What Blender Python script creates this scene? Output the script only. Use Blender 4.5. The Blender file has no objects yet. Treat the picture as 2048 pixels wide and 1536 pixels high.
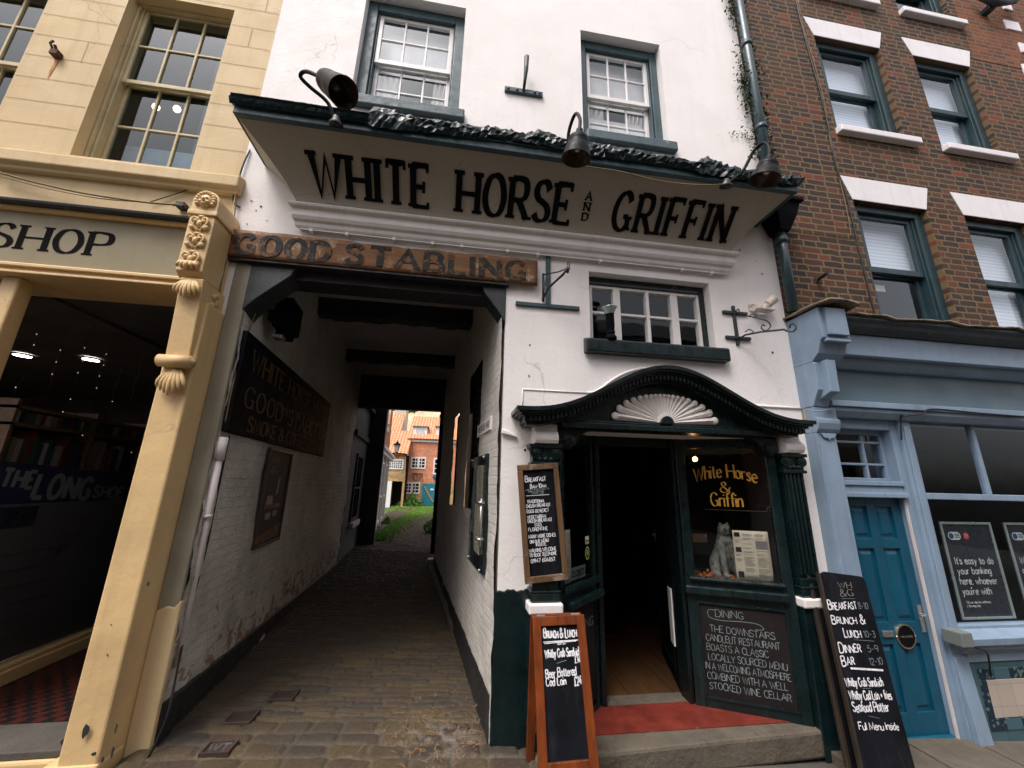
import bpy, bmesh, math, random
import numpy as np
from mathutils import Vector, Matrix
random.seed(7)
rng = np.random.default_rng(11)
SC = bpy.context.scene
COL = SC.collection
PI = math.pi

# ------------------------------------------------------------------ camera
CAM_POS = Vector((0.0, -3.0, 1.6))
FPX = 770.0                                        # focal length in pixels of a 2048 px wide frame
PITCH, ROLL, YAW = (math.radians(a) for a in (14.6, -1.35, -8.0))
def _rot():
    c, s = math.cos, math.sin
    yaw = Matrix(((c(YAW), -s(YAW), 0), (s(YAW), c(YAW), 0), (0, 0, 1)))
    pit = Matrix(((1, 0, 0), (0, c(PITCH), -s(PITCH)), (0, s(PITCH), c(PITCH))))
    rol = Matrix(((c(ROLL), 0, s(ROLL)), (0, 1, 0), (-s(ROLL), 0, c(ROLL))))
    return yaw @ pit @ rol
RM = _rot()                                        # columns: right, forward, up
cam = bpy.data.cameras.new('camera'); camo = bpy.data.objects.new('camera', cam); COL.objects.link(camo)
r_, f_, u_ = RM.col[0], RM.col[1], RM.col[2]
camo.matrix_world = Matrix(((r_[0], u_[0], -f_[0], CAM_POS[0]), (r_[1], u_[1], -f_[1], CAM_POS[1]), (r_[2], u_[2], -f_[2], CAM_POS[2]), (0, 0, 0, 1)))
cam.sensor_width = 36.0; cam.lens = 36.0 * FPX / 2048.0; cam.clip_start = 0.02; cam.clip_end = 400
SC.camera = camo

# ------------------------------------------------------------------ sky, sun, exposure
SUN_EL, SUN_AZ = math.radians(60), math.radians(222)      # azimuth clockwise from +Y; the sun stands behind the camera, a little to the left
w = bpy.data.worlds.new('World'); SC.world = w; w.use_nodes = True
nt = w.node_tree; nt.nodes.clear()
sky = nt.nodes.new('ShaderNodeTexSky'); sky.sky_type = 'NISHITA'; sky.sun_disc = False
sky.sun_elevation = SUN_EL; sky.sun_rotation = SUN_AZ
sky.air_density = 1.0; sky.dust_density = 4.0; sky.ozone_density = 1.0
hs = nt.nodes.new('ShaderNodeHueSaturation'); hs.inputs['Saturation'].default_value = 0.22
tint = nt.nodes.new('ShaderNodeMix'); tint.data_type = 'RGBA'; tint.blend_type = 'MULTIPLY'; tint.inputs['Factor'].default_value = 1
tint.inputs['B'].default_value = (1.05, 0.985, 0.985, 1)
bg = nt.nodes.new('ShaderNodeBackground'); bg.inputs['Strength'].default_value = 0.15
ow = nt.nodes.new('ShaderNodeOutputWorld')
nt.links.new(sky.outputs[0], hs.inputs['Color']); nt.links.new(hs.outputs[0], tint.inputs['A'])
nt.links.new(tint.outputs['Result'], bg.inputs['Color']); nt.links.new(bg.outputs[0], ow.inputs[0])
sl = bpy.data.lights.new('sun', 'SUN'); sl.energy = 1.5; sl.angle = math.radians(25); sl.color = (1.0, 0.95, 0.88)
so = bpy.data.objects.new('sun', sl); COL.objects.link(so)
sd = Vector((math.sin(SUN_AZ) * math.cos(SUN_EL), math.cos(SUN_AZ) * math.cos(SUN_EL), math.sin(SUN_EL)))
so.rotation_euler = (-sd).to_track_quat('-Z', 'Y').to_euler(); so.location = sd * 30
SC.view_settings.view_transform = 'Standard'; SC.view_settings.look = 'None'
SC.view_settings.exposure = 0.70; SC.view_settings.gamma = 1.0
SC.cycles.max_bounces = 8; SC.cycles.diffuse_bounces = 6; SC.cycles.glossy_bounces = 3; SC.cycles.transparent_max_bounces = 12
SC.cycles.use_denoising = True

# ------------------------------------------------------------------ geometry helpers
def ray(px, py):
    return RM @ Vector(((px - 1024) / FPX, 1.0, -(py - 768) / FPX))
def at(px, py, y=0.0):
    d = ray(px, py); return CAM_POS + d * ((y - CAM_POS.y) / d.y)
def gz(x, y):
    """height of the ground"""
    t = min(1, max(0, (y - 6) / 14)); t = t * t * (3 - 2 * t)
    s = -0.03 - 0.05 * max(-1.7, min(6, x)); s -= .13 * min(1, max(0, (-1.72 - x) / .25)) * (1 if y < .3 else 0)
    return s * (1 - t) + (-0.12) * t

class MB:
    def __init__(self): self.v = []; self.f = []
    def add(self, vs, fs):
        n = len(self.v); self.v += [tuple(a) for a in vs]; self.f += [tuple(i + n for i in f) for f in fs]; return self
    def box(self, x0, x1, y0, y1, z0, z1):
        return self.add([(x0,y0,z0),(x1,y0,z0),(x1,y1,z0),(x0,y1,z0),(x0,y0,z1),(x1,y0,z1),(x1,y1,z1),(x0,y1,z1)],
                        [(0,3,2,1),(4,5,6,7),(0,1,5,4),(1,2,6,5),(2,3,7,6),(3,0,4,7)])
    def obox(self, O, U, V, N, u0, u1, v0, v1, n0, n1):
        """box in a frame: O + u U + v V + n N"""
        O, U, V, N = map(Vector, (O, U, V, N)); P = []
        for n in (n0, n1):
            for v, u in ((v0, u0), (v0, u1), (v1, u1), (v1, u0)): P.append(O + U * u + V * v + N * n)
        return self.add(P, [(0,1,2,3),(4,7,6,5),(0,4,5,1),(1,5,6,2),(2,6,7,3),(3,7,4,0)])
    def quad(self, a, b, c, d): return self.add([a, b, c, d], [(0, 1, 2, 3)])
    def prism(self, poly, fn0, fn1):
        """poly: 2D points; fn0/fn1 map (a,b) to the two end faces"""
        n = len(poly); vs = [fn0(*p) for p in poly] + [fn1(*p) for p in poly]
        fs = [tuple(range(n))[::-1], tuple(range(n, 2 * n))] + [(i, (i + 1) % n, n + (i + 1) % n, n + i) for i in range(n)]
        return self.add(vs, fs)
    def prism_y(self, poly, y0, y1): return self.prism(poly, lambda a, b: (a, y0, b), lambda a, b: (a, y1, b))
    def prism_x(self, poly, x0, x1): return self.prism(poly, lambda a, b: (x0, a, b), lambda a, b: (x1, a, b))
    def prism_z(self, poly, z0, z1): return self.prism(poly, lambda a, b: (a, b, z0), lambda a, b: (a, b, z1))
    def tube(self, pts, r, n=8, cap=True):
        pts = [Vector(p) for p in pts]; m = len(pts); rs = r if isinstance(r, (list, tuple)) else [r] * m
        ref = None; vs = []
        for i, p in enumerate(pts):
            t = (pts[min(i + 1, m - 1)] - pts[max(i - 1, 0)]); t = t.normalized() if t.length > 1e-9 else Vector((0, 0, 1))
            if ref is None: ref = Vector((0, 0, 1)) if abs(t.z) < 0.9 else Vector((1, 0, 0))
            a = (ref - t * ref.dot(t)); a = a.normalized() if a.length > 1e-6 else t.orthogonal().normalized(); b = t.cross(a); ref = a
            for k in range(n):
                an = 2 * PI * k / n; vs.append(p + (a * math.cos(an) + b * math.sin(an)) * rs[i])
        fs = [(i * n + k, i * n + (k + 1) % n, (i + 1) * n + (k + 1) % n, (i + 1) * n + k) for i in range(m - 1) for k in range(n)]
        if cap: fs += [tuple(range(n))[::-1], tuple(range((m - 1) * n, m * n))]
        return self.add(vs, fs)
    def lathe(self, prof, O, axis, n=20, squash=None):
        """prof: (radius, height along axis)"""
        O = Vector(O); ax = Vector(axis).normalized(); a = ax.orthogonal().normalized(); b = ax.cross(a); vs = []
        for r, h in prof:
            for k in range(n):
                an = 2 * PI * k / n; vs.append(O + ax * h + (a * math.cos(an) + b * math.sin(an)) * r)
        m = len(prof)
        fs = [(i * n + k, i * n + (k + 1) % n, (i + 1) * n + (k + 1) % n, (i + 1) * n + k) for i in range(m - 1) for k in range(n)]
        return self.add(vs, fs)
    def ball(self, c, rx, ry=None, rz=None, n=12, m=8):
        ry = ry or rx; rz = rz or rx; vs = []; fs = []
        for i in range(m + 1):
            th = PI * i / m
            for k in range(n):
                ph = 2 * PI * k / n
                vs.append((c[0] + rx * math.sin(th) * math.cos(ph), c[1] + ry * math.sin(th) * math.sin(ph), c[2] + rz * math.cos(th)))
        fs = [(i * n + k, (i + 1) * n + k, (i + 1) * n + (k + 1) % n, i * n + (k + 1) % n) for i in range(m) for k in range(n)]
        return self.add(vs, fs)
    def grid(self, nu, nv, fn):
        """fn(i/nu, j/nv) -> point"""
        vs = [fn(i / nu, j / nv) for j in range(nv + 1) for i in range(nu + 1)]
        fs = [(j * (nu + 1) + i, j * (nu + 1) + i + 1, (j + 1) * (nu + 1) + i + 1, (j + 1) * (nu + 1) + i) for j in range(nv) for i in range(nu)]
        return self.add(vs, fs)
    def build(self, name, mat, parent=None, smooth=False, bevel=0, solid=0, recalc=True):
        me = bpy.data.meshes.new(name); me.from_pydata(self.v, [], self.f)
        if recalc:
            bm = bmesh.new(); bm.from_mesh(me); bmesh.ops.recalc_face_normals(bm, faces=bm.faces); bm.to_mesh(me); bm.free()
        o = bpy.data.objects.new(name, me); COL.objects.link(o)
        if mat: me.materials.append(mat)
        if smooth:
            for p in me.polygons: p.use_smooth = True
        if solid:
            md = o.modifiers.new('solid', 'SOLIDIFY'); md.thickness = solid; md.offset = 0
        if bevel:
            md = o.modifiers.new('bevel', 'BEVEL'); md.width = bevel; md.segments = 2; md.limit_method = 'ANGLE'; md.angle_limit = math.radians(40)
        if parent: adopt(o, parent)
        return o
def wpos(o):
    p = Vector(o.location)
    while o.parent:
        p = p + o.matrix_parent_inverse.translation; o = o.parent; p = p + Vector(o.location)
    return p
def adopt(o, parent):
    """parent without moving: every parent here is only ever translated"""
    o.parent = parent; o.matrix_parent_inverse = Matrix.Translation(-wpos(parent))
def tag(o, label, cat, group=None, kind=None):
    if label: o['label'] = label
    if cat: o['category'] = cat
    if group: o['group'] = group
    if kind: o['kind'] = kind
    return o
def thing(name, label, cat, loc=(0, 0, 0), group=None):
    o = bpy.data.objects.new(name, None); COL.objects.link(o); o.location = loc; o.empty_display_size = 0.1
    return tag(o, label, cat, group)
def struct(o): o['kind'] = 'structure'; return o
def spline(pts, n=6, closed=False):
    P = [np.array(p, float) for p in pts]; out = []
    m = len(P)
    for i in range(m if closed else m - 1):
        p1, p2 = P[i], P[(i + 1) % m]
        p0 = P[i - 1] if (i > 0 or closed) else 2 * p1 - p2
        p3 = P[(i + 2) % m] if (i + 2 < m or closed) else 2 * p2 - p1
        for k in range(n):
            t = k / n
            out.append(0.5 * ((2 * p1) + (-p0 + p2) * t + (2 * p0 - 5 * p1 + 4 * p2 - p3) * t * t + (-p0 + 3 * p1 - 3 * p2 + p3) * t ** 3))
    out.append(P[0] if closed else P[-1]); return out

# value noise on arrays
_perm = rng.random((256, 256))
def vnoise(x, y):
    xi = np.floor(x).astype(int); yi = np.floor(y).astype(int); fx = x - xi; fy = y - yi
    fx = fx * fx * (3 - 2 * fx); fy = fy * fy * (3 - 2 * fy)
    g = lambda a, b: _perm[a % 256, b % 256]
    return (g(xi, yi) * (1 - fx) + g(xi + 1, yi) * fx) * (1 - fy) + (g(xi, yi + 1) * (1 - fx) + g(xi + 1, yi + 1) * fx) * fy
def fbm(x, y, o=4):
    s = 0; a = 0.5
    for i in range(o): s = s + a * vnoise(x * 2 ** i + 17 * i, y * 2 ** i + 31 * i); a *= 0.5
    return s

# ------------------------------------------------------------------ materials
class NT:
    def __init__(self, name):
        self.m = bpy.data.materials.new(name); self.m.use_nodes = True; self.t = self.m.node_tree
        self.b = self.t.nodes['Principled BSDF']; self.out = self.t.nodes['Material Output']
        self._co = None
    def n(self, typ, **kw):
        nd = self.t.nodes.new(typ)
        for k, v in kw.items(): setattr(nd, k, v)
        return nd
    def l(self, a, b): self.t.links.new(a, b)
    def co(self):
        if not self._co: self._co = self.n('ShaderNodeTexCoord').outputs['Object']
        return self._co
    def mapping(self, scale=(1, 1, 1), src=None, rot=(0, 0, 0)):
        m = self.n('ShaderNodeMapping'); m.inputs['Scale'].default_value = scale; m.inputs['Rotation'].default_value = rot
        self.l(src or self.co(), m.inputs['Vector']); return m.outputs[0]
    def noise(self, scale, detail=4, rough=0.55, src=None, dist=0):
        n = self.n('ShaderNodeTexNoise'); n.inputs['Scale'].default_value = scale; n.inputs['Detail'].default_value = detail
        n.inputs['Roughness'].default_value = rough; n.inputs['Distortion'].default_value = dist
        self.l(src or self.co(), n.inputs['Vector']); return n.outputs['Fac']
    def ramp(self, fac, stops, interp='LINEAR'):
        r = self.n('ShaderNodeValToRGB'); r.color_ramp.interpolation = interp; cr = r.color_ramp
        while len(cr.elements) < len(stops): cr.elements.new(0.5)
        for e, (p, c) in zip(cr.elements, stops):
            e.position = p; e.color = (c, c, c, 1) if isinstance(c, (int, float)) else (*c, 1)
        self.l(fac, r.inputs[0]); return r.outputs[0]
    def mix(self, fac, a, b, mode='MIX'):
        m = self.n('ShaderNodeMix', data_type='RGBA', blend_type=mode)
        for s, v in (('Factor', fac), ('A', a), ('B', b)):
            i = m.inputs[s] if s != 'Factor' else m.inputs[0]
            if s != 'Factor': i = [q for q in m.inputs if q.name == s and q.type == 'RGBA'][0]
            if isinstance(v, (int, float)): i.default_value = v if s == 'Factor' else (v, v, v, 1)
            elif isinstance(v, tuple): i.default_value = (*v, 1) if len(v) == 3 else v
            else: self.l(v, i)
        return [q for q in m.outputs if q.type == 'RGBA'][0]
    def math(self, op, a, b=0.0):
        m = self.n('ShaderNodeMath', operation=op)
        for i, v in ((0, a), (1, b)):
            if isinstance(v, (int, float)): m.inputs[i].default_value = v
            else: self.l(v, m.inputs[i])
        return m.outputs[0]
    def color(self, c):
        if isinstance(c, tuple): self.b.inputs['Base Color'].default_value = (*c, 1)
        else: self.l(c, self.b.inputs['Base Color'])
    def rough(self, r):
        if isinstance(r, (int, float)): self.b.inputs['Roughness'].default_value = r
        else: self.l(r, self.b.inputs['Roughness'])
    def bump(self, h, strength=0.3, dist=0.01):
        b = self.n('ShaderNodeBump'); b.inputs['Strength'].default_value = strength; b.inputs['Distance'].default_value = dist
        self.l(h, b.inputs['Height']); self.l(b.outputs[0], self.b.inputs['Normal'])
    def sep(self, src=None):
        s = self.n('ShaderNodeSeparateXYZ'); self.l(src or self.co(), s.inputs[0]); return s.outputs
    def comb(self, x, y, z=0.0):
        c = self.n('ShaderNodeCombineXYZ')
        for i, v in enumerate((x, y, z)):
            if isinstance(v, (int, float)): c.inputs[i].default_value = v
            else: self.l(v, c.inputs[i])
        return c.outputs[0]

def paint(name, col, rough=0.5, var=0.18, scale=4, bump=0.15, bscale=60, metal=0.0, chips=None, chip_amt=0.6, chip_scale=9, bdist=0.004, stretch=(1, 1, 1), spec=0.5, streak=None):
    """painted / plain surface with tone variation, fine relief and optional chips that show another colour"""
    t = NT(name); src = t.mapping(stretch)
    f = t.noise(scale, 5, 0.6, src)
    lo = tuple(max(0, c * (1 - var)) for c in col); hi = tuple(min(1, c * (1 + var)) for c in col)
    c = t.ramp(f, [(0.3, lo), (0.7, hi)])
    if streak:                                     # rain-washed dirt: narrow in x and y, long in z
        s = t.noise(1.0, 4, 0.6, t.mapping((14, 14, 0.7)))
        c = t.mix(t.ramp(s, [(0.52, 0.0), (0.8, streak[1])]), c, streak[0])
    if chips:
        k = t.noise(chip_scale, 6, 0.7, dist=0.4)
        c = t.mix(t.ramp(k, [(chip_amt, 0.0), (chip_amt + 0.03, 1.0)]), c, chips)
    t.color(c); t.b.inputs['Metallic'].default_value = metal
    t.b.inputs['Specular IOR Level'].default_value = spec
    t.rough(t.ramp(t.noise(scale * 3, 3), [(0.3, max(0.02, rough - 0.1)), (0.7, min(1, rough + 0.1))]))
    if bump: t.bump(t.noise(bscale, 5, 0.6), bump, bdist)
    return t.m

def brick_mat(name, tones, mortar, axis='x', bw=0.225, bh=0.072, ms=0.011, bump=0.6, wobble=0.012, soot=0.0, paint_over=None, low=None, bdist=.008):
    t = NT(name); x, y, z = t.sep(); u = x if axis == 'x' else y
    n1 = t.math('SUBTRACT', t.noise(7, 3), 0.5); n2 = t.math('SUBTRACT', t.noise(9, 3, src=t.mapping((1.3, 0.9, 1.1))), 0.5)
    u2 = t.math('ADD', u, t.math('MULTIPLY', n1, wobble * 2)); z2 = t.math('ADD', z, t.math('MULTIPLY', n2, wobble))
    b = t.n('ShaderNodeTexBrick'); b.offset = 0.5; b.squash = 0.62; b.squash_frequency = 2
    b.inputs['Color1'].default_value = (0, 0, 0, 1); b.inputs['Color2'].default_value = (1, 1, 1, 1); b.inputs['Mortar'].default_value = (0.5, 0.5, 0.5, 1)
    b.inputs['Scale'].default_value = 1; b.inputs['Mortar Size'].default_value = ms; b.inputs['Mortar Smooth'].default_value = 0.25
    b.inputs['Brick Width'].default_value = bw; b.inputs['Row Height'].default_value = bh
    t.l(t.comb(u2, z2), b.inputs['Vector'])
    fine = t.noise(45, 4, 0.65)
    tone = t.math('ADD', b.outputs['Color'], t.math('MULTIPLY', t.math('SUBTRACT', fine, 0.5), 0.35))
    if paint_over:
        c = t.ramp(t.noise(2.2, 5, 0.6), [(0.3, paint_over[0]), (0.7, paint_over[1])])
        spots = t.noise(11 if not low else 6, 6, 0.75)
        if low:                                        # limewash rubbed off near the ground; grime in broad patches
            spots = t.math('ADD', spots, t.ramp(z, [(low * .3, .17), (low, 0.0)]))
            c = t.mix(t.ramp(t.noise(1.7, 5, .65, t.mapping((1, 1, .5))), [(.5, 0.0), (.72, .55)]), c, (.26, .235, .19))
        c = t.mix(t.ramp(spots, [(0.66, 0.0), (0.70, 0.8)]), c, paint_over[2])
    else:
        c = t.ramp(tone, [(i / (len(tones) - 1), q) for i, q in enumerate(tones)])
        c = t.mix(t.ramp(t.noise(1.3, 4, .6, t.mapping((1, 1, 1.6))), [(.42, 0.0), (.62, .38)]), c, tuple(k * .45 for k in mortar))     # smeared mortar and weathering in patches
        c = t.mix(b.outputs['Fac'], c, t.ramp(fine, [(0.3, tuple(k * 0.8 for k in mortar)), (0.7, tuple(k * 1.15 for k in mortar))]))
        if soot:
            c = t.mix(t.ramp(t.noise(0.9, 4, 0.6), [(0.45, 0.0), (0.8, soot)]), c, (0.02, 0.016, 0.014))
    t.color(c); t.rough(0.85)
    h = t.math('ADD', t.math('MULTIPLY', b.outputs['Fac'], -1.0), t.math('MULTIPLY', t.noise(38, 5, 0.7), 0.55))
    if paint_over: h = t.math('ADD', h, t.math('MULTIPLY', t.noise(8, 3), 1.5))
    t.bump(h, bump, bdist); return t.m

def wood_mat(name, dark, light, axis='z', rough=0.5, scale=1.0, bump=0.25, worn=None):
    t = NT(name); s = {'x': (1.2, 22, 22), 'y': (22, 1.2, 22), 'z': (22, 22, 1.2)}[axis]
    src = t.mapping(tuple(k * scale for k in s))
    f = t.noise(1.0, 6, 0.65, src, dist=0.6)
    c = t.ramp(f, [(0.25, dark), (0.5, tuple((a + b) / 2 for a, b in zip(dark, light))), (0.75, light)])
    if worn: c = t.mix(t.ramp(t.noise(6, 6, 0.75), [(0.56, 0.0), (0.64, 1.0)]), c, worn)
    t.color(c); t.rough(rough); t.bump(f, bump, 0.003); return t.m

def glass_mat(name, tint=(0.9, 0.94, 0.95), refl=1.0, dirty=0.0):
    t = NT(name); t.t.nodes.remove(t.b)
    tr = t.n('ShaderNodeBsdfTransparent'); tr.inputs[0].default_value = (*tint, 1)
    gl = t.n('ShaderNodeBsdfGlossy'); gl.inputs['Color'].default_value = (.88, .96, 1, 1); gl.inputs['Roughness'].default_value = 0.012
    b = t.n('ShaderNodeBump'); b.inputs['Strength'].default_value = 0.06; b.inputs['Distance'].default_value = 0.02
    t.l(t.noise(3.0, 2), b.inputs['Height']); t.l(b.outputs[0], gl.inputs['Normal'])
    ge = t.n('ShaderNodeNewGeometry'); dt = t.n('ShaderNodeVectorMath', operation='DOT_PRODUCT'); t.l(ge.outputs['Incoming'], dt.inputs[0]); t.l(ge.outputs['Normal'], dt.inputs[1])
    k = t.math('SUBTRACT', 1.0, t.math('ABSOLUTE', dt.outputs['Value']))                # Schlick, the same from both sides
    f = t.math('MINIMUM', t.math('MULTIPLY', t.math('ADD', .045, t.math('MULTIPLY', t.math('POWER', k, 5.0), .955)), refl), 1.0)
    mx = t.n('ShaderNodeMixShader'); t.l(f, mx.inputs[0]); t.l(tr.outputs[0], mx.inputs[1]); t.l(gl.outputs[0], mx.inputs[2])
    t.l(mx.outputs[0], t.out.inputs[0]); return t.m
def emit_mat(name, col, strength):
    t = NT(name); t.b.inputs['Emission Color'].default_value = (*col, 1); t.b.inputs['Emission Strength'].default_value = strength
    t.color(col); return t.m
# ------------------------------------------------------------------ the palette
M = {}
M['white'] = paint('white_wall_paint', (.86, .83, .82), .75, .04, 1.6, .5, 26, chips=(.30, .26, .22), chip_amt=.735, chip_scale=7, bdist=.006, streak=((.60, .56, .53), .18))
def _cracked(m, col, scale=.9, wid=.0042, pc=(.77, .735, .715)):
    t = NT.__new__(NT); t.m = m; t.t = m.node_tree; t.b = t.t.nodes['Principled BSDF']; t.out = t.t.nodes['Material Output']; t._co = None
    old = t.b.inputs['Base Color'].links[0].from_socket
    nz = t.n('ShaderNodeTexNoise'); nz.inputs['Scale'].default_value = 3.0; nz.inputs['Detail'].default_value = 6; t.l(t.co(), nz.inputs['Vector'])
    ad = t.n('ShaderNodeVectorMath', operation='ADD'); sc = t.n('ShaderNodeVectorMath', operation='SCALE'); sc.inputs['Scale'].default_value = .35
    t.l(nz.outputs['Color'], sc.inputs[0]); t.l(t.co(), ad.inputs[0]); t.l(sc.outputs[0], ad.inputs[1])
    v = t.n('ShaderNodeTexVoronoi', feature='DISTANCE_TO_EDGE'); v.inputs['Scale'].default_value = scale; t.l(ad.outputs[0], v.inputs['Vector'])
    k = t.math('MULTIPLY', t.ramp(v.outputs['Distance'], [(wid * .3, 1.0), (wid, 0.0)]), t.ramp(t.noise(1.1, 3), [(.52, 0.0), (.60, 1.0)]))
    p = t.mix(t.ramp(t.noise(.55, 5, .65), [(.50, 0.0), (.56, .30)]), old, pc)
    t.l(t.mix(t.math('MULTIPLY', k, .5), p, col), t.b.inputs['Base Color'])
_cracked(M['white'], (.30, .26, .23))
M['white_trim'] = paint('white_gloss_paint', (.78, .76, .75), .4, .06, 3, .12, 40, streak=((.4, .36, .3), .3))
M['console_white'] = paint('worn_white_paint', (.84, .80, .78), .45, .06, 5, .2, 40, chips=(.12, .10, .07), chip_amt=.70)
M['cove'] = paint('cove_paint', (.40, .36, .295), .7, .10, 2.2, .45, 55, bdist=.004, chips=(.22, .18, .13), chip_amt=.72, chip_scale=5, streak=((.30, .27, .21), .4))
M['cream'] = paint('cream_render', (.64, .495, .285), .75, .07, 1.4, .45, 30, bdist=.005, streak=((.45, .30, .15), .4), chips=(.35, .24, .13), chip_amt=.74)
M['cream_gloss'] = paint('cream_gloss_paint', (.67, .475, .235), .5, .12, 2.2, .6, 7, bdist=.010, streak=((.42, .29, .14), .45), chips=(.07, .065, .06), chip_amt=.715, chip_scale=4)
M['cream_wood'] = paint('cream_window_paint', (.50, .42, .25), .55, .15, 6, .2, 40, chips=(.25, .18, .1), chip_amt=.70, chip_scale=14)
_cracked(M['cream'], (.30, .20, .11), 1.3, .006, (.57, .42, .23)); _cracked(M['cream_gloss'], (.36, .25, .12), 2.2, .008, (.58, .40, .185)); _cracked(M['cove'], (.2, .17, .13), 1.2, .006, (.36, .32, .26))
M['olive'] = paint('olive_sign_paint', (.24, .205, .115), .5, .10, 2, .12, 60, streak=((.18, .14, .07), .5))
M['black'] = paint('black_paint', (.006, .006, .008), .7, .3, 4, .1, 50, spec=.05)
M['letter_black'] = paint('black_letter_paint', (.009, .008, .010), .8, .3, 6, .15, 60, spec=.03)
M['teal_dark'] = paint('dark_green_gloss_paint', (.0035, .0125, .014), .3, .35, 4, .12, 30, chips=(.16, .10, .05), chip_amt=.745, chip_scale=8, streak=((.03, .045, .045), .5))
M['canopy'] = paint('black_green_gloss_paint', (.0035, .008, .0095), .32, .35, 4, .12, 30)
M['teal_frame'] = paint('weathered_teal_paint', (.028, .066, .08), .5, .2, 5, .3, 40, chips=(.22, .24, .22), chip_amt=.69, chip_scale=13, streak=((.12, .16, .17), .5))
M['teal_sill'] = paint('weathered_grey_teal_sill_paint', (.06, .095, .112), .6, .25, 7, .5, 40, bdist=.006, chips=(.26, .28, .28), chip_amt=.64, chip_scale=12)
M['lead'] = paint('wet_painted_lead', (.006, .019, .024), .30, .5, 7, .5, 22, spec=.35, bdist=.012, chips=(.05, .065, .07), chip_amt=.71, chip_scale=10)
M['iron'] = paint('dark_iron', (.022, .028, .032), .45, .4, 12, .4, 60, chips=(.14, .06, .03), chip_amt=.71, chip_scale=16)
M['lamp_iron'] = paint('dark_blue_iron', (.006, .007, .010), .5, .3, 8, .1, 60, spec=.14)
M['rust'] = paint('rusty_inner_shade', (.07, .03, .017), .8, .7, 9, .5, 40, chips=(.13, .12, .11), chip_amt=.52, chip_scale=7)
M['pipe'] = paint('teal_drainpipe_paint', (.030, .062, .075), .35, .2, 6, .15, 40)
M['stable_wood'] = wood_mat('old_sign_wood', (.075, .033, .012), (.27, .125, .045), 'x', .75, 1.0, .8, worn=(.36, .27, .18))
M['board_wood'] = wood_mat('weathered_frame_wood', (.055, .03, .014), (.19, .098, .042), 'z', .65, 1.2, .4, worn=(.24, .19, .15))
M['aboard_wood'] = wood_mat('red_brown_varnished_wood', (.07, .016, .005), (.25, .058, .013), 'z', .35, .7, .25)
M['chalk_black'] = paint('chalkboard_paint', (.008, .009, .012), .7, .5, 3, .04, 80, spec=.06, streak=((.03, .032, .036), .6))
M['dusty_chalkboard'] = paint('dusty_chalkboard_paint', (.019, .016, .016), .7, .35, 2, .05, 80, spec=.08)
M['chalk'] = paint('white_chalk_pen', (.68, .68, .72), .8, .28, 34, 0)
M['chalk_dim'] = paint('faint_chalk', (.20, .24, .25), .9, .35, 40, 0)
M['chalk_faded'] = paint('half_rubbed_chalk', (.13, .16, .18), .9, .3, 40, 0)
M['faded_letters'] = paint('faded_black_letters', (.014, .015, .015), .8, .4, 16, .2, 60, chips=(.15, .07, .025), chip_amt=.535, chip_scale=20)
M['gold'] = paint('gold_leaf', (.85, .46, .09), .33, .12, 10, .05, 60, metal=.55)
M['old_gold'] = paint('dull_gold_paint', (.07, .042, .009), .75, .4, 10, .05, 60)
M['glass'] = glass_mat('window_glass', (.95, .97, .97))
M['sky_glass'] = glass_mat('old_window_glass', (.94, .97, 1.0), 2.1)
M['cream_glass'] = glass_mat('blue_grey_window_glass', (.50, .62, .68), 1.25)
M['dark_glass'] = glass_mat('shop_glass', (.86, .87, .88), 1.0)
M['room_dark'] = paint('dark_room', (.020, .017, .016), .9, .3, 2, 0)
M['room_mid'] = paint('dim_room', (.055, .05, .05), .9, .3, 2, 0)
M['blind'] = None
M['curtain'] = paint('net_curtain', (.84, .82, .80), .9, .06, 5, 0)
M['red_floor'] = paint('red_painted_threshold', (.15, .022, .013), .55, .35, 5, .25, 45, chips=(.15, .11, .08), chip_amt=.655, chip_scale=11)
M['stone'] = paint('worn_sandstone', (.105, .088, .066), .85, .25, 5, .8, 24, bdist=.012, chips=(.085, .07, .05), chip_amt=.60, chip_scale=6)
M['dark_stone'] = paint('grey_stone', (.075, .068, .058), .85, .25, 3, .6, 24, bdist=.01)
M['plank'] = wood_mat('worn_floor_boards', (.022, .012, .006), (.115, .052, .018), 'y', .5, .5, .3)
M['paper'] = paint('menu_paper', (.78, .69, .52), .7, .04, 4, 0)
M['ink'] = paint('grey_print', (.24, .23, .21), .7, .1, 20, 0)
M['print_dark'] = paint('dark_print', (.022, .022, .026), .7, .1, 20, 0)
M['plaster_pale'] = paint('grey_statue_stone', (.21, .22, .185), .7, .5, 22, .9, 40, bdist=.008, chips=(.05, .055, .05), chip_amt=.58, chip_scale=28)
M['grey_pier'] = paint('pier_grey_paint', (.25, .23, .17), .75, .16, 3, .4, 30, streak=((.16, .14, .10), .6), chips=(.16, .13, .09), chip_amt=.70, chip_scale=11)  # pier coat, darker and greyer than the white wall
M['passage'] = brick_mat('limewashed_brick', None, None, 'y', paint_over=((.52, .50, .46), (.66, .63, .58), (.22, .085, .05)), bump=1.0, wobble=.02)
M['passage_left'] = brick_mat('limewashed_rough_brick', None, None, 'y', paint_over=((.50, .475, .42), (.66, .63, .57), (.26, .085, .045)), bump=1.0, wobble=.03, low=.8, bdist=.022)
M['passage_plaster'] = paint('limewashed_rubble', (.55, .525, .47), .85, .18, 2.4, 1.0, 11, bdist=.05, chips=(.22, .085, .05), chip_amt=.69, chip_scale=4.5, streak=((.27, .245, .20), .6))
M['soffit'] = paint('grimy_passage_ceiling', (.40, .37, .37), .9, .2, 2, .3, 14, bdist=.01)
M['beam'] = paint('black_beam', (.016, .015, .02), .6, .4, 6, .3, 30)
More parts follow.
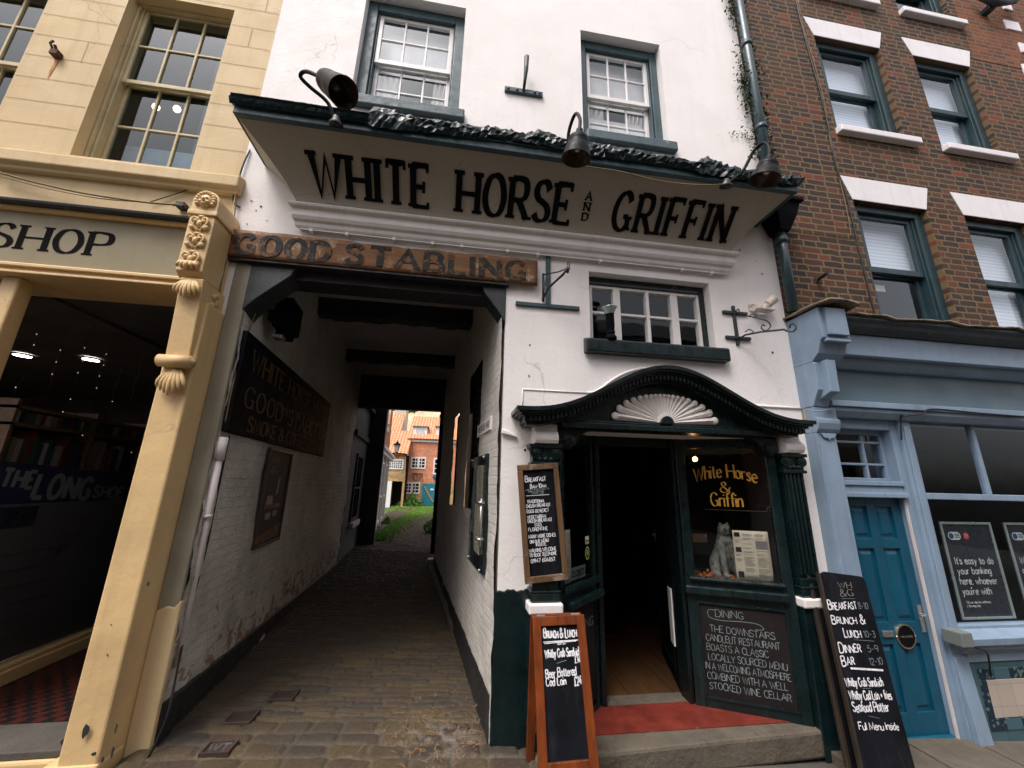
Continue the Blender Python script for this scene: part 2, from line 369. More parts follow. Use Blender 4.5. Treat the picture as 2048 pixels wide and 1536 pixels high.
M['plinth'] = paint('black_tarred_plinth', (.016, .017, .018), .6, .5, 5, .5, 24, bdist=.01, chips=(.10, .095, .085), chip_amt=.67)
M['brick_dark'] = brick_mat('dark_red_brick', [(.012, .009, .010), (.020, .012, .012), (.030, .016, .013), (.044, .019, .013), (.055, .021, .013), (.066, .022, .012), (.076, .023, .012), (.19, .036, .013)], (.155, .102, .05), 'x', soot=.15, ms=.0105, wobble=.026)
M['brick_orange'] = brick_mat('orange_brick', [(.09, .025, .012), (.19, .042, .014), (.24, .06, .02)], (.15, .10, .05), 'x', soot=.2)
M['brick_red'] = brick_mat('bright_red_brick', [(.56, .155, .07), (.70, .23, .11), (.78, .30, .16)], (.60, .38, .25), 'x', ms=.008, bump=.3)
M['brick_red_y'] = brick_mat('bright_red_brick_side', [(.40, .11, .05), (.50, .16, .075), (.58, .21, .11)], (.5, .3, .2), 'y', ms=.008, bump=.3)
M['brick_buff'] = brick_mat('buff_stone_courses', [(.42, .25, .09), (.52, .34, .14), (.58, .42, .22)], (.36, .26, .14), 'x', bw=.3, bh=.12, bump=.4)
M['brick_grey'] = brick_mat('dark_painted_brick', None, None, 'y', paint_over=((.09, .10, .10), (.15, .16, .16), (.16, .15, .14)), bump=.8)
M['lintel'] = paint('white_stone_lintel', (.78, .76, .79), .7, .05, 4, .2, 50, streak=((.45, .44, .44), .3))
M['blue'] = paint('pale_blue_shopfront_paint', (.222, .308, .415), .48, .12, 3, .2, 30, chips=(.13, .16, .19), chip_amt=.725, chip_scale=9, streak=((.12, .16, .20), .5))
M['blue_fascia'] = paint('grey_blue_fascia_paint', (.115, .175, .215), .5, .08, 2, .08, 40)
M['blue_door'] = paint('teal_blue_door_paint', (.003, .075, .135), .38, .14, 4, .15, 40, streak=((.002, .04, .07), .5))
M['cornice_dark'] = paint('dark_weathered_cornice', (.035, .045, .055), .55, .3, 5, .5, 40, chips=(.20, .17, .11), chip_amt=.66)
M['mossy_lead'] = paint('weathered_grey_lead', (.20, .17, .12), .85, .4, 8, .8, 26, bdist=.02, chips=(.08, .08, .045), chip_amt=.56)
M['bank_poster'] = paint('dark_navy_poster', (.020, .024, .036), .3, .1, 3, 0)
M['alu'] = paint('pale_metal_frame', (.42, .50, .50), .35, .08, 6, 0, metal=.4)
M['poster_text'] = paint('pale_poster_text', (.55, .64, .62), .6, .05, 6, 0)
M['grey_plastic'] = paint('grey_plastic', (.16, .18, .17), .6, .1, 5, .1)
M['brass'] = paint('old_brass', (.45, .40, .30), .3, .2, 8, 0, metal=.8)
M['steel'] = paint('dull_steel', (.42, .42, .42), .35, .15, 8, 0, metal=.8)
M['cable'] = paint('old_tan_cable', (.20, .14, .06), .7, .3, 6, 0)
M['cable_black'] = paint('black_cable', (.012, .012, .012), .5, .3, 6, 0)
M['conduit'] = paint('white_painted_conduit', (.66, .60, .60), .55, .1, 6, .3, 40, chips=(.22, .2, .17), chip_amt=.66)
M['leaf'] = paint('ivy_leaf', (.035, .055, .022), .6, .5, 30, 0)
M['leaf_bright'] = paint('shrub_leaf', (.09, .22, .03), .6, .35, 12, 0)
M['grass'] = paint('grass_blade', (.16, .33, .035), .65, .3, 3, 0)
M['drain'] = paint('rusty_drain_iron', (.055, .038, .032), .5, .35, 12, .4, 60)
M['pantile'] = None
M['roof_slate'] = paint('slate_roof', (.10, .10, .11), .8, .2, 3, .3)
M['white_frame'] = paint('white_window_frames', (.80, .80, .79), .5, .04, 4, 0)
M['hill'] = paint('stony_bank', (.66, .46, .30), .9, .25, .9, .8, 3, bdist=.1, chips=(.30, .26, .10), chip_amt=.60, chip_scale=.8)
M['buff_wall'] = paint('pale_rendered_wall', (.55, .52, .46), .8, .1, 1, .1)
M['grey_wall'] = paint('grey_rendered_wall', (.34, .33, .31), .8, .1, 1, .1)
M['gate_blue'] = paint('turquoise_gate_paint', (.02, .21, .28), .5, .1, 3, .1)
M['wood_bar'] = wood_mat('pale_wood', (.30, .18, .08), (.5, .32, .16), 'z', .6)
M['downlight'] = emit_mat('white_downlight', (1, .97, .90), 22)
M['warm_bulb'] = emit_mat('warm_bulb', (1, .42, .12), 22)
M['fairy'] = emit_mat('fairy_light', (1, .72, .3), .5)
M['purple'] = paint('dark_purple_banner', (.020, .014, .055), .5, .15, 3, 0)
M['banner_text'] = paint('pale_mint_letters', (.16, .21, .20), .6, .1, 8, 0)
M['display_grey'] = paint('grey_display_board', (.085, .08, .085), .5, .1, 2, 0)
M['shelf_wood'] = wood_mat('shelf_wood', (.10, .055, .025), (.22, .13, .06), 'y', .6)
M['sticker_yellow'] = paint('yellow_green_sticker', (.42, .52, .08), .5, .05, 5, 0)
M['orange_leaf'] = paint('orange_leaves', (.45, .13, .02), .6, .4, 20, 0)
M['frosted'] = paint('frosted_film', (.085, .085, .09), .35, .25, .8, 0)
def _stripes(name, a, b, period, duty, axis=2):
    t = NT(name); z = t.sep()[axis]
    fr = t.math('FRACT', t.math('DIVIDE', z, period))
    t.color(t.mix(t.ramp(fr, [(duty, 0.0), (min(1, duty + .12), 1.0)]), a, b)); t.rough(.6); return t.m
M['blind'] = _stripes('slatted_white_blind', (.84, .90, .98), (.62, .68, .78), .045, .72)
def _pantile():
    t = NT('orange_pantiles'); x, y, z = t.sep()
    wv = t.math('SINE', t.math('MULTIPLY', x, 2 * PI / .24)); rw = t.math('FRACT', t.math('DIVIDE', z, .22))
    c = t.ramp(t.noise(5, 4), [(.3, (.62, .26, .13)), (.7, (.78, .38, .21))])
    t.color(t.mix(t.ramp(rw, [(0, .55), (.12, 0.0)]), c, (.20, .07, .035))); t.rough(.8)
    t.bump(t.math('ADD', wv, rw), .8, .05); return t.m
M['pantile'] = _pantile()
def _checker():
    t = NT('red_and_black_floor_tiles'); c = t.n('ShaderNodeTexChecker'); c.inputs['Scale'].default_value = 1
    t.l(t.mapping((17, 17, 0.0), rot=(0, 0, .05)), c.inputs['Vector'])
    c.inputs['Color1'].default_value = (.06, .011, .007, 1); c.inputs['Color2'].default_value = (.008, .007, .008, 1)
    t.color(t.mix(t.ramp(t.noise(20, 4), [(.5, 0.0), (.9, .4)]), c.outputs[0], (.05, .03, .025))); t.rough(.45); return t.m
M['checker'] = _checker()
def _sett():
    t = NT('worn_cobbles'); a = t.n('ShaderNodeVertexColor'); a.layer_name = 'tone'
    f = t.noise(60, 5, .65); c = t.mix(t.ramp(f, [(.3, .0), (.75, .8)]), a.outputs['Color'], (.035, .028, .02))
    g = t.noise(1.3, 4, .6); c = t.mix(t.ramp(g, [(.45, 0.0), (.75, .5)]), c, (.045, .040, .036))
    t.color(c); t.rough(t.ramp(t.noise(14, 4), [(.3, .68), (.7, .95)])); t.b.inputs['Specular IOR Level'].default_value = .3; t.bump(f, .8, .008); return t.m
M['sett'] = _sett()
def _bluetile():
    t = NT('blue_glazed_tiles'); x, y, z = t.sep()
    b = t.n('ShaderNodeTexBrick'); b.offset = 0; b.inputs['Scale'].default_value = 1; b.inputs['Brick Width'].default_value = .15; b.inputs['Row Height'].default_value = .15
    b.inputs['Mortar Size'].default_value = .0025; b.inputs['Color1'].default_value = (.045, .105, .13, 1); b.inputs['Color2'].default_value = (.06, .13, .16, 1); b.inputs['Mortar'].default_value = (.05, .06, .06, 1)
    t.l(t.comb(x, z), b.inputs['Vector']); t.color(b.outputs[0]); t.rough(.2); return t.m
M['tile_blue'] = _bluetile()
def _whitetile():
    t = NT('white_glazed_tiles'); x, y, z = t.sep()
    b = t.n('ShaderNodeTexBrick'); b.offset = 0; b.inputs['Scale'].default_value = 1; b.inputs['Brick Width'].default_value = .15; b.inputs['Row Height'].default_value = .15
    b.inputs['Mortar Size'].default_value = .002; b.inputs['Color1'].default_value = (.42, .36, .32, 1); b.inputs['Color2'].default_value = (.46, .40, .35, 1); b.inputs['Mortar'].default_value = (.30, .26, .22, 1)
    t.l(t.comb(x, z), b.inputs['Vector']); t.color(b.outputs[0]); t.rough(.25); return t.m
M['tile_white'] = _whitetile()
def _patterntile():
    t = NT('navy_patterned_tiles'); x, y, z = t.sep()
    v = t.n('ShaderNodeTexVoronoi'); v.inputs['Scale'].default_value = 28; t.l(t.co(), v.inputs['Vector'])
    a = t.ramp(v.outputs['Distance'], [(.3, (.10, .16, .15)), (.42, (.006, .022, .045))])
    fr = t.math('FRACT', t.math('DIVIDE', t.math('SUBTRACT', x, 4.21), .30)); zz = t.math('GREATER_THAN', t.math('ABSOLUTE', t.math('SUBTRACT', z, .053)), .131)
    k = t.math('MULTIPLY', t.math('GREATER_THAN', fr, .5), zz)
    t.color(t.mix(k, a, (.05, .115, .15))); t.rough(.2); return t.m
M['tile_navy'] = _patterntile()

M['black_glass'] = paint('dark_reflecting_glass', (.012, .014, .016), .06, .2, 2, 0)
M['pale_glass'] = paint('pale_sky_glass', (.55, .60, .64), .1, .08, 2, 0)
M['frost_pale'] = paint('frosted_pale_glass', (.42, .48, .54), .6, .12, 9, .3, 60)
M['badge_blue'] = paint('badge_blue', (.02, .07, .16), .5, .05, 4, 0)
M['badge_red'] = paint('badge_red', (.42, .02, .03), .5, .05, 4, 0)
M['teal_frame2'] = paint('dark_teal_window_paint', (.012, .036, .045), .38, .25, 5, .15, 40)
M['cable_tan'] = paint('yellowed_cables', (.36, .26, .10), .7, .35, 9, .2, 50)
M['ochre'] = paint('ochre_boarding', (.55, .30, .05), .7, .15, 6, .2)
M['room_shop'] = paint('dim_shop_room', (.09, .07, .06), .9, .3, 2, 0)
# ------------------------------------------------------------------ lettering: a stroke alphabet drawn with a broad nib
# glyph: (advance, "stroke|stroke"); a stroke is a list of x,y points, '~' = smooth curve, '*' = closed smooth curve
GL = {
'A': (.80, "0,0 .4,1 .8,0|.15,.36 .65,.36"), 'B': (.66, "0,0 0,1|~0,1 .3,1 .5,.95 .57,.78 .5,.6 .3,.53 0,.53|~0,.53 .33,.53 .57,.46 .66,.27 .57,.07 .33,0 0,0"),
'C': (.70, "~.68,.8 .56,.95 .38,1 .16,.9 .03,.65 .03,.35 .16,.1 .38,0 .56,.05 .68,.2"), 'D': (.72, "0,0 0,1|~0,1 .28,1 .52,.93 .68,.7 .7,.5 .68,.3 .52,.07 .28,0 0,0"),
'E': (.60, "0,0 0,1|0,1 .56,1|0,.52 .42,.52|0,0 .6,0"), 'F': (.58, "0,0 0,1|0,1 .58,1|0,.52 .42,.52"),
'G': (.74, "~.68,.8 .56,.95 .38,1 .16,.9 .03,.65 .03,.35 .16,.1 .38,0 .56,.05 .68,.18|.68,.04 .68,.42|.45,.42 .68,.42"),
'H': (.74, "0,0 0,1|.74,0 .74,1|0,.5 .74,.5"), 'I': (.04, "0,0 0,1"), 'J': (.42, "~.4,1 .4,.3 .36,.08 .2,0 .06,.06 0,.2"), 'K': (.66, "0,0 0,1|.62,1 0,.42|.18,.56 .66,0"),
'L': (.54, "0,0 0,1|0,0 .54,0"), 'M': (.9, "0,0 .08,1 .45,.15 .82,1 .9,0"), 'N': (.74, "0,0 0,1|0,1 .74,0|.74,0 .74,1"),
'O': (.78, "*.39,1 .14,.88 .02,.5 .14,.12 .39,0 .64,.12 .76,.5 .64,.88"), 'P': (.62, "0,0 0,1|~0,1 .32,1 .55,.93 .62,.75 .55,.56 .32,.48 0,.48"),
'Q': (.78, "*.39,1 .14,.88 .02,.5 .14,.12 .39,0 .64,.12 .76,.5 .64,.88|.45,.25 .8,-.08"), 'R': (.68, "0,0 0,1|~0,1 .32,1 .53,.94 .6,.76 .53,.58 .32,.51 0,.51|.3,.51 .68,0"),
'S': (.60, "~.55,.82 .45,.96 .28,1 .1,.92 .04,.75 .14,.6 .32,.52 .5,.42 .58,.25 .5,.07 .3,0 .12,.05 .02,.2"), 'T': (.68, "0,1 .68,1|.34,0 .34,1"),
'U': (.70, "~0,1 0,.35 .08,.1 .35,0 .62,.1 .7,.35 .7,1"), 'V': (.76, "0,1 .38,0 .76,1"), 'W': (1.05, "0,1 .28,0 .53,.9 .78,0 1.05,1"), 'X': (.7, "0,1 .7,0|0,0 .7,1"),
'Y': (.7, "0,1 .35,.45 .7,1|.35,0 .35,.45"), 'Z': (.62, "0,1 .62,1 0,0 .62,0"),
'a': (.48, "~.45,.46 .34,.6 .18,.6 .05,.46 .02,.25 .08,.07 .22,0 .36,.08 .45,.25|.47,.6 .47,0"), 'b': (.48, "0,1 0,0|~0,.42 .12,.57 .28,.6 .43,.48 .47,.28 .4,.08 .25,0 .1,.04 0,.18"),
'c': (.44, "~.42,.5 .32,.6 .18,.6 .05,.46 .02,.28 .07,.08 .22,0 .34,.03 .43,.12"), 'd': (.48, "~.45,.46 .34,.6 .18,.6 .05,.46 .02,.25 .08,.07 .22,0 .36,.08 .45,.25|.47,1 .47,0"),
'e': (.46, "~.04,.32 .45,.36 .42,.53 .28,.61 .11,.55 .02,.36 .05,.12 .2,0 .34,.02 .44,.12"), 'f': (.36, "~.4,.92 .3,1 .19,.93 .16,.75 .16,.3 .16,0|0,.6 .36,.6"),
'g': (.48, "~.45,.46 .34,.6 .18,.6 .05,.46 .02,.28 .08,.1 .22,.05 .36,.12 .45,.3|~.46,.6 .47,.1 .44,-.2 .28,-.32 .1,-.27 .03,-.18"), 'h': (.46, "0,1 0,0|~0,.38 .12,.56 .28,.6 .42,.5 .45,.3 .45,0"),
'i': (.04, "0,.6 0,0|0,.8 0,.87"), 'j': (.1, "~.08,.6 .08,-.1 .03,-.28 -.1,-.3|.08,.8 .08,.87"), 'k': (.44, "0,1 0,0|.4,.6 0,.24|.14,.36 .44,0"), 'l': (.04, "0,1 0,0"),
'm': (.72, "0,.6 0,0|~0,.38 .1,.55 .22,.6 .33,.5 .36,.3 .36,0|~.36,.38 .46,.55 .58,.6 .69,.5 .72,.3 .72,0"), 'n': (.45, "0,.6 0,0|~0,.38 .12,.56 .28,.6 .42,.5 .45,.3 .45,0"),
'o': (.48, "*.24,.6 .07,.5 .02,.3 .07,.09 .24,0 .41,.09 .46,.3 .41,.5"), 'p': (.48, "0,.6 0,-.3|~0,.42 .12,.57 .28,.6 .43,.48 .47,.28 .4,.08 .25,0 .1,.04 0,.18"),
'q': (.48, "~.45,.46 .34,.6 .18,.6 .05,.46 .02,.25 .08,.07 .22,0 .36,.08 .45,.25|.47,.6 .47,-.3"), 'r': (.34, "0,.6 0,0|~0,.36 .1,.54 .22,.6 .34,.56"),
's': (.38, "~.35,.5 .27,.6 .13,.6 .04,.48 .12,.36 .26,.29 .35,.17 .28,.02 .12,0 .02,.1"), 't': (.34, "~.15,.85 .15,.3 .17,.08 .25,0 .34,.06|0,.6 .34,.6"),
'u': (.45, "~0,.6 0,.25 .05,.06 .2,0 .35,.07 .45,.25|.45,.6 .45,0"), 'v': (.44, "0,.6 .22,0 .44,.6"), 'w': (.66, "0,.6 .17,0 .33,.52 .49,0 .66,.6"), 'x': (.42, "0,.6 .42,0|0,0 .42,.6"),
'y': (.45, "0,.6 .23,.02|~.45,.6 .23,.02 .12,-.25 0,-.32"), 'z': (.4, "0,.6 .4,.6 0,0 .4,0"),
'0': (.56, "*.28,1 .08,.85 .02,.5 .08,.15 .28,0 .48,.15 .54,.5 .48,.85"), '1': (.2, "0,.8 .2,1 .2,0"), '2': (.54, "~.04,.78 .1,.94 .28,1 .46,.92 .5,.74 .4,.5 .2,.25 0,0|0,0 .54,0"),
'3': (.52, "~.04,.9 .24,1 .44,.9 .44,.65 .22,.53|~.22,.53 .48,.44 .5,.15 .28,0 .02,.1"), '4': (.56, ".4,1 0,.3 .56,.3|.42,.6 .42,0"), '5': (.52, ".46,1 .08,1|.08,1 .05,.55|~.05,.55 .28,.63 .48,.5 .5,.25 .36,.02 .16,0 0,.1"),
'6': (.54, "~.44,.95 .25,.95 .06,.6 .03,.25 .14,.03 .36,.02 .52,.2 .45,.48 .25,.55 .06,.4"), '7': (.52, "0,1 .52,1 .18,0"), '8': (.54, "*.27,1 .07,.9 .09,.65 .27,.53 .48,.4 .5,.12 .27,0 .04,.12 .06,.4 .27,.53 .45,.65 .47,.9"),
'9': (.54, "~.48,.6 .3,.45 .08,.52 .02,.75 .14,.97 .36,.98 .5,.8 .48,.4 .38,0"), '&': (.8, "~.78,.5 .66,.2 .42,0 .16,.02 .03,.22 .12,.42 .34,.58 .48,.76 .4,.96 .25,.98 .16,.82 .26,.6 .5,.3 .78,0"),
'£': (.58, "~.54,.85 .42,1 .25,.95 .18,.75 .2,.4 .14,.1 0,0|0,0 .58,0|.02,.5 .42,.5"), '-': (.3, "0,.42 .3,.42"), '.': (.04, "0,0 0,.07"), ',': (.06, ".05,.06 0,-.12"), "'": (.03, "0,1 0,.8"), '+': (.4, "0,.4 .4,.4|.2,.2 .2,.6"), ' ': (.32, ""),
}
_gc = {}
def glyph(ch, seg=6):
    if (ch, seg) in _gc: return _gc[(ch, seg)]
    adv, s = GL[ch]; st = []
    for q in filter(None, s.split('|')):
        k = q[0] if q[0] in '~*' else ''
        pts = [tuple(float(a) for a in p.split(',')) for p in q.lstrip('~*').split()]
        if k: P = spline(pts, seg, k == '*')
        else: P = [np.array(p) for p in pts]
        st.append((k, [np.array(p[:2], float) for p in P]))
    _gc[(ch, seg)] = (adv, st); return _gc[(ch, seg)]

def ribbon(mb, pts, wid, frame, depth, closed=False):
    """pts in metres on the surface, wid(angle) -> width; frame(u, v, n) -> world"""
    P = [pts[0]]
    for p in pts[1:]:
        if np.hypot(*(p - P[-1])) > 1e-5: P.append(p)
    if closed and np.hypot(*(P[0] - P[-1])) < 1e-5: P = P[:-1]
    m = len(P)
    if m < 2: return
    T = []
    for i in range(m if closed else m - 1):
        d = P[(i + 1) % m] - P[i]; T.append(d / np.hypot(*d))
    L = []; R = []
    for i in range(m):
        if closed: a, b = T[i - 1], T[i]
        else: a, b = T[max(0, i - 1)], T[min(i, m - 2)]
        na = np.array([-a[1], a[0]]); nb = np.array([-b[1], b[0]]); n = na + nb; ln = np.hypot(*n)
        if ln < 0.25: n = na; k = 1.0
        else: n = n / ln; k = min(1.9, 1 / max(0.5, float(n @ na)))
        tt = a + b; ang = math.atan2(tt[1], tt[0]); h = wid(ang) / 2 * k
        L.append(P[i] + n * h); R.append(P[i] - n * h)
    vs = [frame(p[0], p[1], depth) for p in L] + [frame(p[0], p[1], depth) for p in R]
    side = depth > 0.0025
    if side: vs += [frame(p[0], p[1], 0) for p in L] + [frame(p[0], p[1], 0) for p in R]
    fs = []
    for i in range(m if closed else m - 1):
        j = (i + 1) % m
        fs.append((i, m + i, m + j, j))
        if side: fs += [(2 * m + i, i, j, 2 * m + j), (m + i, 3 * m + i, 3 * m + j, m + j)]
    if side and not closed: fs += [(0, 2 * m, 3 * m, m), (m - 1, 2 * m - 1, 4 * m - 1, 3 * m - 1)]
    mb.add(vs, fs)

def text(mb, s, frame, u0, v0, h, u1=None, stem=.1, hair=None, nib=15, serif=0.0, depth=0.0015, track=.18, slant=0.0, jit=0.0, seg=5, xs=1.0, rise=None, align='l', sub=None):
    """letters of cap height h from u0 on the base line v0; u1 fixes the right end; stem and hair are widths as a share of h"""
    hair = stem if hair is None else hair; R = random.Random(len(s) * 31 + ord(s[0]))
    x = 0.0; place = []
    for ch in s:
        k = 1.0
        c2 = ch
        if sub and ch.islower(): k = sub; c2 = ch.upper()
        adv = glyph(c2, seg)[0]
        place.append((c2, x, k)); x += (adv + track) * k
    tot = max(1e-6, x - track)
    sx = (u1 - u0) / tot if u1 is not None else h * xs
    if u1 is None:
        if align == 'c': u0 = u0 - tot * sx / 2
        if align == 'r': u0 = u0 - tot * sx
    nb = math.radians(nib); i_st = 0
    def wid(a, k=1.0): return (hair + (stem - hair) * abs(math.sin(a - nb))) * h * k
    for ch, x0, k in place:
        dy = R.uniform(-jit, jit) * h; rot = R.uniform(-jit, jit) * 0.8; sc = k * (1 + R.uniform(-jit, jit))
        for kind, P in glyph(ch, seg)[1]:
            Q = []
            for p in P:
                a = p[0] * sc; b = p[1] * sc
                a += slant * b; a, b = a - rot * b * 0.5, b + rot * a
                uu = u0 + (x0 + a) * sx; vv = v0 + b * h + dy
                if rise: vv += rise((uu - u0) / max(1e-6, tot * sx))
                Q.append(np.array([uu, vv]))
            i_st += 1; d = depth + 0.00025 * (i_st % 7)
            ribbon(mb, Q, lambda a: wid(a, 0.6 + 0.4 * k), frame, d, closed=(kind == '*'))
            if serif and kind != '*':
                for e, nx in ((0, 1), (-1, -2)):
                    p = Q[e]; q = Q[nx]; dv = p - q
                    if kind == '~' and abs(dv[0]) > abs(dv[1]) * 0.5: continue
                    L = serif * stem * h * k
                    if abs(dv[1]) > abs(dv[0]) * 0.6:
                        o = hair * h * 0.35 * (1 if dv[1] < 0 else -1)
                        i_st += 1
                        ribbon(mb, [p + np.array([-L, o]), p + np.array([L, o])], lambda a: max(hair, .3 * stem) * h, frame, depth + 0.00025 * (i_st % 7))
                    elif ch in 'EFTLZ' and abs(dv[1]) < 1e-6:
                        up = -1 if p[1] > v0 + 0.7 * h * k else (1 if p[1] < v0 + 0.3 * h * k else 0)
                        i_st += 1
                        a_ = p + np.array([0, -L * .75 if up <= 0 else -hair * h / 2]); b_ = p + np.array([0, L * .75 if up >= 0 else hair * h / 2])
                        ribbon(mb, [a_, b_], lambda a: max(hair, .45 * stem) * h, frame, depth + 0.00025 * (i_st % 7))
    return mb
def plane(O, U, V):
    O = Vector(O); U = Vector(U).normalized(); V = Vector(V).normalized(); N = U.cross(V)
    return lambda u, v, n: O + U * u + V * v + N * n
def line(mb, frame, a, b, wdt, depth=0.0015):
    ribbon(mb, [np.array(a, float), np.array(b, float)], lambda t: wdt, frame, depth)
def curve(mb, frame, pts, wdt, depth=0.0015):
    ribbon(mb, [np.array(p) for p in spline(pts, 6)], lambda t: wdt, frame, depth)
# ------------------------------------------------------------------ ground
def sett_patch(name, x0, x1, y0, y1, res, rowd, amp, seed, zoff=0.0):
    nx = int((x1 - x0) / res) + 1; ny = int((y1 - y0) / res) + 1
    X, Y = np.meshgrid(np.linspace(x0, x1, nx), np.linspace(y0, y1, ny))
    R = np.random.default_rng(seed)
    yw = Y + 0.05 * (vnoise(X * 1.1 + 3, Y * .9) - .5) + 0.03 * (vnoise(X * 5, Y * 5) - .5) + 0.014 * (vnoise(X * 13, Y * 13) - .5)
    ed = [yw.min() - .05]                                # row edges: broad stones at the mouth, narrow setts on edge further in
    while ed[-1] < yw.max() + .2: ed.append(ed[-1] + (rowd if ed[-1] < .22 else rowd * .55 if rowd < .15 else rowd) * R.uniform(.85, 1.15))
    ed = np.array(ed); ji = np.searchsorted(ed, yw, side='right') - 1; wj = ed[ji + 1] - ed[ji]; fy = (yw - ed[ji]) / wj
    nj = len(ed) + 1
    off = R.random(nj); ln = R.uniform(.17, .33, nj)
    xw = X + 0.03 * (vnoise(X * 7 + 9, Y * 7) - .5)
    q = xw / ln[ji] + off[ji] * 7; i = np.floor(q).astype(int); fx = q - i
    dx = np.minimum(fx, 1 - fx) * ln[ji]; dy = np.minimum(fy, 1 - fy) * wj
    gapx, gapy = .007, .008
    r = np.minimum(.026, wj * .3)
    cx = np.clip((r - (dx - gapx)) / r, 0, 2); cy = np.clip((r - (dy - gapy)) / r, 0, 2); e = np.clip(np.sqrt(cx ** 2 + cy ** 2), 0, 1.3)
    dome = np.clip(1 - e ** 3, 0, 1)
    h1 = R.random(1024)[(i * 131 + ji * 17) % 1024]; h2 = R.random(1024)[(i * 57 + ji * 293 + 5) % 1024]
    zz = amp * dome + (h1 - .5) * amp * .7 * (dome > 0) + (fbm(X * 9, Y * 9) - .5) * amp * .9 + (fbm(X * 30, Y * 30) - .5) * amp * .35
    t = np.clip((Y - 6) / 14, 0, 1); t = t * t * (3 - 2 * t)
    base = (-0.03 - .05 * np.clip(X, -1.7, 6) - .13 * np.clip((-1.72 - X) / .25, 0, 1) * (Y < .3)) * (1 - t) - .12 * t
    Z = base + zz - amp + zoff
    V = np.stack([X, Y, Z], -1).reshape(-1, 3)
    a = (np.arange(ny - 1)[:, None] * nx + np.arange(nx - 1)[None, :]).reshape(-1)
    F = np.stack([a, a + 1, a + nx + 1, a + nx], -1)
    me = bpy.data.meshes.new(name); me.from_pydata(V.tolist(), [], F.tolist())
    pal = np.array([(.070, .047, .024), (.085, .058, .026), (.060, .043, .026), (.050, .039, .027), (.044, .037, .030), (.066, .042, .025), (.095, .064, .028)])
    pal = pal * np.array([1.25, 1.32, 1.5])
    c = pal[(h2 * len(pal)).astype(int) % len(pal)] * (0.75 + .5 * fbm(X * 6, Y * 6)[..., None])
    mort = np.array([.105, .088, .064]) * (.7 + .6 * fbm(X * 11 + 4, Y * 11)[..., None]) * (1 + .6 * np.exp(-((Y + .1) / .6) ** 2))[..., None]
    m = np.clip((.42 - dome) / .3, 0, 1)[..., None] * (.35 + .65 * fbm(X * 2 + 8, Y * 2)[..., None])
    c = c * (1 - m) + mort * m
    ch = np.exp(-(((X - .02) / .22) ** 2 + ((Y - .06) / .20) ** 2)) * np.clip((fbm(X * 14 + 2, Y * 14) - .42) / .12, 0, 1)      # trodden lime dust by the right-hand plinth
    c = c * (1 - ch[..., None] * .8) + np.array([.30, .26, .23]) * ch[..., None] * .8
    ca = me.color_attributes.new('tone', 'FLOAT_COLOR', 'POINT')
    ca.data.foreach_set('color', np.concatenate([c, np.ones(c.shape[:2] + (1,))], -1).astype(np.float32).reshape(-1))
    me.polygons.foreach_set('use_smooth', np.ones(len(F), bool))
    o = bpy.data.objects.new(name, me); COL.objects.link(o); me.materials.append(M['sett']); return struct(o)
sett_patch('cobbled_passage', -2.75, 1.0, -.75, 7.0, .0135, .125, .014, 3)
sett_patch('cobbled_yard', -3.6, .6, 7.0, 27.9, .045, .16, .022, 5)
g = MB(); g.grid(44, 60, lambda a, b: (-14 + a * 34, -14 + b * 60, gz(-14 + a * 34, -14 + b * 60) - .06)); struct(g.build('ground', M['dark_stone'], smooth=True))
# street setts in front of the shops
sett_patch('cobbled_street', -5.0, 7.0, -4.2, -.76, .04, .13, .02, 9)
# flagstones along the blue shop
fl = MB(); xs = [2.72, 3.45, 4.05, 4.9, 5.6, 6.6]
for i in range(5):
    for k, (ya, yb) in enumerate(((-.42, .02), (-.98, -.43))):
        xa, xb = xs[i] + .15 * k, xs[i + 1] + .15 * k - .012; P = []
        for zt in (-.12, .0):
            for (x, y) in ((xa, ya), (xb, ya), (xb, yb), (xa, yb)): P.append((x, y, gz(x, y) + zt + .012 + .004 * ((i + k) % 3)))
        fl.add(P, [(0,3,2,1),(4,5,6,7),(0,1,5,4),(1,2,6,5),(2,3,7,6),(3,0,4,7)])
struct(fl.build('pavement', M['stone'], bevel=.008))
# raised stone gutter strip at the far right of the passage
gs = MB(); gs.prism_z([(.05, 2.0), (.13, 2.0), (-.26, 5.55), (-.43, 5.55)], -.05, .03); struct(gs.build('kerb', M['dark_stone'], bevel=.01))
# ------------------------------------------------------------------ walls, windows
def wall_holes(mb, x0, x1, z0, z1, holes, y, depth):
    """front face at y with rectangular holes (hx0,hx1,hz0,hz1); reveals run back by depth"""
    xs = sorted({x0, x1, *[h[0] for h in holes], *[h[1] for h in holes]}); zs = sorted({z0, z1, *[h[2] for h in holes], *[h[3] for h in holes]})
    for a, b in zip(xs, xs[1:]):
        for c, d in zip(zs, zs[1:]):
            mx, mz = (a + b) / 2, (c + d) / 2
            if any(h[0] < mx < h[1] and h[2] < mz < h[3] for h in holes): continue
            mb.quad((a, y, c), (b, y, c), (b, y, d), (a, y, d))
    e = y + depth
    for a, b, c, d in holes:
        mb.quad((a, y, c), (a, e, c), (a, e, d), (a, y, d)); mb.quad((b, y, c), (b, y, d), (b, e, d), (b, e, c))
        mb.quad((a, y, d), (a, e, d), (b, e, d), (b, y, d)); mb.quad((a, y, c), (b, y, c), (b, e, c), (a, e, c))
    return mb
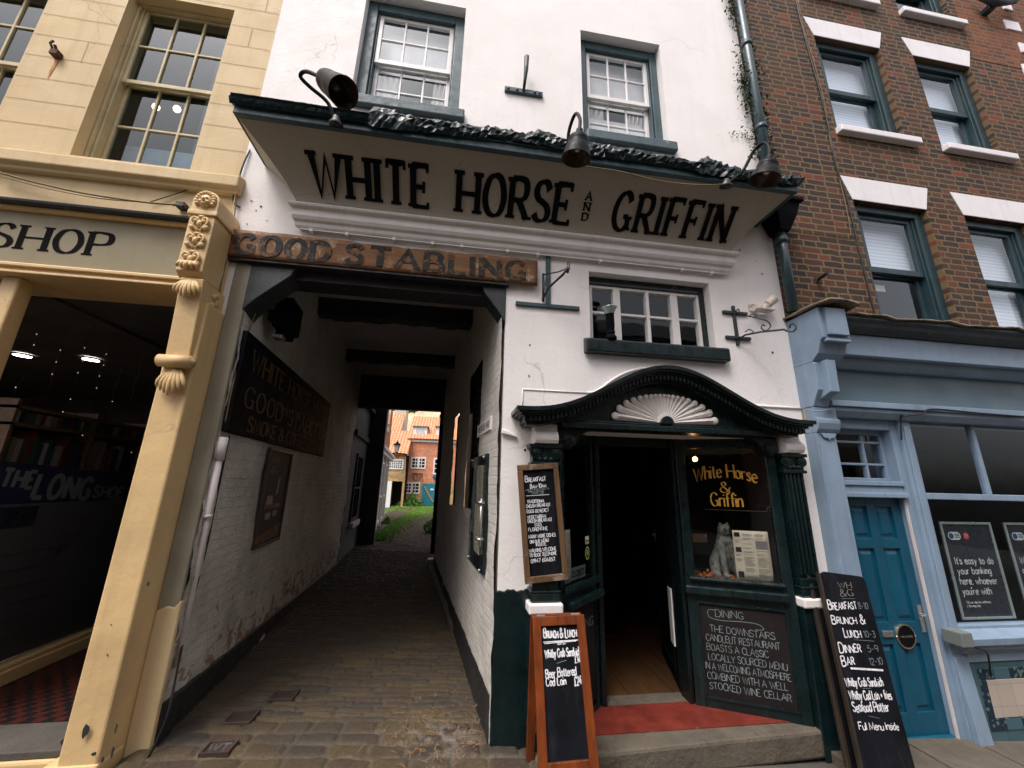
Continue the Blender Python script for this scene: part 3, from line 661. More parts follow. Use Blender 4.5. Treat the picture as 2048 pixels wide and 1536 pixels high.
def room(parent, x0, x1, y0, y1, z0, z1, mat, name='room'):
    b = MB()
    b.quad((x0,y1,z0),(x1,y1,z0),(x1,y1,z1),(x0,y1,z1)); b.quad((x0,y0,z0),(x0,y1,z0),(x0,y1,z1),(x0,y0,z1)); b.quad((x1,y0,z0),(x1,y0,z1),(x1,y1,z1),(x1,y1,z0))
    b.quad((x0,y0,z1),(x0,y1,z1),(x1,y1,z1),(x1,y0,z1)); b.quad((x0,y0,z0),(x1,y0,z0),(x1,y1,z0),(x0,y1,z0))
    return b.build(name, mat, parent, recalc=False)
def sash_window(parent, x0, x1, z0, z1, y, set_, fm, sm, cols, ru, rl, fw=.08, top=.09, bar=.018, rail=.04, glass='sky_glass', mid=.5, sill=None, sillm=None, lower_dark=False):
    """box frame, two sliding sashes, a pane in each; y = wall face, set_ = how far the frame sits back"""
    f = MB(); a = y + set_
    for bx in ((x0, x0 + fw, z0, z1), (x1 - fw, x1, z0, z1), (x0 + fw, x1 - fw, z1 - top, z1)):
        f.box(bx[0] + .001, bx[1] - .001, a, a + .14, bx[2] + .001, bx[3] - .001)
    for s, e in ((x0 + fw, x0 + fw + .018), (x1 - fw - .018, x1 - fw)): f.box(s, e, a + .025, a + .135, z0 + .03, z1 - top)     # staff bead
    f.box(x0 + fw, x1 - fw, a + .02, a + .14, z0 + .001, z0 + .03)
    wn = f.build('window', fm, parent, bevel=.006)
    i0, i1 = x0 + fw + .018, x1 - fw - .018; zb, zt = z0 + .03, z1 - top; zm = zb + (zt - zb) * mid
    for nm, (ya, s0, s1, nr) in (('upper', (a + .04, zm - .02, zt, ru)), ('lower', (a + .09, zb, zm + .02, rl))):
        s = MB(); d = .035
        s.box(i0, i0 + rail, ya, ya + d, s0, s1); s.box(i1 - rail, i1, ya, ya + d, s0, s1)
        s.box(i0 + rail, i1 - rail, ya + .001, ya + d - .001, s1 - rail, s1); s.box(i0 + rail, i1 - rail, ya + .001, ya + d - .001, s0, s0 + rail * 1.3)
        gx0, gx1, gz0, gz1 = i0 + rail, i1 - rail, s0 + rail * 1.3, s1 - rail
        for k in range(1, cols): xx = gx0 + (gx1 - gx0) * k / cols; s.box(xx - bar / 2, xx + bar / 2, ya + .004, ya + d - .004, gz0, gz1)
        for k in range(1, nr):
            zz = gz0 + (gz1 - gz0) * k / nr; s.box(gx0, gx1, ya + .006, ya + d - .006, zz - bar / 2, zz + bar / 2)
        s.build('sash', sm, wn, bevel=.003)
        g = MB(); g.quad((gx0, ya + .018, gz0), (gx1, ya + .018, gz0), (gx1, ya + .018, gz1), (gx0, ya + .018, gz1)); g.build('pane', M[glass], wn)
    if sill:
        sx0, sx1, sz0, sz1, pj = sill; s = MB(); s.prism_x([(y - pj, sz0), (y + set_ + .02, sz0), (y + set_ + .02, sz1 + .015), (y - pj, sz1)], sx0, sx1); s.build('sill', sillm, wn, bevel=.012)
    return wn
def drape(x0, x1, z0, z1, y, folds, amp, nm, parent, mat, gather=0.0):
    b = MB(); b.grid(folds * 8, 10, lambda u, v: (x0 + (x1 - x0) * (u * (1 - gather * math.sin(v * PI))), y + amp * math.sin(u * folds * 2 * PI + 2 * v) * (.6 + .4 * math.sin(3 * u)), z0 + (z1 - z0) * v))
    return b.build(nm, mat, parent, smooth=True)

# ------------------------------------------------------------------ the white inn
KL, KR, YE = -.085, -.115, 5.5                     # passage walls drift to the left as they run back
inn = thing('inn', 'white painted inn with an arched-over passage at its left and a dark green doorway', 'building', (.6, 0, 0))
holes = [(-1.73, .352, -.3, 3.27), (.84, 2.66, -.3, 2.03), (1.10, 2.285, 2.74, 3.49), (-1.165, -.165, 5.06, 6.47), (1.09, 2.02, 5.06, 6.47), (-1.165, -.165, 8.3, 9.4), (1.09, 2.02, 8.3, 9.4)]
b = MB(); wall_holes(b, -1.92, 3.05, -.35, 10.2, holes, 0, .26); b.build('wall', M['white'], inn, recalc=False)
b = MB(); b.box(-1.92, 3.05, .262, 8, 10.2, 10.4); b.box(2.98, 3.04, .262, 8, -.3, 10.2); b.box(-1.92, -1.86, .262, YE, 4.02, 10.2); b.build('side_walls_and_roof', M['roof_slate'], inn)
# passage: two long walls, ceiling, beams
def rough_wall(x0, k, y0, y1, z0, z1, sgn, mat, name, amp, holes=()):
    nu, nv = int((y1 - y0) / .045), int((z1 - z0) / .045); U = np.linspace(y0, y1, nu + 1); V = np.linspace(z0, z1, nv + 1)
    YY, ZZ = np.meshgrid(U, V); D = (fbm(YY * 3 + x0 * 9, ZZ * 3) - .5) * amp + (fbm(YY * 10, ZZ * 10 + x0) - .5) * amp * .5
    X = x0 + k * YY + sgn * D; b = MB()
    b.v = np.stack([X, YY, ZZ], -1).reshape(-1, 3).tolist()
    for j in range(nv):
        for i in range(nu):
            cy, cz = (U[i] + U[i + 1]) / 2, (V[j] + V[j + 1]) / 2
            if any(h[0] < cy < h[1] and h[2] < cz < h[3] for h in holes): continue
            q = j * (nu + 1) + i; b.f.append((q, q + 1, q + nu + 2, q + nu + 1))
    return b.build(name, mat, inn, smooth=True)
rough_wall(-1.67, KL, .0, YE, -.2, 4.05, 1, M['passage_left'], 'passage_wall', .06)
RWIN = [(.84, 1.66, 1.32, 2.86), (2.62, 3.2, 1.28, 2.62)]
rough_wall(.325, KR, .0, YE, -.3, 4.05, -1, M['passage'], 'passage_wall', .03, RWIN)
def rw(y, off=0.0): return .35 + KR * y - off      # the right passage wall, off = standing proud of it
def lw(y, off=0.0): return -1.69 + KL * y + off
b = MB(); b.box(-2.6, .6, .262, YE, 3.84, 3.98); b.build('passage_ceiling', M['soffit'], inn)
b = MB(); b.box(-2.6, .5, YE - .02, YE + .18, 3.13, 10.2); b.build('rear_lintel', M['beam'], inn)
for y, zz, hh in ((1.75, 3.62, .24), (3.75, 3.66, .2)):
    b = MB(); n = 24
    for i in range(n):
        xa, xb = -2.4 + i * 2.9 / n, -2.4 + (i + 1) * 2.9 / n; dz = .012 * math.sin(i * 1.7) + .008 * math.sin(i * .6)
        b.box(xa, xb, y, y + .2, zz + dz, 3.845)
    b.build('beam', M['beam'], inn)
b = MB(); b.box(-1.70, .36, .05, .258, 3.17, 3.268); b.build('beam', M['beam'], inn)
# curved timber brackets in the top corners of the passage mouth
for sg, xa in ((1, -1.69), (-1, .35)):
    wd, ht = (.34, .44) if sg > 0 else (.2, .36)
    P = [(xa, 3.262), (xa + sg * wd, 3.262)]
    for t in np.linspace(.12, 1, 7): P.append((xa + sg * (wd * (1 - t) ** 1.5 + .03 * (1 - t)), 3.262 - ht * t ** .75))
    b = MB(); b.prism_y(P, -.012, .2); b.build('corner_bracket', M['iron'], inn, bevel=.006)
# plinths
b = MB(); b.prism([(.02, .26), (.02, -.25), (YE, -.25), (YE, .07)], lambda a, z: (lw(a, .0), a, z), lambda a, z: (lw(a, .035), a, z)); b.build('plinth', M['plinth'], inn, bevel=.012)
b = MB(); b.prism([(.03, .22), (.03, -.3), (YE, -.3), (YE, .16)], lambda a, z: (rw(a, .0), a, z), lambda a, z: (rw(a, .03), a, z)); b.build('plinth', M['plinth'], inn, bevel=.012)
P = [(.333, -.3), (.575, -.3), (.575, .87)] + [(.575 - .242 * k / 14 + .004 * math.sin(k * 5), .87 + .007 * math.sin(k * 2.3) + .006 * math.sin(k * .9 + 1)) for k in range(1, 14)] + [(.333, .875)]
b = MB(); b.prism_y(P, -.018, .05); b.build('plinth', M['teal_dark'], inn, bevel=.012)
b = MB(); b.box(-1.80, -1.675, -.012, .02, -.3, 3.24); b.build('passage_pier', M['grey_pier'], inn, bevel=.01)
b = MB(); b.prism_y([(-1.80, -.3), (-1.665, -.3), (-1.665, .84), (-1.70, .80), (-1.74, .81), (-1.80, .78)], -.018, .02); b.build('painted_pier_base', M['cream'], inn, bevel=.01)
# upper windows
for (x0, x1) in ((-1.165, -.165), (1.09, 2.02)):
    for z0 in (5.06, 8.3):
        wn = sash_window(inn, x0, x1, z0, min(z0 + 1.41, 9.4), 0, .09, M['teal_frame'], M['white_trim'], 3, 2, 2, fw=.10 if x0 < 0 else .085, top=.115,
                    sill=(x0 + .02, x1 + .06, z0 - .11, z0 + .0, .06), sillm=M['teal_sill'])
        if z0 < 6:
            drape(x0 + .1, x0 + .43, z0, z0 + 1.3, .28, 4, .018, 'curtain', wn, M['curtain'], .25)
            drape(x1 - .1, x1 - .36, z0, z0 + 1.3, .28, 4, .018, 'curtain', wn, M['curtain'], .25)
            b = MB(); b.quad((x0, .255, z0 + .66), (x1, .255, z0 + .66), (x1, .255, z0 + 1.42), (x0, .255, z0 + 1.42)); b.build('blind', M['curtain'], wn)
            if x0 > 0:
                b = MB(); b.quad((x0, .25, z0), (x1, .25, z0), (x1, .25, z0 + .50), (x0, .25, z0 + .50)); b.build('blind', M['curtain'], wn)
room(inn, -1.8, 2.9, .262, 2.6, 4.6, 10, M['room_mid'])
# the little eight-light window over the door
wx0, wx1, wz0, wz1 = 1.10, 2.285, 2.74, 3.49
f = MB()
for q in ((wx0, wx0 + .035, wz0, wz1), (wx1 - .05, wx1, wz0, wz1), (wx0 + .035, wx1 - .05, wz1 - .075, wz1)): f.box(q[0] + .001, q[1] - .001, .085, .2, q[2], q[3] - .001)
wn = f.build('window', M['teal_dark'], inn, bevel=.005)
s = MB(); X = [wx0 + .035, wx0 + .30, wx0 + .605, wx0 + .875, wx1 - .05]; zb, zt = wz0 + .09, wz1 - .075
s.box(X[0], X[4], .1, .16, zb, zb + .05); s.box(X[0], X[4], .1, .16, zt - .028, zt)
for xx, hw in ((X[0] + .014, .014), (X[1], .034), (X[2], .016), (X[3], .036), (X[4] - .014, .014)): s.box(xx - hw, xx + hw, .098, .158, zb + .045, zt - .022)
zmid = (zb + zt) / 2 + .02
for k in range(4): s.box(X[k] + .02, X[k + 1] - .02, .105, .15, zmid - .012, zmid + .012)
s.build('sash', M['white_trim'], wn, bevel=.004)
g = MB(); g.quad((X[0], .13, zb), (X[4], .13, zb), (X[4], .13, zt), (X[0], .13, zt)); g.build('pane', M['glass'], wn)
s = MB(); s.prism_x([(-.075, 2.695), (.1, 2.695), (.1, 2.85), (-.02, 2.835), (-.075, 2.815)], 1.035, 2.365); s.build('sill', M['teal_dark'], wn, bevel=.014)
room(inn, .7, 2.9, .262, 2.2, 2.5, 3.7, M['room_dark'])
# a line of old stucco moulding over the doorway
zz = [(.51, 2.16), (.512, 2.35), (1.06, 2.35), (1.14, 2.37), (1.28, 2.475), (1.4, 2.545), (1.55, 2.595), (1.7, 2.61), (1.87, 2.60), (2.02, 2.56), (2.2, 2.45), (2.36, 2.36), (2.5, 2.325), (3.05, 2.32)]
b = MB(); b.tube([(x, -.002, z) for x, z in spline(zz[2:], 4)], .012, 6); b.tube([(x, -.001, z) for x, z in zz[:3]], .007, 6); b.build('stucco_line', M['white'], inn, smooth=True)
# old fixing holes and plugs in the white wall
b = MB(); R = random.Random(12)
for px, py in ((503, 402), (522, 413), (512, 421), (494, 448), (534, 441), (1480, 500), (1511, 522), (1524, 548), (1210, 690), (1545, 705), (1530, 640), (1060, 690), (1058, 752), (1050, 900)):
    c = at(px, py, -.003); r = R.uniform(.006, .012); b.add([(c.x + r * math.cos(a) * R.uniform(.7, 1.2), -.003, c.z + r * math.sin(a) * R.uniform(.7, 1.2)) for a in np.linspace(0, 2 * PI, 8)[:-1]], [tuple(range(7))])
b.build('fixing_holes', M['print_dark'], inn, recalc=False)
# broken corner stop on the passage pier
b = MB(); b.prism_y([(.345, 1.98), (.475, 1.955), (.40, 2.005), (.345, 2.02)], -.03, .02); b.build('corner_stop', M['white'], inn, bevel=.008)

# ---- doorway: step, recessed porch, splayed windows, canopy
A_, B_ = Vector((1.965, .275, 0)), Vector((2.66, -.068, 0))                 # right splay, from the door jamb out to the pilaster
U_R = (B_ - A_).normalized(); N_R = Vector((U_R.y, -U_R.x, 0)); LR = (B_ - A_).length
C_, D_ = Vector((.80, -.07, 0)), Vector((1.225, .34, 0)); U_L = (D_ - C_).normalized(); N_L = Vector((U_L.y, -U_L.x, 0)); LL = (D_ - C_).length
Zv = Vector((0, 0, 1))
def splay(O, U, N, L, z_mid0, z_mid1, zb, zt, e0, e1):
    """panelled dado, deep sill, glazed upper light"""
    f = MB()
    f.obox(O, U, Zv, N, 0, e0, zb, zt, -.05, .0); f.obox(O, U, Zv, N, L - e1, L, zb, zt, -.05, .0)
    f.obox(O, U, Zv, N, e0, L - e1, zb, zb + .085, -.05, -.002); f.obox(O, U, Zv, N, e0, L - e1, z_mid0 - .055, z_mid1 - .02, -.05, -.002)
    f.obox(O, U, Zv, N, e0, L - e1, zt - .08, zt, -.05, -.002)
    return f
f = splay(A_, U_R, N_R, LR, .76, .90, -.05, 2.03, .075, .075); wn = f.build('bay_window', M['teal_dark'], inn, bevel=.006)
b = MB(); b.obox(A_, U_R, Zv, N_R, -.01, LR - .05, .765, .83, -.02, .045); b.obox(A_, U_R, Zv, N_R, .03, LR - .06, .865, .895, -.02, .03); b.build('sill', M['teal_dark'], wn, bevel=.012)
g = MB(); g.obox(A_, U_R, Zv, N_R, .07, LR - .07, .88, 1.955, -.03, -.025); g.build('pane', M['dark_glass'], wn)
b = MB(); b.prism_z([(A_.x, A_.y + .02), (B_.x - .02, B_.y + .06), (2.9, .02), (2.9, .62), (2.05, .75)], .84, .868); b.build('display_shelf', M['room_dark'], wn)
f = splay(C_, U_L, N_L, LL, .76, .90, -.08, 2.03, .06, .06); wn = f.build('bay_window', M['teal_dark'], inn, bevel=.006)
b = MB(); b.obox(C_, U_L, Zv, N_L, .06, LL - .0, .74, .80, -.02, .06); b.obox(C_, U_L, Zv, N_L, .02, LL - .01, .845, .89, -.02, .035); b.build('sill', M['teal_dark'], wn, bevel=.012)
g = MB(); g.obox(C_, U_L, Zv, N_L, .055, LL - .055, .88, 1.955, -.03, -.025); g.build('pane', M['dark_glass'], wn)
b = MB(); b.obox(C_, U_L, Zv, N_L, .06, LL - .06, .04, .70, -.022, -.012); b.build('chalk_panel', M['dusty_chalkboard'], wn)
b = MB(); fr = lambda u, v, n: C_ + U_L * u + Zv * v + N_L * (n - .010)
text(b, 'DINING', fr, .2, .55, .06, u1=.5, stem=.1, seg=3)
b.build('chalk_writing', M['chalk_dim'], wn)
b = MB(); b.box(.98, 2.6, .3, 4.0, 2.035, 2.06); b.prism_z([(.84, .0), (2.66, .0), (2.66, -.07), (.80, -.07)], 2.034, 2.06); b.box(.84, 2.66, .0, .3, 2.034, 2.058); b.build('porch_ceiling', M['canopy'], inn)
# porch floor: stone step, red band, boards
b = MB(); b.prism_z([(.60, -.19), (2.68, -.11), (2.70, .02), (.60, .02)], -.20, -.034); b.build('door_step', M['stone'], inn, bevel=.02)
b = MB(); b.prism_z([(.9, .0), (2.53, .0), (2.07, .255), (2.0, .33), (1.2, .33)], -.10, -.028); b.build('red_threshold', M['red_floor'], inn)
b = MB(); b.prism_z([(1.2, .331), (2.0, .331), (2.0, .47), (1.2, .47)], -.10, -.026); b.build('door_sill', M['stone'], inn)
b = MB()
for i in range(9): b.box(.95 + i * .19, .95 + (i + 1) * .19 - .006, .471, 4.0, -.08, -.028)
b.build('floor_boards', M['plank'], inn)
# door frame and the dark hall behind
b = MB(); b.box(1.222, 1.262, .32, .42, -.03, 2.03); b.box(1.93, 1.968, .29, .42, -.03, 2.03); b.box(1.262, 1.93, .325, .4, 1.955, 2.03); b.build('door_frame', M['canopy'], inn, bevel=.005)
# the open door leaf stands back against the right side
d0, d1 = Vector((1.955, .43, 0)), Vector((2.20, 1.16, 0)); ud = (d1 - d0).normalized(); nd = Vector((-ud.y, ud.x, 0))
b = MB(); b.obox(d0, ud, Zv, nd, 0, .78, -.01, 1.94, -.022, .022)
for (u0, u1, v0, v1) in ((.09, .69, .1, .75), (.09, .36, .95, 1.8), (.42, .69, .95, 1.8)):
    b.obox(d0, ud, Zv, nd, u0, u1, v0, v0 + .03, .022, .034); b.obox(d0, ud, Zv, nd, u0, u1, v1 - .03, v1, .022, .034); b.obox(d0, ud, Zv, nd, u0, u0 + .03, v0 + .03, v1 - .03, .022, .034); b.obox(d0, ud, Zv, nd, u1 - .03, u1, v0 + .03, v1 - .03, .022, .034)
dr = b.build('door', M['black'], inn, bevel=.003)
b = MB(); b.obox(d0, ud, Zv, nd, .04, .17, .30, .74, .024, .036); b.build('kick_plate', M['white_frame'], dr)
b = MB(); c = d0 + ud * .66 + Zv * 1.12 + nd * .05; b.obox(d0, ud, Zv, nd, .63, .68, 1.05, 1.24, .03, .037); b.ball(c, .022); b.build('handle', M['brass'], dr, smooth=True)
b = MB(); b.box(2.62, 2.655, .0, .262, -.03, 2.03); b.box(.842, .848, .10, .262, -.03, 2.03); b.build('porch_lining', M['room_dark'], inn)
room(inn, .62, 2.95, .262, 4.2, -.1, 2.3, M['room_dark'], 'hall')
b = MB(); b.box(1.35, 2.0, 2.3, 2.34, .9, 1.75); b.build('hall_picture', M['room_mid'], inn)
b = MB(); b.box(1.0, 1.9, 1.75, 1.8, -.03, 1.94); b.build('inner_door', M['black'], inn, bevel=.01)
# pilasters
def pilaster(x0, x1, yf):
    xc = (x0 + x1) / 2; hw = (x1 - x0) / 2
    b = MB(); b.box(x0 + .015, x1 - .015, yf + .02, .03, .95, 1.76)
    n = 5
    for i in range(n):                                               # raised fillets between the flutes
        xa = x0 + .02 + (x1 - x0 - .04 - .02) * i / (n - 1); b.box(xa, xa + .02, yf, yf + .021, .97, 1.75)
    p = b.build('pilaster', M['teal_dark'], inn, bevel=.004)
    c = MB(); c.box(x0 - .015, x1 + .015, yf - .03, .03, 1.872, 1.90); c.box(x0 + .01, x1 - .01, yf - .004, .03, 1.765, 1.872); c.box(x0 - .005, x1 + .005, yf - .015, .03, 1.742, 1.766)
    for s in (-1, 1):                                                # ionic volutes
        cx = xc + s * (hw - .03)
        for r, t in ((.043, .016), (.026, .022), (.012, .03)): c.lathe([(0, 0), (r, 0), (r, t), (0, t)], (cx, yf - .004, 1.835), (0, -1, 0), 18)
    for k in (-1, 0, 1): c.ball((xc + k * .045, yf - .006, 1.79), .018, .014, .018)
    c.build('capital', M['teal_dark'], p, bevel=.003)
    c = MB(); prof = [(1.905, -.045), (1.93, -.06), (1.955, -.062), (1.985, -.045), (2.01, -.02), (2.055, -.012)]
    c.prism_x([(.02, 1.9)] + [(yf + y, z) for z, y in prof] + [(.02, 2.055)], x0 + .02, x1 - .02); c.build('console', M['console_white'], p, bevel=.004)
    c = MB(); c.box(x0 + .015, x1 - .015, yf, .03, .89, .95); c.box(x0, x1, yf - .012, .03, .872, .892); c.box(x0 + .005, x1 - .005, yf - .006, .03, .815, .874); c.build('base', M['teal_dark'], p, bevel=.01)
    c = MB(); c.box(x0 - .012, x1 + .012, yf - .03, .03, .745, .812); c.build('base_block', M['console_white'], p, bevel=.012)
    c = MB(); c.box(x0 - .0, x1 + .0, yf + .0, .03, -.25, .742); c.build('pedestal', M['teal_dark'], p, bevel=.006)
pilaster(.565, .785, -.11); pilaster(2.675, 2.88, -.11)
# swan-neck canopy
def sw(x):                                                           # underside line of the canopy moulding
    t = (x - 1.64) / 1.17; t = max(-1, min(1, t)); return 2.06 + .385 * (0.5 + 0.5 * math.cos(PI * t)) ** 1.25
XS = np.linspace(.47, 2.81, 61)
def band(y0, y1, lo, hi, xs, nm, mat, par, bv=.0):
    b = MB(); P = [(x, sw(x) + lo) for x in xs] + [(x, sw(x) + hi) for x in xs[::-1]]
    n = len(xs)
    for i in range(n - 1):
        q = [(xs[i], sw(xs[i]) + lo), (xs[i + 1], sw(xs[i + 1]) + lo), (xs[i + 1], sw(xs[i + 1]) + hi), (xs[i], sw(xs[i]) + hi)]
        vs = [(a, y0, c) for a, c in q] + [(a, y1, c) for a, c in q]; fs = [(0, 1, 2, 3), (4, 7, 6, 5), (0, 4, 5, 1), (3, 2, 6, 7)]
        if i == 0: fs.append((0, 3, 7, 4))
        if i == n - 2: fs.append((1, 5, 6, 2))
        b.add(vs, fs)
    return b.build(nm, mat, par, bevel=bv)
cn = band(-.31, .01, .062, .092, np.linspace(.42, 2.86, 61), 'canopy', M['canopy'], inn)
for y0, lo, hi, e in ((-.295, .046, .062, .02), (-.27, .030, .046, .04), (-.235, -.012, .030, .07), (-.21, -.030, -.012, .085)):
    band(y0, .01, lo, hi, np.linspace(.42 + e, 2.86 - e, 61), 'moulding', M['canopy'], cn)
b = MB(); s_ = .52; x = .52
while x < 2.78:
    sl = (sw(x + .01) - sw(x - .01)) / .02; ln = .034 / math.sqrt(1 + sl * sl); z = sw(x)
    b.prism_y([(x, z - .008), (x + ln * .6, z - .008 + sl * ln * .6), (x + ln * .6, z + .028 + sl * ln * .6), (x, z + .028)], -.258, -.234); x += ln
b.build('dentils', M['teal_dark'], cn)
b = MB(); P = [(.79, 2.035)] + [(2.67, 2.035)] + [(x, max(2.05, sw(x) - .01)) for x in XS[::-1] if .79 < x < 2.67]; b.prism_y(P, -.13, .012); b.build('tympanum', M['teal_dark'], cn)
b = MB(); b.box(.79, 2.67, -.165, .012, 2.03, 2.075); b.box(.80, 2.66, -.15, .012, 2.075, 2.095); b.build('beam_band', M['teal_dark'], cn, bevel=.006)
f = MB(); fx, fz = 1.655, 2.105; n = 19
for i in range(n):
    a = PI * (i + .5) / n; ca, sa = math.cos(a), math.sin(a); r = .40 * (1 / math.sqrt((ca / 1.09) ** 2 + (sa / .56) ** 2)); r0 = .06
    d = Vector((ca, 0, sa)); t_ = Vector((-sa, 0, ca)); O = Vector((fx, -.135, fz)); w0, w1 = .010, .5 * r * PI / n * .88
    f.add([O + d * r0 - t_ * w0, O + d * r0 + t_ * w0, O + d * r + t_ * w1, O + d * r - t_ * w1, O + d * r0 + Vector((0, -.012, 0)), O + d * r + Vector((0, -.034, 0))],
          [(0, 4, 5, 3), (4, 1, 2, 5), (0, 1, 4), (3, 5, 2)])
    f.ball(O + d * (r - .004) + Vector((0, -.012, 0)), w1 * 1.02, .022, w1 * 1.02, 10, 6)
f.prism_y([(fx + .075 * math.cos(t), fz + .075 * math.sin(t)) for t in np.linspace(0, PI, 12)], -.15, -.13); f.build('fan_ornament', M['console_white'], cn, smooth=False)
b = MB(); b.prism_y([(fx + .055 * math.cos(t), fz - .01 + .06 * math.sin(t)) for t in np.linspace(0, PI, 12)], -.175, -.13); b.build('fan_hub', M['teal_dark'], cn)
for sg, xa in ((1, .79), (-1, 2.665)):                               # scrolled brackets under the beam
    P = [(xa, 2.028), (xa + sg * .27, 2.028), (xa + sg * .20, 2.0), (xa + sg * .15, 1.955), (xa + sg * .125, 1.90), (xa + sg * .075, 1.872), (xa + sg * .02, 1.885), (xa, 1.92)]
    b = MB(); b.prism_y(P, -.10, -.04); b.lathe([(0, 0), (.05, 0), (.05, .012), (.034, .012), (.034, .02), (0, .02)], (xa + sg * .07, -.10, 1.935), (0, -1, 0), 16); b.build('scroll_bracket', M['canopy'], cn, bevel=.004)
# ------------------------------------------------------------------ coved name board over the inn
hood = thing('name_board', 'long coved board lettered WHITE HORSE AND GRIFFIN under a crumpled dark lead hood', 'sign', (.55, 0, 3.7))
CX0, CX1, CZ0, CH = -1.40, 2.49, 3.77, .42
cy = lambda t: -.085 - .39 * t ** 1.5
cz = lambda t: CZ0 + CH * t
cl = lambda t: CX0 - .35 * t ** 1.4
cr = lambda t: CX1 + .37 * t ** 1.4
b = MB(); NT_ = 14
for i in range(NT_):
    a, c = i / NT_, (i + 1) / NT_
    b.quad((cl(a), cy(a), cz(a)), (cr(a), cy(a), cz(a)), (cr(c), cy(c), cz(c)), (cl(c), cy(c), cz(c)))
    b.quad((cl(a), .01, cz(a)), (cl(a), cy(a), cz(a)), (cl(c), cy(c), cz(c)), (cl(c), .01, cz(c)))
    b.quad((cr(a), .01, cz(a)), (cr(c), .01, cz(c)), (cr(c), cy(c), cz(c)), (cr(a), cy(a), cz(a)))
b.build('cove', M['cove'], hood)
b = MB(); prof = [(.01, 3.60), (-.04, 3.60), (-.05, 3.612), (-.058, 3.64), (-.078, 3.655), (-.092, 3.68), (-.094, 3.71), (-.098, 3.735), (-.128, 3.748), (-.135, 3.762), (-.13, 3.775), (.01, 3.775)]
n = len(prof); off = lambda y: -y * .55
vs = [(CX0 - off(y) + .02, y, z) for y, z in prof] + [(CX1 + off(y) - .02, y, z) for y, z in prof]
b.add(vs, [tuple(range(n)), tuple(range(n, 2 * n))[::-1]] + [(i, n + i, n + (i + 1) % n, (i + 1) % n) for i in range(n)]); b.build('moulding', M['white_trim'], hood)
# a thin painted conduit clipped under the moulding
b = MB(); b.tube([(CX0 + .03, -.035, 3.588), (-.2, -.035, 3.583), (1.2, -.035, 3.588), (CX1, -.035, 3.585)], .008, 6)
for x in (-1.28, -1.0, -.62, -.3, -.05, .35, .62, 1.2, 2.0, 2.3): b.box(x - .012, x + .012, -.05, .0, 3.568, 3.592)
b.build('conduit', M['white_trim'], hood)
# front board and the lead that hangs over it
zt = CZ0 + CH; yf = cy(1)
b = MB(); b.box(cl(1) - .005, cr(1) + .03, yf - .03, yf + .02, zt - .012, zt + .055); b.box(cl(1) - .005, cl(1) + .01, yf + .02, 0, zt - .012, zt + .055); b.box(cr(1) - .01, cr(1) + .03, yf + .02, 0, zt - .012, zt + .055)
b.box(cl(1) - .02, cr(1) + .045, yf - .045, yf - .02, zt + .055, zt + .085); b.build('fascia', M['teal_frame'], hood, bevel=.006)
xL, xR = cl(1) - .02, cr(1) + .05; RJ = np.random.default_rng(5); NU = 170; NV = 12; JT = RJ.uniform(-1, 1, (NV + 1, NU + 1, 3))
def lead_pt(u, v):
    """v 0 = hem hanging over the fascia, .45 = front edge, 1 = against the wall; dressed sheet, crinkled like foil"""
    i, j = int(round(u * NU)), int(round(v * NV)); x = xL + (xR - xL) * u; flat = x < -.78
    nz = float(fbm(np.array([x * 2.3 + 40]), np.array([v * 2.0]), 3)[0]) - .5; ph = math.sin(x * 1.9 + .4) * .6 + math.sin(x * 4.3 + 1) * .4
    ct = .12 if flat else 1.0; lift = .14 if flat else .172
    if x > 1.3: lift -= .04 * min(1, (x - 1.3) / .5)
    for xs_, hh in ((-.74, .05), (.52, .06), (2.0, .075)):                               # lapped ends of the sheets stand up
        q = (x - xs_) / (.10 if x < xs_ else .22); lift += hh * max(0, 1 - abs(q)) * ct if not flat else 0
    if v < .45:
        t = v / .45; hem = zt + .042 + (.035 * ph + .03 * nz) * ct * (1 - t); z = hem + (zt + lift + .03 * nz * ct - hem) * t; y = yf - .052 - .028 * math.sin(t * PI)
    else:
        t = (v - .45) / .55; z = zt + lift + .03 * nz * ct * (1 - t) + .02 * math.sin(min(1, t * 4) * PI / 2) + .09 * t; y = yf - .048 + (.048 - yf) * t
    a = JT[j, i]; k = .013 * ct * (1 if v < .75 else .4)
    if flat and .18 < v < .30: y += .022                                                  # the groove between the two rolls at the plain end
    return (x + a[0] * .006 * ct, y + a[1] * k, z + a[2] * k * .8)
b = MB(); b.grid(NU, NV, lead_pt); b.build('lead_hood', M['lead'], hood, smooth=False, solid=.006)
b = MB(); b.tube([(xL + .01, yf - .05, zt + .11), (xL + .01, -.2, zt + .16), (xL + .01, 0.0, zt + .21)], .026, 8); b.build('lead_roll', M['lead'], hood, smooth=True)
# lettering painted on the cove
cf = lambda u, v, n: Vector((u, cy(v / CH) - n * .75, cz(v / CH) - n * .65))
for wd, a, c, sm, tk in (('WHITE', -1.265, -.355, .235, .36), ('HORSE', -.10, .87, .235, .28), ('GRIFFIN', 1.28, 2.385, .205, .38)):
    b = MB(); text(b, wd, cf, a, .092, .222, u1=c, stem=sm, hair=.095, nib=12, serif=.8, depth=.004, track=tk, seg=8); b.build('lettering', M['letter_black'], hood)
b = MB()
for ch, v in (('A', .25), ('N', .19), ('D', .13)): text(b, ch, cf, .995, v, .045, u1=1.045, stem=.32, hair=.14, nib=15, serif=.8, depth=.003)
for v in (.237, .172): line(b, cf, (.985, v), (1.06, v), .004, .003)
b.build('lettering', M['letter_black'], hood)

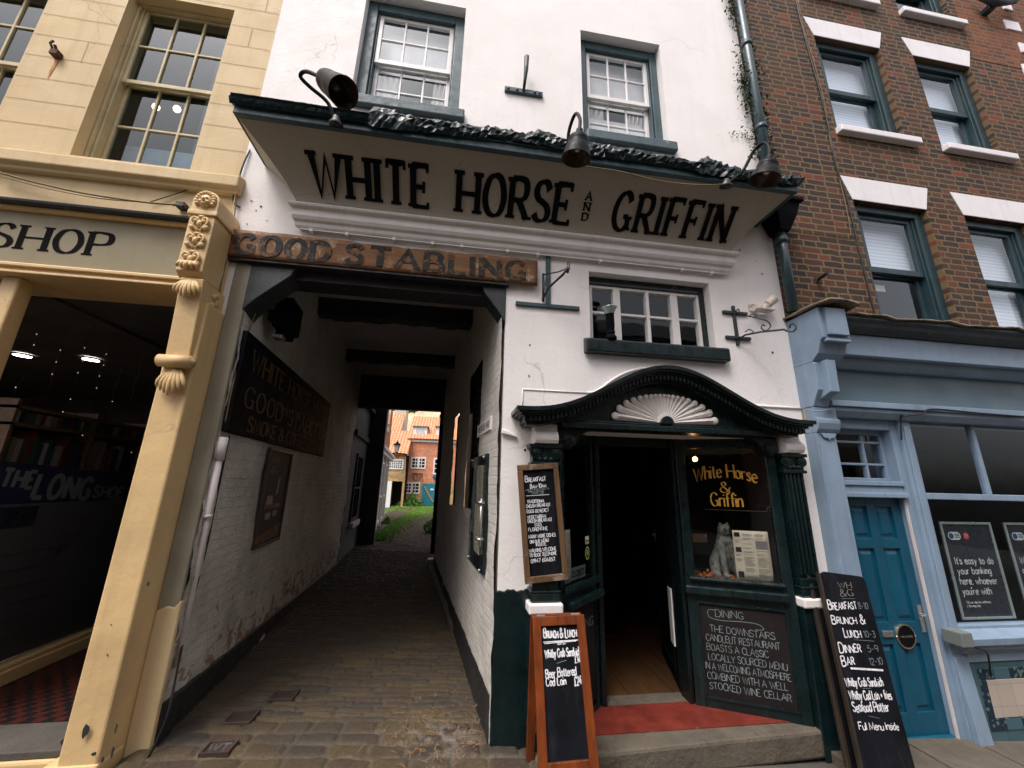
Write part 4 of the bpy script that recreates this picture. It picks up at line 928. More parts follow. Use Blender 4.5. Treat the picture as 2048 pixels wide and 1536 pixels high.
# ------------------------------------------------------------------ GOOD STABLING board over the passage
st = thing('stabling_board', 'old bare-wood board lettered GOOD STABLING over the passage mouth', 'sign', (-.65, 0, 3.27))
b = MB(); b.grid(60, 6, lambda u, v: (-1.86 + 2.475 * u, -.045 - .003 * math.sin(u * 37) * math.sin(v * 5) - .002 * math.sin(u * 90), 3.272 + (.232 + .006 * math.sin(u * 9) + .003 * math.sin(u * 41)) * v + .0015 * math.sin(u * 23)))
b.build('board', M['stable_wood'], st, smooth=True, solid=.03)
b = MB(); b.box(-1.86, .37, -.05, .03, 3.245, 3.268); b.build('drip_batten', M['beam'], st, bevel=.006)
fr = plane((0, -.063, 3.30), (1, 0, 0), (0, 0, 1)); b = MB()
text(b, 'GOOD', fr, -1.80, .002, .165, u1=-1.11, stem=.31, hair=.16, nib=10, serif=.5, depth=.002, track=.3); b.build('lettering', M['faded_letters'], st); b = MB()
text(b, 'STABLING', fr, -.97, .006, .165, u1=.50, stem=.30, hair=.16, nib=10, serif=.5, depth=.002, track=.34); b.build('lettering', M['faded_letters'], st)

# ------------------------------------------------------------------ three swan-neck lamps on the hood
def swan_lamp(label, base, arm, neck, rim, r, flare=1.0):
    t = thing('swan_neck_lamp', label, 'lamp', base, 'swan-neck lamps on the name board')
    P = spline([Vector(base)] + [Vector(a) for a in arm] + [Vector(neck)], 8)
    b = MB(); b.tube([Vector(p) for p in P], .0135, 8); b.build('arm', M['lamp_iron'], t, smooth=True)
    b = MB(); b.lathe([(0, -.02), (.05, -.02), (.05, .0), (.03, .02), (.02, .05), (0, .05)], base, (0, -.4, 1), 14); b.build('mount', M['iron'], t, smooth=True)
    n, m = Vector(neck), Vector(rim); L = (m - n).length; ax = (m - n).normalized()
    prof = [(.018, -.05), (.026, -.04), (.028, -.01), (.045, .0), (.07, L * .12), (.078, L * .28), (.074, L * .40), (.080, L * .44), (r * .93, L * .72), (r, L * .95), (r * 1.03, L), (r * .99, L * .99), (r * .88, L * .72), (.072, L * .45), (.05, L * .2), (0, L * .16)]
    o1 = MB().lathe(prof[:12], n, ax, 28).build('shade', M['lamp_iron'], t, smooth=True)
    MB().lathe(prof[11:], n, ax, 28).build('shade_lining', M['rust'], o1, smooth=True)
    MB().lathe([(.02, L * .2), (.03, L * .35), (.035, L * .55), (.02, L * .68), (0, L * .7)], n, ax, 14).build('bulb', M['steel'], o1, smooth=True)
    return t
p = lambda *a: tuple(at(*a))
swan_lamp('dark swan-neck lamp twisted round with its rusty hollow shade showing, over the word WHITE', p(672, 246, -.53), [p(655, 205, -.57), p(620, 174, -.62), p(601, 153, -.66), p(613, 143, -.70)], p(648, 158, -.78), p(688, 186, -.90), .095)
swan_lamp('dark swan-neck lamp hanging in the middle of the hood above the small word AND', p(1138, 316, -.53), [p(1137, 268, -.57), p(1150, 229, -.66), p(1160, 238, -.74)], p(1158, 270, -.78), p(1152, 318, -.74), .105)
swan_lamp('dark swan-neck lamp at the right end of the hood beside the drainpipe', p(1452, 370, -.53), [p(1485, 342, -.56), p(1507, 303, -.62), p(1527, 286, -.70), p(1538, 297, -.75)], p(1537, 322, -.77), p(1529, 360, -.73), .112)
b = MB(); P = [p(1150, 322, -.55), p(1175, 333, -.55), p(1240, 343, -.545), p(1320, 362, -.545), p(1400, 370, -.545), p(1455, 368, -.545)]
tag(b.tube([Vector(q) for q in spline(P, 6)], .005, 6).build('lamp_cable', M['cable'], None, smooth=True), 'thin tan cable drooping under the hood between the middle and right lamps', 'cable')
b = MB(); P = [p(500, 300, -.01), p(487, 328, -.02), p(475, 365, -.02), p(466, 395, -.02), p(470, 408, -.02), p(480, 415, -.01)]
tag(b.tube([Vector(q) for q in spline(P, 6)], .007, 6).build('hanging_cable', M['cable_black'], None, smooth=True), 'loose black cable curling down the white wall left of the name board', 'cable')

# ------------------------------------------------------------------ irons on the white wall
t = thing('wall_anchor', 'iron wall anchor with an upright lever on a flat bolted bar between the upper windows', 'wall anchor', (.47, 0, 5.44))
b = MB(); b.box(.275, .665, -.03, .0, 5.41, 5.465)
for x in (.31, .40, .58, .63): b.ball((x, -.03, 5.437), .016, .012, .016)
b.build('bar', M['teal_sill'], t, bevel=.005)
b = MB(); b.tube([(.465, -.03, 5.43), (.47, -.08, 5.52), (.475, -.10, 5.62), (.478, -.11, 5.78)], [.014, .016, .022, .026], 8); b.build('lever', M['iron'], t, smooth=True)
t = thing('sign_bracket', 'dark flat iron inverted-T sign bracket with a small hooked stay beside the stabling board', 'bracket', (.72, 0, 3.1))
b = MB(); b.box(.70, .742, -.02, .0, 3.12, 3.60); b.box(.435, 1.0, -.024, .0, 3.085, 3.12); b.build('tee_bar', M['teal_frame'], t, bevel=.004)
b = MB(); b.tube([(.672, -.03, 3.13), (.672, -.03, 3.40)], .011, 6); b.tube([(.665, -.03, 3.15), (.70, -.12, 3.22), (.80, -.22, 3.30), (.835, -.25, 3.36)], .010, 6); b.tube([(.672, -.03, 3.39), (.78, -.16, 3.355), (.825, -.25, 3.34)], .006, 6)
b.tube([(.835, -.25, 3.40), (.838, -.25, 3.34), (.825, -.25, 3.30), (.815, -.25, 3.31)], .012, 6); b.build('hooked_stay', M['iron'], t, smooth=True)
t = thing('scroll_bracket', 'black wrought-iron hanging bracket with curled scrolls on the white wall by the blue shop', 'bracket', (2.5, 0, 2.9))
b = MB(); b.box(2.487, 2.515, -.02, 0, 2.88, 3.27); b.box(2.385, 2.635, -.024, 0, 3.185, 3.213); b.box(2.385, 2.635, -.024, 0, 2.935, 2.963); b.build('back_bars', M['iron'], t, bevel=.003)
b = MB(); q = lambda x, y, Y: Vector(at(x, y, Y))
b.tube([q(*a) for a in ((1478, 678, -.03), (1490, 670, -.07), (1520, 664, -.16), (1568, 659, -.30), (1574, 662, -.33))], .009, 6)
b.tube([Vector(v) for v in spline([q(*a) for a in ((1574, 662, -.33), (1586, 663, -.36), (1592, 655, -.38), (1588, 648, -.37), (1580, 650, -.36), (1580, 656, -.35))], 6)], .008, 6)
b.tube([Vector(v) for v in spline([q(*a) for a in ((1494, 632, -.05), (1515, 636, -.13), (1534, 642, -.18), (1541, 652, -.19), (1533, 661, -.18), (1523, 657, -.16), (1525, 650, -.16), (1530, 652, -.17))], 6)], .006, 6)
for pts in (((1498, 632, -.06), (1506, 628, -.08), (1514, 632, -.10), (1507, 635, -.09)), ((1490, 664, -.07), (1498, 659, -.09), (1507, 664, -.11), (1500, 667, -.10)), ((1470, 623, -.03), (1477, 618, -.03), (1478, 624, -.03), (1474, 627, -.03))): b.tube([Vector(v) for v in spline([q(*a) for a in pts], 5)], .005, 5)
b.build('scrolls', M['iron'], t, smooth=True)
t = thing('rusty_lamp_stub', 'small white rust-streaked lamp stub on a plate above the scroll bracket', 'lamp', (2.8, 0, 3.27))
M['rusty_white'] = paint('rusty_white_paint', (.68, .63, .58), .5, .08, 8, .1, chips=(.42, .13, .02), chip_amt=.56, chip_scale=22)
b = MB(); b.box(2.67, 2.76, -.012, 0, 3.235, 3.31); b.box(2.69, 2.87, -.10, -.012, 3.225, 3.236); b.build('plate', M['rusty_white'], t, bevel=.003)
b = MB(); b.lathe([(0, 0), (.030, 0), (.031, .05), (.036, .055), (.040, .125), (.044, .13), (.044, .14), (.034, .14), (.03, .09), (0, .085)], (2.775, -.055, 3.245), (.62, -.30, .62), 18); b.build('stub', M['rusty_white'], t, bevel=.002)
t = thing('spotlight', 'black spotlight with a pale trumpet rim standing on the small window sill', 'lamp', (1.265, -.045, 2.825))
b = MB(); b.lathe([(0, 0), (.05, 0), (.05, .03), (.035, .05), (0, .055)], (1.265, -.045, 2.815), (0, 0, 1), 14); b.ball((1.265, -.05, 2.885), .036); b.build('base', M['black'], t, smooth=True)
b = MB(); b.lathe([(.028, 0), (.034, .04), (.036, .14), (.04, .15)], (1.265, -.055, 2.9), (-.08, -.10, 1), 16); b.build('barrel', M['black'], t, smooth=True)
b = MB(); b.lathe([(.04, .15), (.05, .18), (.068, .205), (.07, .21), (.055, .205), (.03, .17), (0, .165)], (1.265, -.055, 2.9), (-.08, -.10, 1), 18); b.build('rim', M['alu'], t, smooth=True)

# ------------------------------------------------------------------ drainpipe with hopper, ivy
t = thing('drainpipe', 'teal drainpipe running down between the white wall and the brown brick', 'drainpipe', (3.04, 0, 3.2))
b = MB(); b.tube([(3.06, -.09, 10.0), (3.055, -.09, 6.2), (3.045, -.09, 4.36)], .048, 12); b.tube([(3.05, -.10, 4.10), (3.06, -.09, 3.75), (3.07, -.08, 3.24)], .045, 12)
for z in (8.2, 6.55, 5.35, 3.95): b.tube([(3.055, -.09, z), (3.055, -.09, z + .06)], .058, 12)
b.build('pipe', M['pipe'], t, smooth=True)
b = MB(); b.add([(2.92, -.24, 4.36), (3.20, -.24, 4.36), (3.20, .0, 4.36), (2.92, .0, 4.36), (2.95, -.21, 4.22), (3.17, -.21, 4.22), (3.17, .0, 4.22), (2.95, .0, 4.22), (3.0, -.16, 4.06), (3.11, -.16, 4.06), (3.11, -.02, 4.06), (3.0, -.02, 4.06)],
   [(0, 1, 2, 3), (0, 4, 5, 1), (1, 5, 6, 2), (2, 6, 7, 3), (3, 7, 4, 0), (4, 8, 9, 5), (5, 9, 10, 6), (6, 10, 11, 7), (7, 11, 8, 4), (8, 11, 10, 9)])
b.box(2.90, 3.22, -.26, 0, 4.34, 4.385); b.build('hopper', M['black'], t, bevel=.008)
R = random.Random(4); b = MB()
def leafquad(b, c, s, R, nrm=None):
    u = Vector((R.uniform(-1, 1), R.uniform(-1, 1), R.uniform(-1, 1))).normalized(); v = u.orthogonal().normalized(); v = (Matrix.Rotation(R.uniform(0, 6.28), 3, u) @ v)
    c = Vector(c); b.add([c - u * s, c + v * s * .5, c + u * s, c - v * s * .5], [(0, 1, 2, 3)])
for i in range(2600):
    z = R.choice([R.uniform(5.0, 7.6), R.uniform(5.0, 7.6), R.uniform(5.3, 6.1)]); s = R.choice((-1, 1)); dens = .5 + .5 * math.sin(z * 5.1 + (0 if s > 0 else 2))
    if R.random() > dens * .9 + .15: continue
    x = 3.055 + s * (.05 + abs(R.gauss(0, .045))); leafquad(b, (x, -.03 - abs(R.gauss(0, .04)), z), R.uniform(.01, .024), R)
for i in range(60): leafquad(b, (R.uniform(2.72, 3.0), -.02, 5.33 + R.uniform(-.05, .05) + .1 * (3 - R.uniform(2.72, 3.0)) * 0), R.uniform(.006, .014), R)
tag(b.build('ivy', M['leaf'], None, recalc=False), 'thin dark ivy clinging to the upper drainpipe between white wall and brick', 'plant')

# ------------------------------------------------------------------ things along the passage walls
UL = Vector((KL, 1, 0)).normalized(); NL = Vector((1, -KL, 0)).normalized()     # left wall faces +X
def lframe(y0, z0, off): return plane(Vector((lw(y0), y0, z0)) + NL * off, UL, (0, 0, 1)) if UL.cross(Vector((0, 0, 1))).dot(NL) > 0 else plane(Vector((lw(y0), y0, z0)) + NL * off, -UL, (0, 0, 1))
t = thing('hotel_board', 'big black board with dull gold lettering high on the left passage wall', 'sign', (lw(1.5), 1.5, 1.93))
O = Vector((lw(.03), .03, 0)); b = MB(); b.obox(O, UL, Zv, NL, 0, 2.95, 1.92, 2.70, .02, .06); b.build('board', M['black'], t, bevel=.006)
fr = plane(O + NL * .062, UL, (0, 0, 1)); b = MB()
text(b, 'WHITE HORSE HOTEL', fr, .16, 2.43, .17, u1=2.85, stem=.2, hair=.08, nib=10, serif=.8, track=.26, depth=.002); b.build('lettering', M['old_gold'], t); b = MB()
text(b, 'Hotel', fr, .95, 2.22, .12, u1=1.55, stem=.14, hair=.05, depth=.002); b.build('lettering', M['old_gold'], t); b = MB()
text(b, 'GOOD STABLING', fr, .16, 2.14, .16, u1=2.7, stem=.19, hair=.07, nib=10, serif=.7, track=.25, depth=.002); b.build('lettering', M['old_gold'], t); b = MB()
text(b, 'SMOKE & COFFEE ROOM', fr, .30, 1.96, .12, u1=2.6, stem=.19, hair=.07, nib=10, serif=.6, depth=.002); b.build('lettering', M['old_gold'], t)
t = thing('framed_poster', 'tall glazed poster of a bar interior hung low on the left passage wall', 'poster', (lw(1.3), 1.3, .98))
O = Vector((lw(.97), .97, 0)); b = MB()
for q in ((0, .68, .98, 1.005), (0, .68, 1.86, 1.885), (0, .02, 1.005, 1.86), (.66, .68, 1.005, 1.86)): b.obox(O, UL, Zv, NL, *q, .02, .05)
b.build('frame', M['drain'], t, bevel=.003)
b = MB(); b.obox(O, UL, Zv, NL, .02, .66, 1.005, 1.86, .02, .036); b.build('print', M['print_dark'], t)
fr = plane(O + NL * .0365, UL, (0, 0, 1)); b = MB(); text(b, 'WH', fr, .12, 1.74, .07, u1=.30, stem=.11, hair=.05, serif=.6); b.build('lettering', M['ink'], t); b = MB(); text(b, '&G', fr, .12, 1.655, .07, u1=.30, stem=.11, hair=.05, serif=.6); b.build('lettering', M['ink'], t)
b = MB(); b.quad(fr(.03, 1.02, .002), fr(.64, 1.03, .002), fr(.64, 1.16, .002), fr(.03, 1.08, .002)); b.quad(fr(.10, 1.32, .002), fr(.50, 1.32, .002), fr(.50, 1.36, .002), fr(.10, 1.36, .002)); b.build('picture_table', M['board_wood'], t)
b = MB(); b.quad(fr(.12, 1.36, .003), fr(.3, 1.36, .003), fr(.28, 1.44, .003), fr(.14, 1.44, .003)); b.quad(fr(.16, 1.22, .003), fr(.3, 1.22, .003), fr(.3, 1.28, .003), fr(.16, 1.28, .003)); b.quad(fr(.36, 1.24, .003), fr(.46, 1.24, .003), fr(.46, 1.29, .003), fr(.36, 1.29, .003)); b.quad(fr(.35, 1.45, .003), fr(.4, 1.45, .003), fr(.42, 1.62, .003), fr(.37, 1.6, .003)); b.build('picture_highlights', M['ink'], t)
t = thing('floodlight', 'black floodlight on a bracket high on the left passage wall just inside', 'lamp', (lw(.5), .5, 2.85))
O = Vector((lw(.30), .30, 0)); b = MB(); b.obox(O, UL, Zv, NL, .0, .3, 2.86, 3.14, .10, .24); b.obox(O, UL, Zv, NL, .05, .24, 2.80, 2.86, .12, .22); b.build('body', M['black'], t, bevel=.015)
b = MB(); b.obox(O, UL, Zv, NL, .11, .18, 2.95, 3.05, .02, .10); b.build('bracket', M['iron'], t); b = MB(); b.obox(O, UL, Zv, NL, .03, .12, 2.765, 2.80, .11, .19); b.build('sensor', M['steel'], t, bevel=.006)
# conduit and trailing wire on the left pier
b = MB(); X0 = lw(.05) + .035; b.tube([(X0, .05, 1.88), (X0, .05, 1.72)], .034, 10); b.tube([(X0, .05, 1.73), (X0 - .002, .055, 1.36), (X0, .05, 1.34)], .026, 10); b.tube([(X0, .05, 1.35), (X0 + .004, .05, 1.33)], .032, 10); b.tube([(X0, .055, 1.33), (X0 + .004, .06, 1.25), (X0 - .004, .075, .44)], .019, 8)
tag(b.build('wall_conduit', M['conduit'], None, smooth=True), 'white painted conduit running up the left jamb of the passage', 'pipe')
b = MB(); P = [(lw(.17) + .02, .17, 1.9), (lw(.17) + .02, .17, 1.5), (lw(.15) + .03, .15, 1.1), (lw(.10) + .03, .10, .72), (-1.63, .03, .42), (-1.60, -.03, .24), (-1.615, -.05, .12), (-1.64, -.06, .03)]
tag(b.tube([Vector(q) for q in spline(P, 6)], .007, 6).build('trailing_wire', M['cable_black'], None, smooth=True), 'black wire trailing down from the hotel board to the ground at the left passage corner', 'cable')
b = MB(); P = [(-1.66, .16, 3.0), (-1.66, .10, 2.75), (-1.66, .05, 2.5), (-1.66, .03, 2.2), (-1.66, .04, 1.95)]
tag(b.tube([Vector(q) for q in spline(P, 6)], .006, 6).build('slack_wire', M['cable'], None, smooth=True), 'thin slack wire looping down the left edge of the hotel board', 'cable')
# right wall: menu case, barred windows, plaque
UR = Vector((KR, 1, 0)).normalized(); NR = Vector((-1, KR, 0)).normalized()
t = thing('menu_case', 'glazed black menu case with pinned menus on the right passage wall', 'notice case', (rw(.65), .65, .95))
O = Vector((rw(.32), .32, 0)); b = MB(); b.obox(O, UR, Zv, NR, 0, .66, .90, 1.85, .02, .05); b.build('case', M['teal_dark'], t, bevel=.005)
b = MB(); b.obox(O, UR, Zv, NR, .16, .44, 1.02, 1.42, .051, .055); b.obox(O, UR, Zv, NR, .12, .40, 1.45, 1.76, .051, .054); b.build('menu', M['paper'], t)
b = MB()
for k in range(15): b.obox(O, UR, Zv, NR, .17, .35 - .02 * (k % 3), 1.47 + k * .018, 1.474 + k * .018, .0545, .0555)
b.build('print', M['ink'], t)
b = MB(); b.obox(O, UR, Zv, NR, 0.01, .65, .91, 1.84, .065, .069); b.build('pane', M['glass'], t)
b = MB()
for v in (.93, 1.82):
    for u in (.03, .63): b.ball(O + UR * u + Zv * v + NR * .07, .013)
b.build('screw', M['steel'], t, smooth=True)
b = MB()
for v in (1.16, 1.44): b.obox(O, UR, Zv, NR, -.05, .06, v, v + .02, .06, .11)
b.tube([O + UR * -.03 + NR * .085 + Zv * 1.12, O + UR * -.03 + NR * .085 + Zv * 1.48], .012, 8); b.build('handle', M['steel'], t, smooth=True)
t = thing('yard_plaque', 'small white name plaque high on the right passage wall', 'sign', (rw(.5), .5, 2.06))
O = Vector((rw(.95), .95, 0)); b = MB(); b.obox(O, -UR, Zv, NR, 0, .66, 2.05, 2.17, .01, .035); b.build('plate', M['console_white'], t, bevel=.004)
fr = plane(O + NR * .036, -UR, (0, 0, 1)); b = MB(); text(b, 'WHITE HORSE YARD', fr, .04, 2.085, .055, u1=.62, stem=.16, seg=3); b.build('lettering', M['ink'], t)
for (y0, y1, z0, z1) in RWIN:
    f = MB(); O = Vector((rw(y0), y0, 0)); L = (y1 - y0) * math.sqrt(1 + KR * KR)
    for q in ((0, .05, z0, z1), (L - .05, L, z0, z1), (.05, L - .05, z0, z0 + .05), (.05, L - .05, z1 - .05, z1)): f.obox(O, UR, Zv, NR, *q, -.10, -.02)
    wn = f.build('window', M['canopy'], inn)
    f = MB()
    for k in range(1, 4): f.obox(O, UR, Zv, NR, L * k / 4 - .011, L * k / 4 + .011, z0 + .05, z1 - .05, -.07, -.03)
    for k in range(1, 5): zz = z0 + (z1 - z0) * k / 5; f.obox(O, UR, Zv, NR, .05, L - .05, zz - .01, zz + .01, -.068, -.035)
    f.build('glazing_bars', M['canopy'], wn)
    f = MB(); f.obox(O, UR, Zv, NR, .02, L - .02, z0 + .02, z1 - .02, -.056, -.050); f.build('pane', M['dark_glass'], wn)
    f = MB(); f.obox(O, UR, Zv, NR, -.2, L + .2, z0 - .2, z1 + .2, -.5, -.48); f.build('room', M['room_dark'], wn)
    f = MB(); f.obox(O, UR, Zv, NR, -.03, L + .03, z0 - .07, z0 - .0, -.1, .03); f.build('sill', M['conduit'], wn, bevel=.006)
t = thing('yard_drainpipe', 'black drainpipe down the far right end of the passage', 'drainpipe', (-.37, 5.6, 0))
b = MB(); b.tube([(-.33, 5.62, 6.0), (-.35, 5.62, .2)], .045, 10)
for z in (.5, 1.9, 3.0): b.tube([(-.345, 5.62, z), (-.345, 5.62, z + .06)], .055, 10)
b.build('pipe', M['black'], t, smooth=True); b = MB(); b.box(-.44, -.27, 5.52, 5.74, -.02, .1); b.build('shoe', M['conduit'], t, bevel=.02)

# ------------------------------------------------------------------ drain covers in the cobbles
def drain(px, py, w_, d_, label, mark):
    c = Vector(CAM_POS); d = ray(px, py); s = (gz(-1.3, .5) - c.z) / d.z; c = c + d * s; z = gz(c.x, c.y) + .006
    t = thing('drain_cover', label, 'drain cover', (c.x, c.y, z), 'iron drain covers in the passage cobbles'); b = MB()
    for q in ((-w_, w_, -d_, -d_ + .014), (-w_, w_, d_ - .014, d_), (-w_, -w_ + .014, -d_ + .014, d_ - .014), (w_ - .014, w_, -d_ + .014, d_ - .014)): b.box(c.x + q[0], c.x + q[1], c.y + q[2], c.y + q[3], z - .03, z + .008)
    b.build('rim', M['drain'], t, bevel=.002)
    b = MB(); b.box(c.x - w_ + .015, c.x + w_ - .015, c.y - d_ + .015, c.y + d_ - .015, z - .03, z)
    if not mark:
        n = 11
        for i in range(n): x = c.x - w_ + .025 + (2 * w_ - .05) * i / (n - 1); b.box(x - .004, x + .004, c.y - d_ + .02, c.y + d_ - .02, z, z + .006)
    b.build('lid', M['drain'], t)
    if mark: b = MB(); text(b, mark, plane((c.x, c.y, z), (1, 0, 0), (0, 1, 0)), -.055, -.03, .06, u1=.055, stem=.16, depth=.003); b.build('lettering', M['steel'], t)
drain(568, 1390, .088, .075, 'ribbed iron drain cover farthest up the cobbled passage', None)
drain(482, 1437, .088, .075, 'ribbed iron drain cover in the middle of the row of three', None)
drain(438, 1497, .082, .06, 'small iron water cover marked W nearest the street', 'WT')
# straw and litter swept against the plinth on the right
b = MB(); R = random.Random(8)
for i in range(130):
    x = R.gauss(.02, .19); y = R.gauss(.08, .22)
    if x > .3 or y < -.5: continue
    a = R.uniform(0, PI); L = R.uniform(.02, .09); w_ = .0012; z = gz(x, y) + .012 + R.uniform(0, .012); u = Vector((math.cos(a), math.sin(a), R.uniform(-.15, .15))) * L; v = Vector((-math.sin(a), math.cos(a), 0)) * w_; c = Vector((x, y, z)); m = c + u * .5 + Vector((0, 0, R.uniform(0, .012))) + v * R.uniform(-3, 3)
    b.add([c - v, c + v, m + v, m - v, c + u + v, c + u - v], [(0, 1, 2, 3), (3, 2, 4, 5)])
M['straw'] = paint('dry_straw', (.36, .20, .07), .8, .4, 30, 0)
tag(b.build('straw', M['straw'], None, recalc=False), 'dry straw and twigs scattered on the cobbles at the right passage corner', 'straw', None, 'stuff')
# ------------------------------------------------------------------ chalkboards
t = thing('wall_chalkboard', 'wood-framed narrow breakfast chalkboard hung on the left door pilaster', 'chalkboard', (.65, -.13, .94))
BL, BR, TL, TR = (Vector(at(x, y, -.135)) for x, y in ((1053, 1168), (1134, 1159), (1042, 930), (1121, 928)))
U = (BR - BL).normalized(); V = (TL - BL); V = (V - U * V.dot(U)).normalized(); V = Vector((V.x, 0, V.z)); U = Vector((V.z, 0, -V.x)); N = U.cross(V); W = .308; H = (TL - BL).length
O = (BL + BR) / 2 - U * W / 2
b = MB()
for q in ((0, W, 0, .042), (0, W, H - .042, H), (0, .038, .042, H - .042), (W - .038, W, .042, H - .042)): b.obox(O, U, V, N, *q, -.02, .012)
b.build('frame', M['board_wood'], t, bevel=.004)
b = MB(); b.obox(O, U, V, N, .035, W - .035, .038, H - .038, -.018, -.004); b.build('slate', M['chalk_black'], t)
fr = plane(O + N * -.0035, U, V); b = MB(); h = H
L = [('Breakfast', .052, .205, .125, .040, 1), ('8am-10am', .085, .205, .172, .030, 1), ('TRADITIONAL', .055, .185, .275, .022, 0), ('ENGLISH BREAKFAST', .048, .225, .305, .022, 0), ('EGGS BENEDICT', .048, .21, .342, .022, 0), ('VEGETARIAN', .048, .185, .382, .022, 0), ('ENGLISH BREAKFAST', .05, .228, .408, .022, 0), ('EGGS', .10, .148, .436, .021, 0),
     ('FLORENTINE', .05, .19, .466, .022, 0), ('MANY MORE DISHES', .048, .245, .514, .023, 0), ('ON OUR MENU', .055, .19, .546, .022, 0), ('INSIDE.', .098, .175, .568, .021, 0), ('WALKINS WELCOME', .045, .24, .606, .023, 0), ('TO BOOK TELEPHONE', .045, .24, .636, .022, 0), ('01947 604857.', .052, .23, .674, .024, 0)]
for s, a, c, d, hh, big in L: b = MB(); text(b, s, fr, a, h - d, hh, u1=c, stem=.15 if big else .17, jit=.06, seg=3, sub=.72 if big else None, depth=.001); b.build('chalk_writing', M['chalk'], t)
b = MB()
line(b, fr, (.05, h - .222), (.225, h - .224), .004); b.build('chalk_rule', M['chalk'], t)
b = MB()
for s, a, c, d in (('LARGE PARTIES NEED TO', .048, .225, .187), ('BOOK IN ADVANCE', .07, .185, .200), ('6 PEOPLE + MORE', .095, .185, .213)): b = MB(); text(b, s, fr, a, h - d, .011, u1=c, stem=.17, jit=.05, seg=2, depth=.001); b.build('chalk_small_print', M['chalk_dim'], t)

t = thing('a_frame_chalkboard', 'red-brown wooden A-frame chalkboard with brunch prices standing by the doorway', 'chalkboard', (.71, -.4, -.07))
TLp, TRp = Vector(at(1063, 1236, -.30)), Vector(at(1167, 1226, -.30)); zt_ = (TLp.z + TRp.z) / 2
x0, x1 = TLp.x + .005, TRp.x; bot = Vector(((x0 + x1) / 2, -.56, -.085)); top = Vector(((x0 + x1) / 2, -.30, zt_)); V = (top - bot).normalized(); U = Vector((1, 0, .02)).normalized(); N = U.cross(V); W = x1 - x0; H = (top - bot).length; O = bot - U * W / 2
b = MB(); rw_ = .052
for q in ((0, rw_, 0, H), (W - rw_, W, 0, H), (rw_, W - rw_, H - .055, H - .001), (rw_, W - rw_, .16, .225)): b.obox(O, U, V, N, *q, -.018, .014)
fo = b.build('frame', M['aboard_wood'], t, bevel=.004)
b = MB(); b.obox(O, U, V, N, rw_ - .005, W - rw_ + .005, .215, H - .05, -.014, -.002); b.build('slate', M['chalk_black'], t)
b = MB(); O2 = Vector((O.x, -.245, zt_ - .01)); bt = Vector((O.x, -.135, -.07)); V2 = (bt - O2); H2 = V2.length; V2.normalize(); N2 = V2.cross(U)
for q in ((0, rw_, 0, H2), (W - rw_, W, 0, H2), (rw_, W - rw_, 0, .05), (rw_, W - rw_, H2 - .22, H2 - .16)): b.obox(O2, U, V2, N2, *q, -.012, .012)
b.build('back_frame', M['aboard_wood'], t, bevel=.004); b = MB(); b.obox(O2, U, V2, N2, rw_, W - rw_, .045, H2 - .2, -.004, .004); b.build('slate', M['chalk_black'], t)
for k in (.03, W - .08): b = MB(); b.obox(O, U, V, N, k, k + .05, H - .003, H + .008, -.07, .01); b.build('hinge', M['steel'], t, bevel=.002)
fr = plane(O + N * -.0012, U, V)
def hit(px, py, O, U, V, N):
    d = ray(px, py); q = CAM_POS + d * ((O - CAM_POS).dot(N) / d.dot(N)) - O; return q.dot(U), q.dot(V)
def written(t, fr, G, rows, mat, nm='chalk_writing', **kw):
    for s_, p0, p1, hh, sb in rows:
        (ua, va), (ub, vb) = hit(*p0, *G), hit(*p1, *G); b = MB(); text(b, s_, fr, ua, va, hh, u1=ub, rise=lambda q, k=vb - va: k * q, sub=sb, jit=.05, depth=.001, **kw); b.build(nm, M[mat], t)
G = (O, U, V, N)
written(t, fr, G, [('Brunch & Lunch', (1083, 1277), (1149, 1276), .050, .72), ('Whitby Crab Sandwich', (1086, 1317), (1157, 1313), .043, None), ('£14', (1146, 1328), (1157, 1327), .034, None), ('Beer Battered', (1088, 1357), (1149, 1352), .042, None), ('Cod Loin', (1089, 1373), (1129, 1371), .040, None), ('£24', (1146, 1374), (1160, 1370), .042, None)], 'chalk', stem=.15, track=.13)
b = MB(); L2 = lambda a, c, w_: line(b, fr, hit(*a, *G), hit(*c, *G), w_); L2((1082, 1285), (1155, 1282), .006); L2((1084, 1288), (1148, 1284), .004); b.build('chalk_rule', M['chalk'], t)
written(t, fr, G, [('10am 3pm', (1110, 1291), (1127, 1290), .010, None)], 'chalk', stem=.2, seg=2)
b = MB(); L2((1109, 1328), (1129, 1322), .003); b.build('chalk_line', M['chalk_dim'], t)

t = thing('menu_board', 'tall black round-cornered pavement board listing meal times beside the teal door', 'chalkboard', (2.9, -.3, -.2))
TLp, TRp, BLp, BRp = Vector(at(1641, 1147, -.17)), Vector(at(1727, 1149, -.17)), Vector(at(1731, 1540, -.38)), Vector(at(1826, 1530, -.38))
V = ((TLp + TRp) / 2 - (BLp + BRp) / 2); H = V.length + .06; V.normalize(); U = (TRp - TLp); U = (U - V * U.dot(V)).normalized(); N = U.cross(V); W = .365; O = (BLp + BRp) / 2 - U * W / 2 - V * .06
def rounded(w_, h_, r): 
    P = [(0, 0), (w_, 0)]
    for a in np.linspace(0, PI / 2, 6): P.append((w_ - r + r * math.cos(a), h_ - r + r * math.sin(a)))
    for a in np.linspace(PI / 2, PI, 6): P.append((r + r * math.cos(a), h_ - r + r * math.sin(a)))
    return P
b = MB(); b.prism(rounded(W, H, .035), lambda a, c: O + U * a + V * c - N * .012, lambda a, c: O + U * a + V * c + N * .006); b.build('panel', M['chalk_black'], t, bevel=.003)
M['edge_wood'] = wood_mat('worn_dark_edge', (.012, .010, .009), (.04, .028, .018), 'z', .5, 1, .3)
b = MB(); O3 = O - U * .045 - N * .09
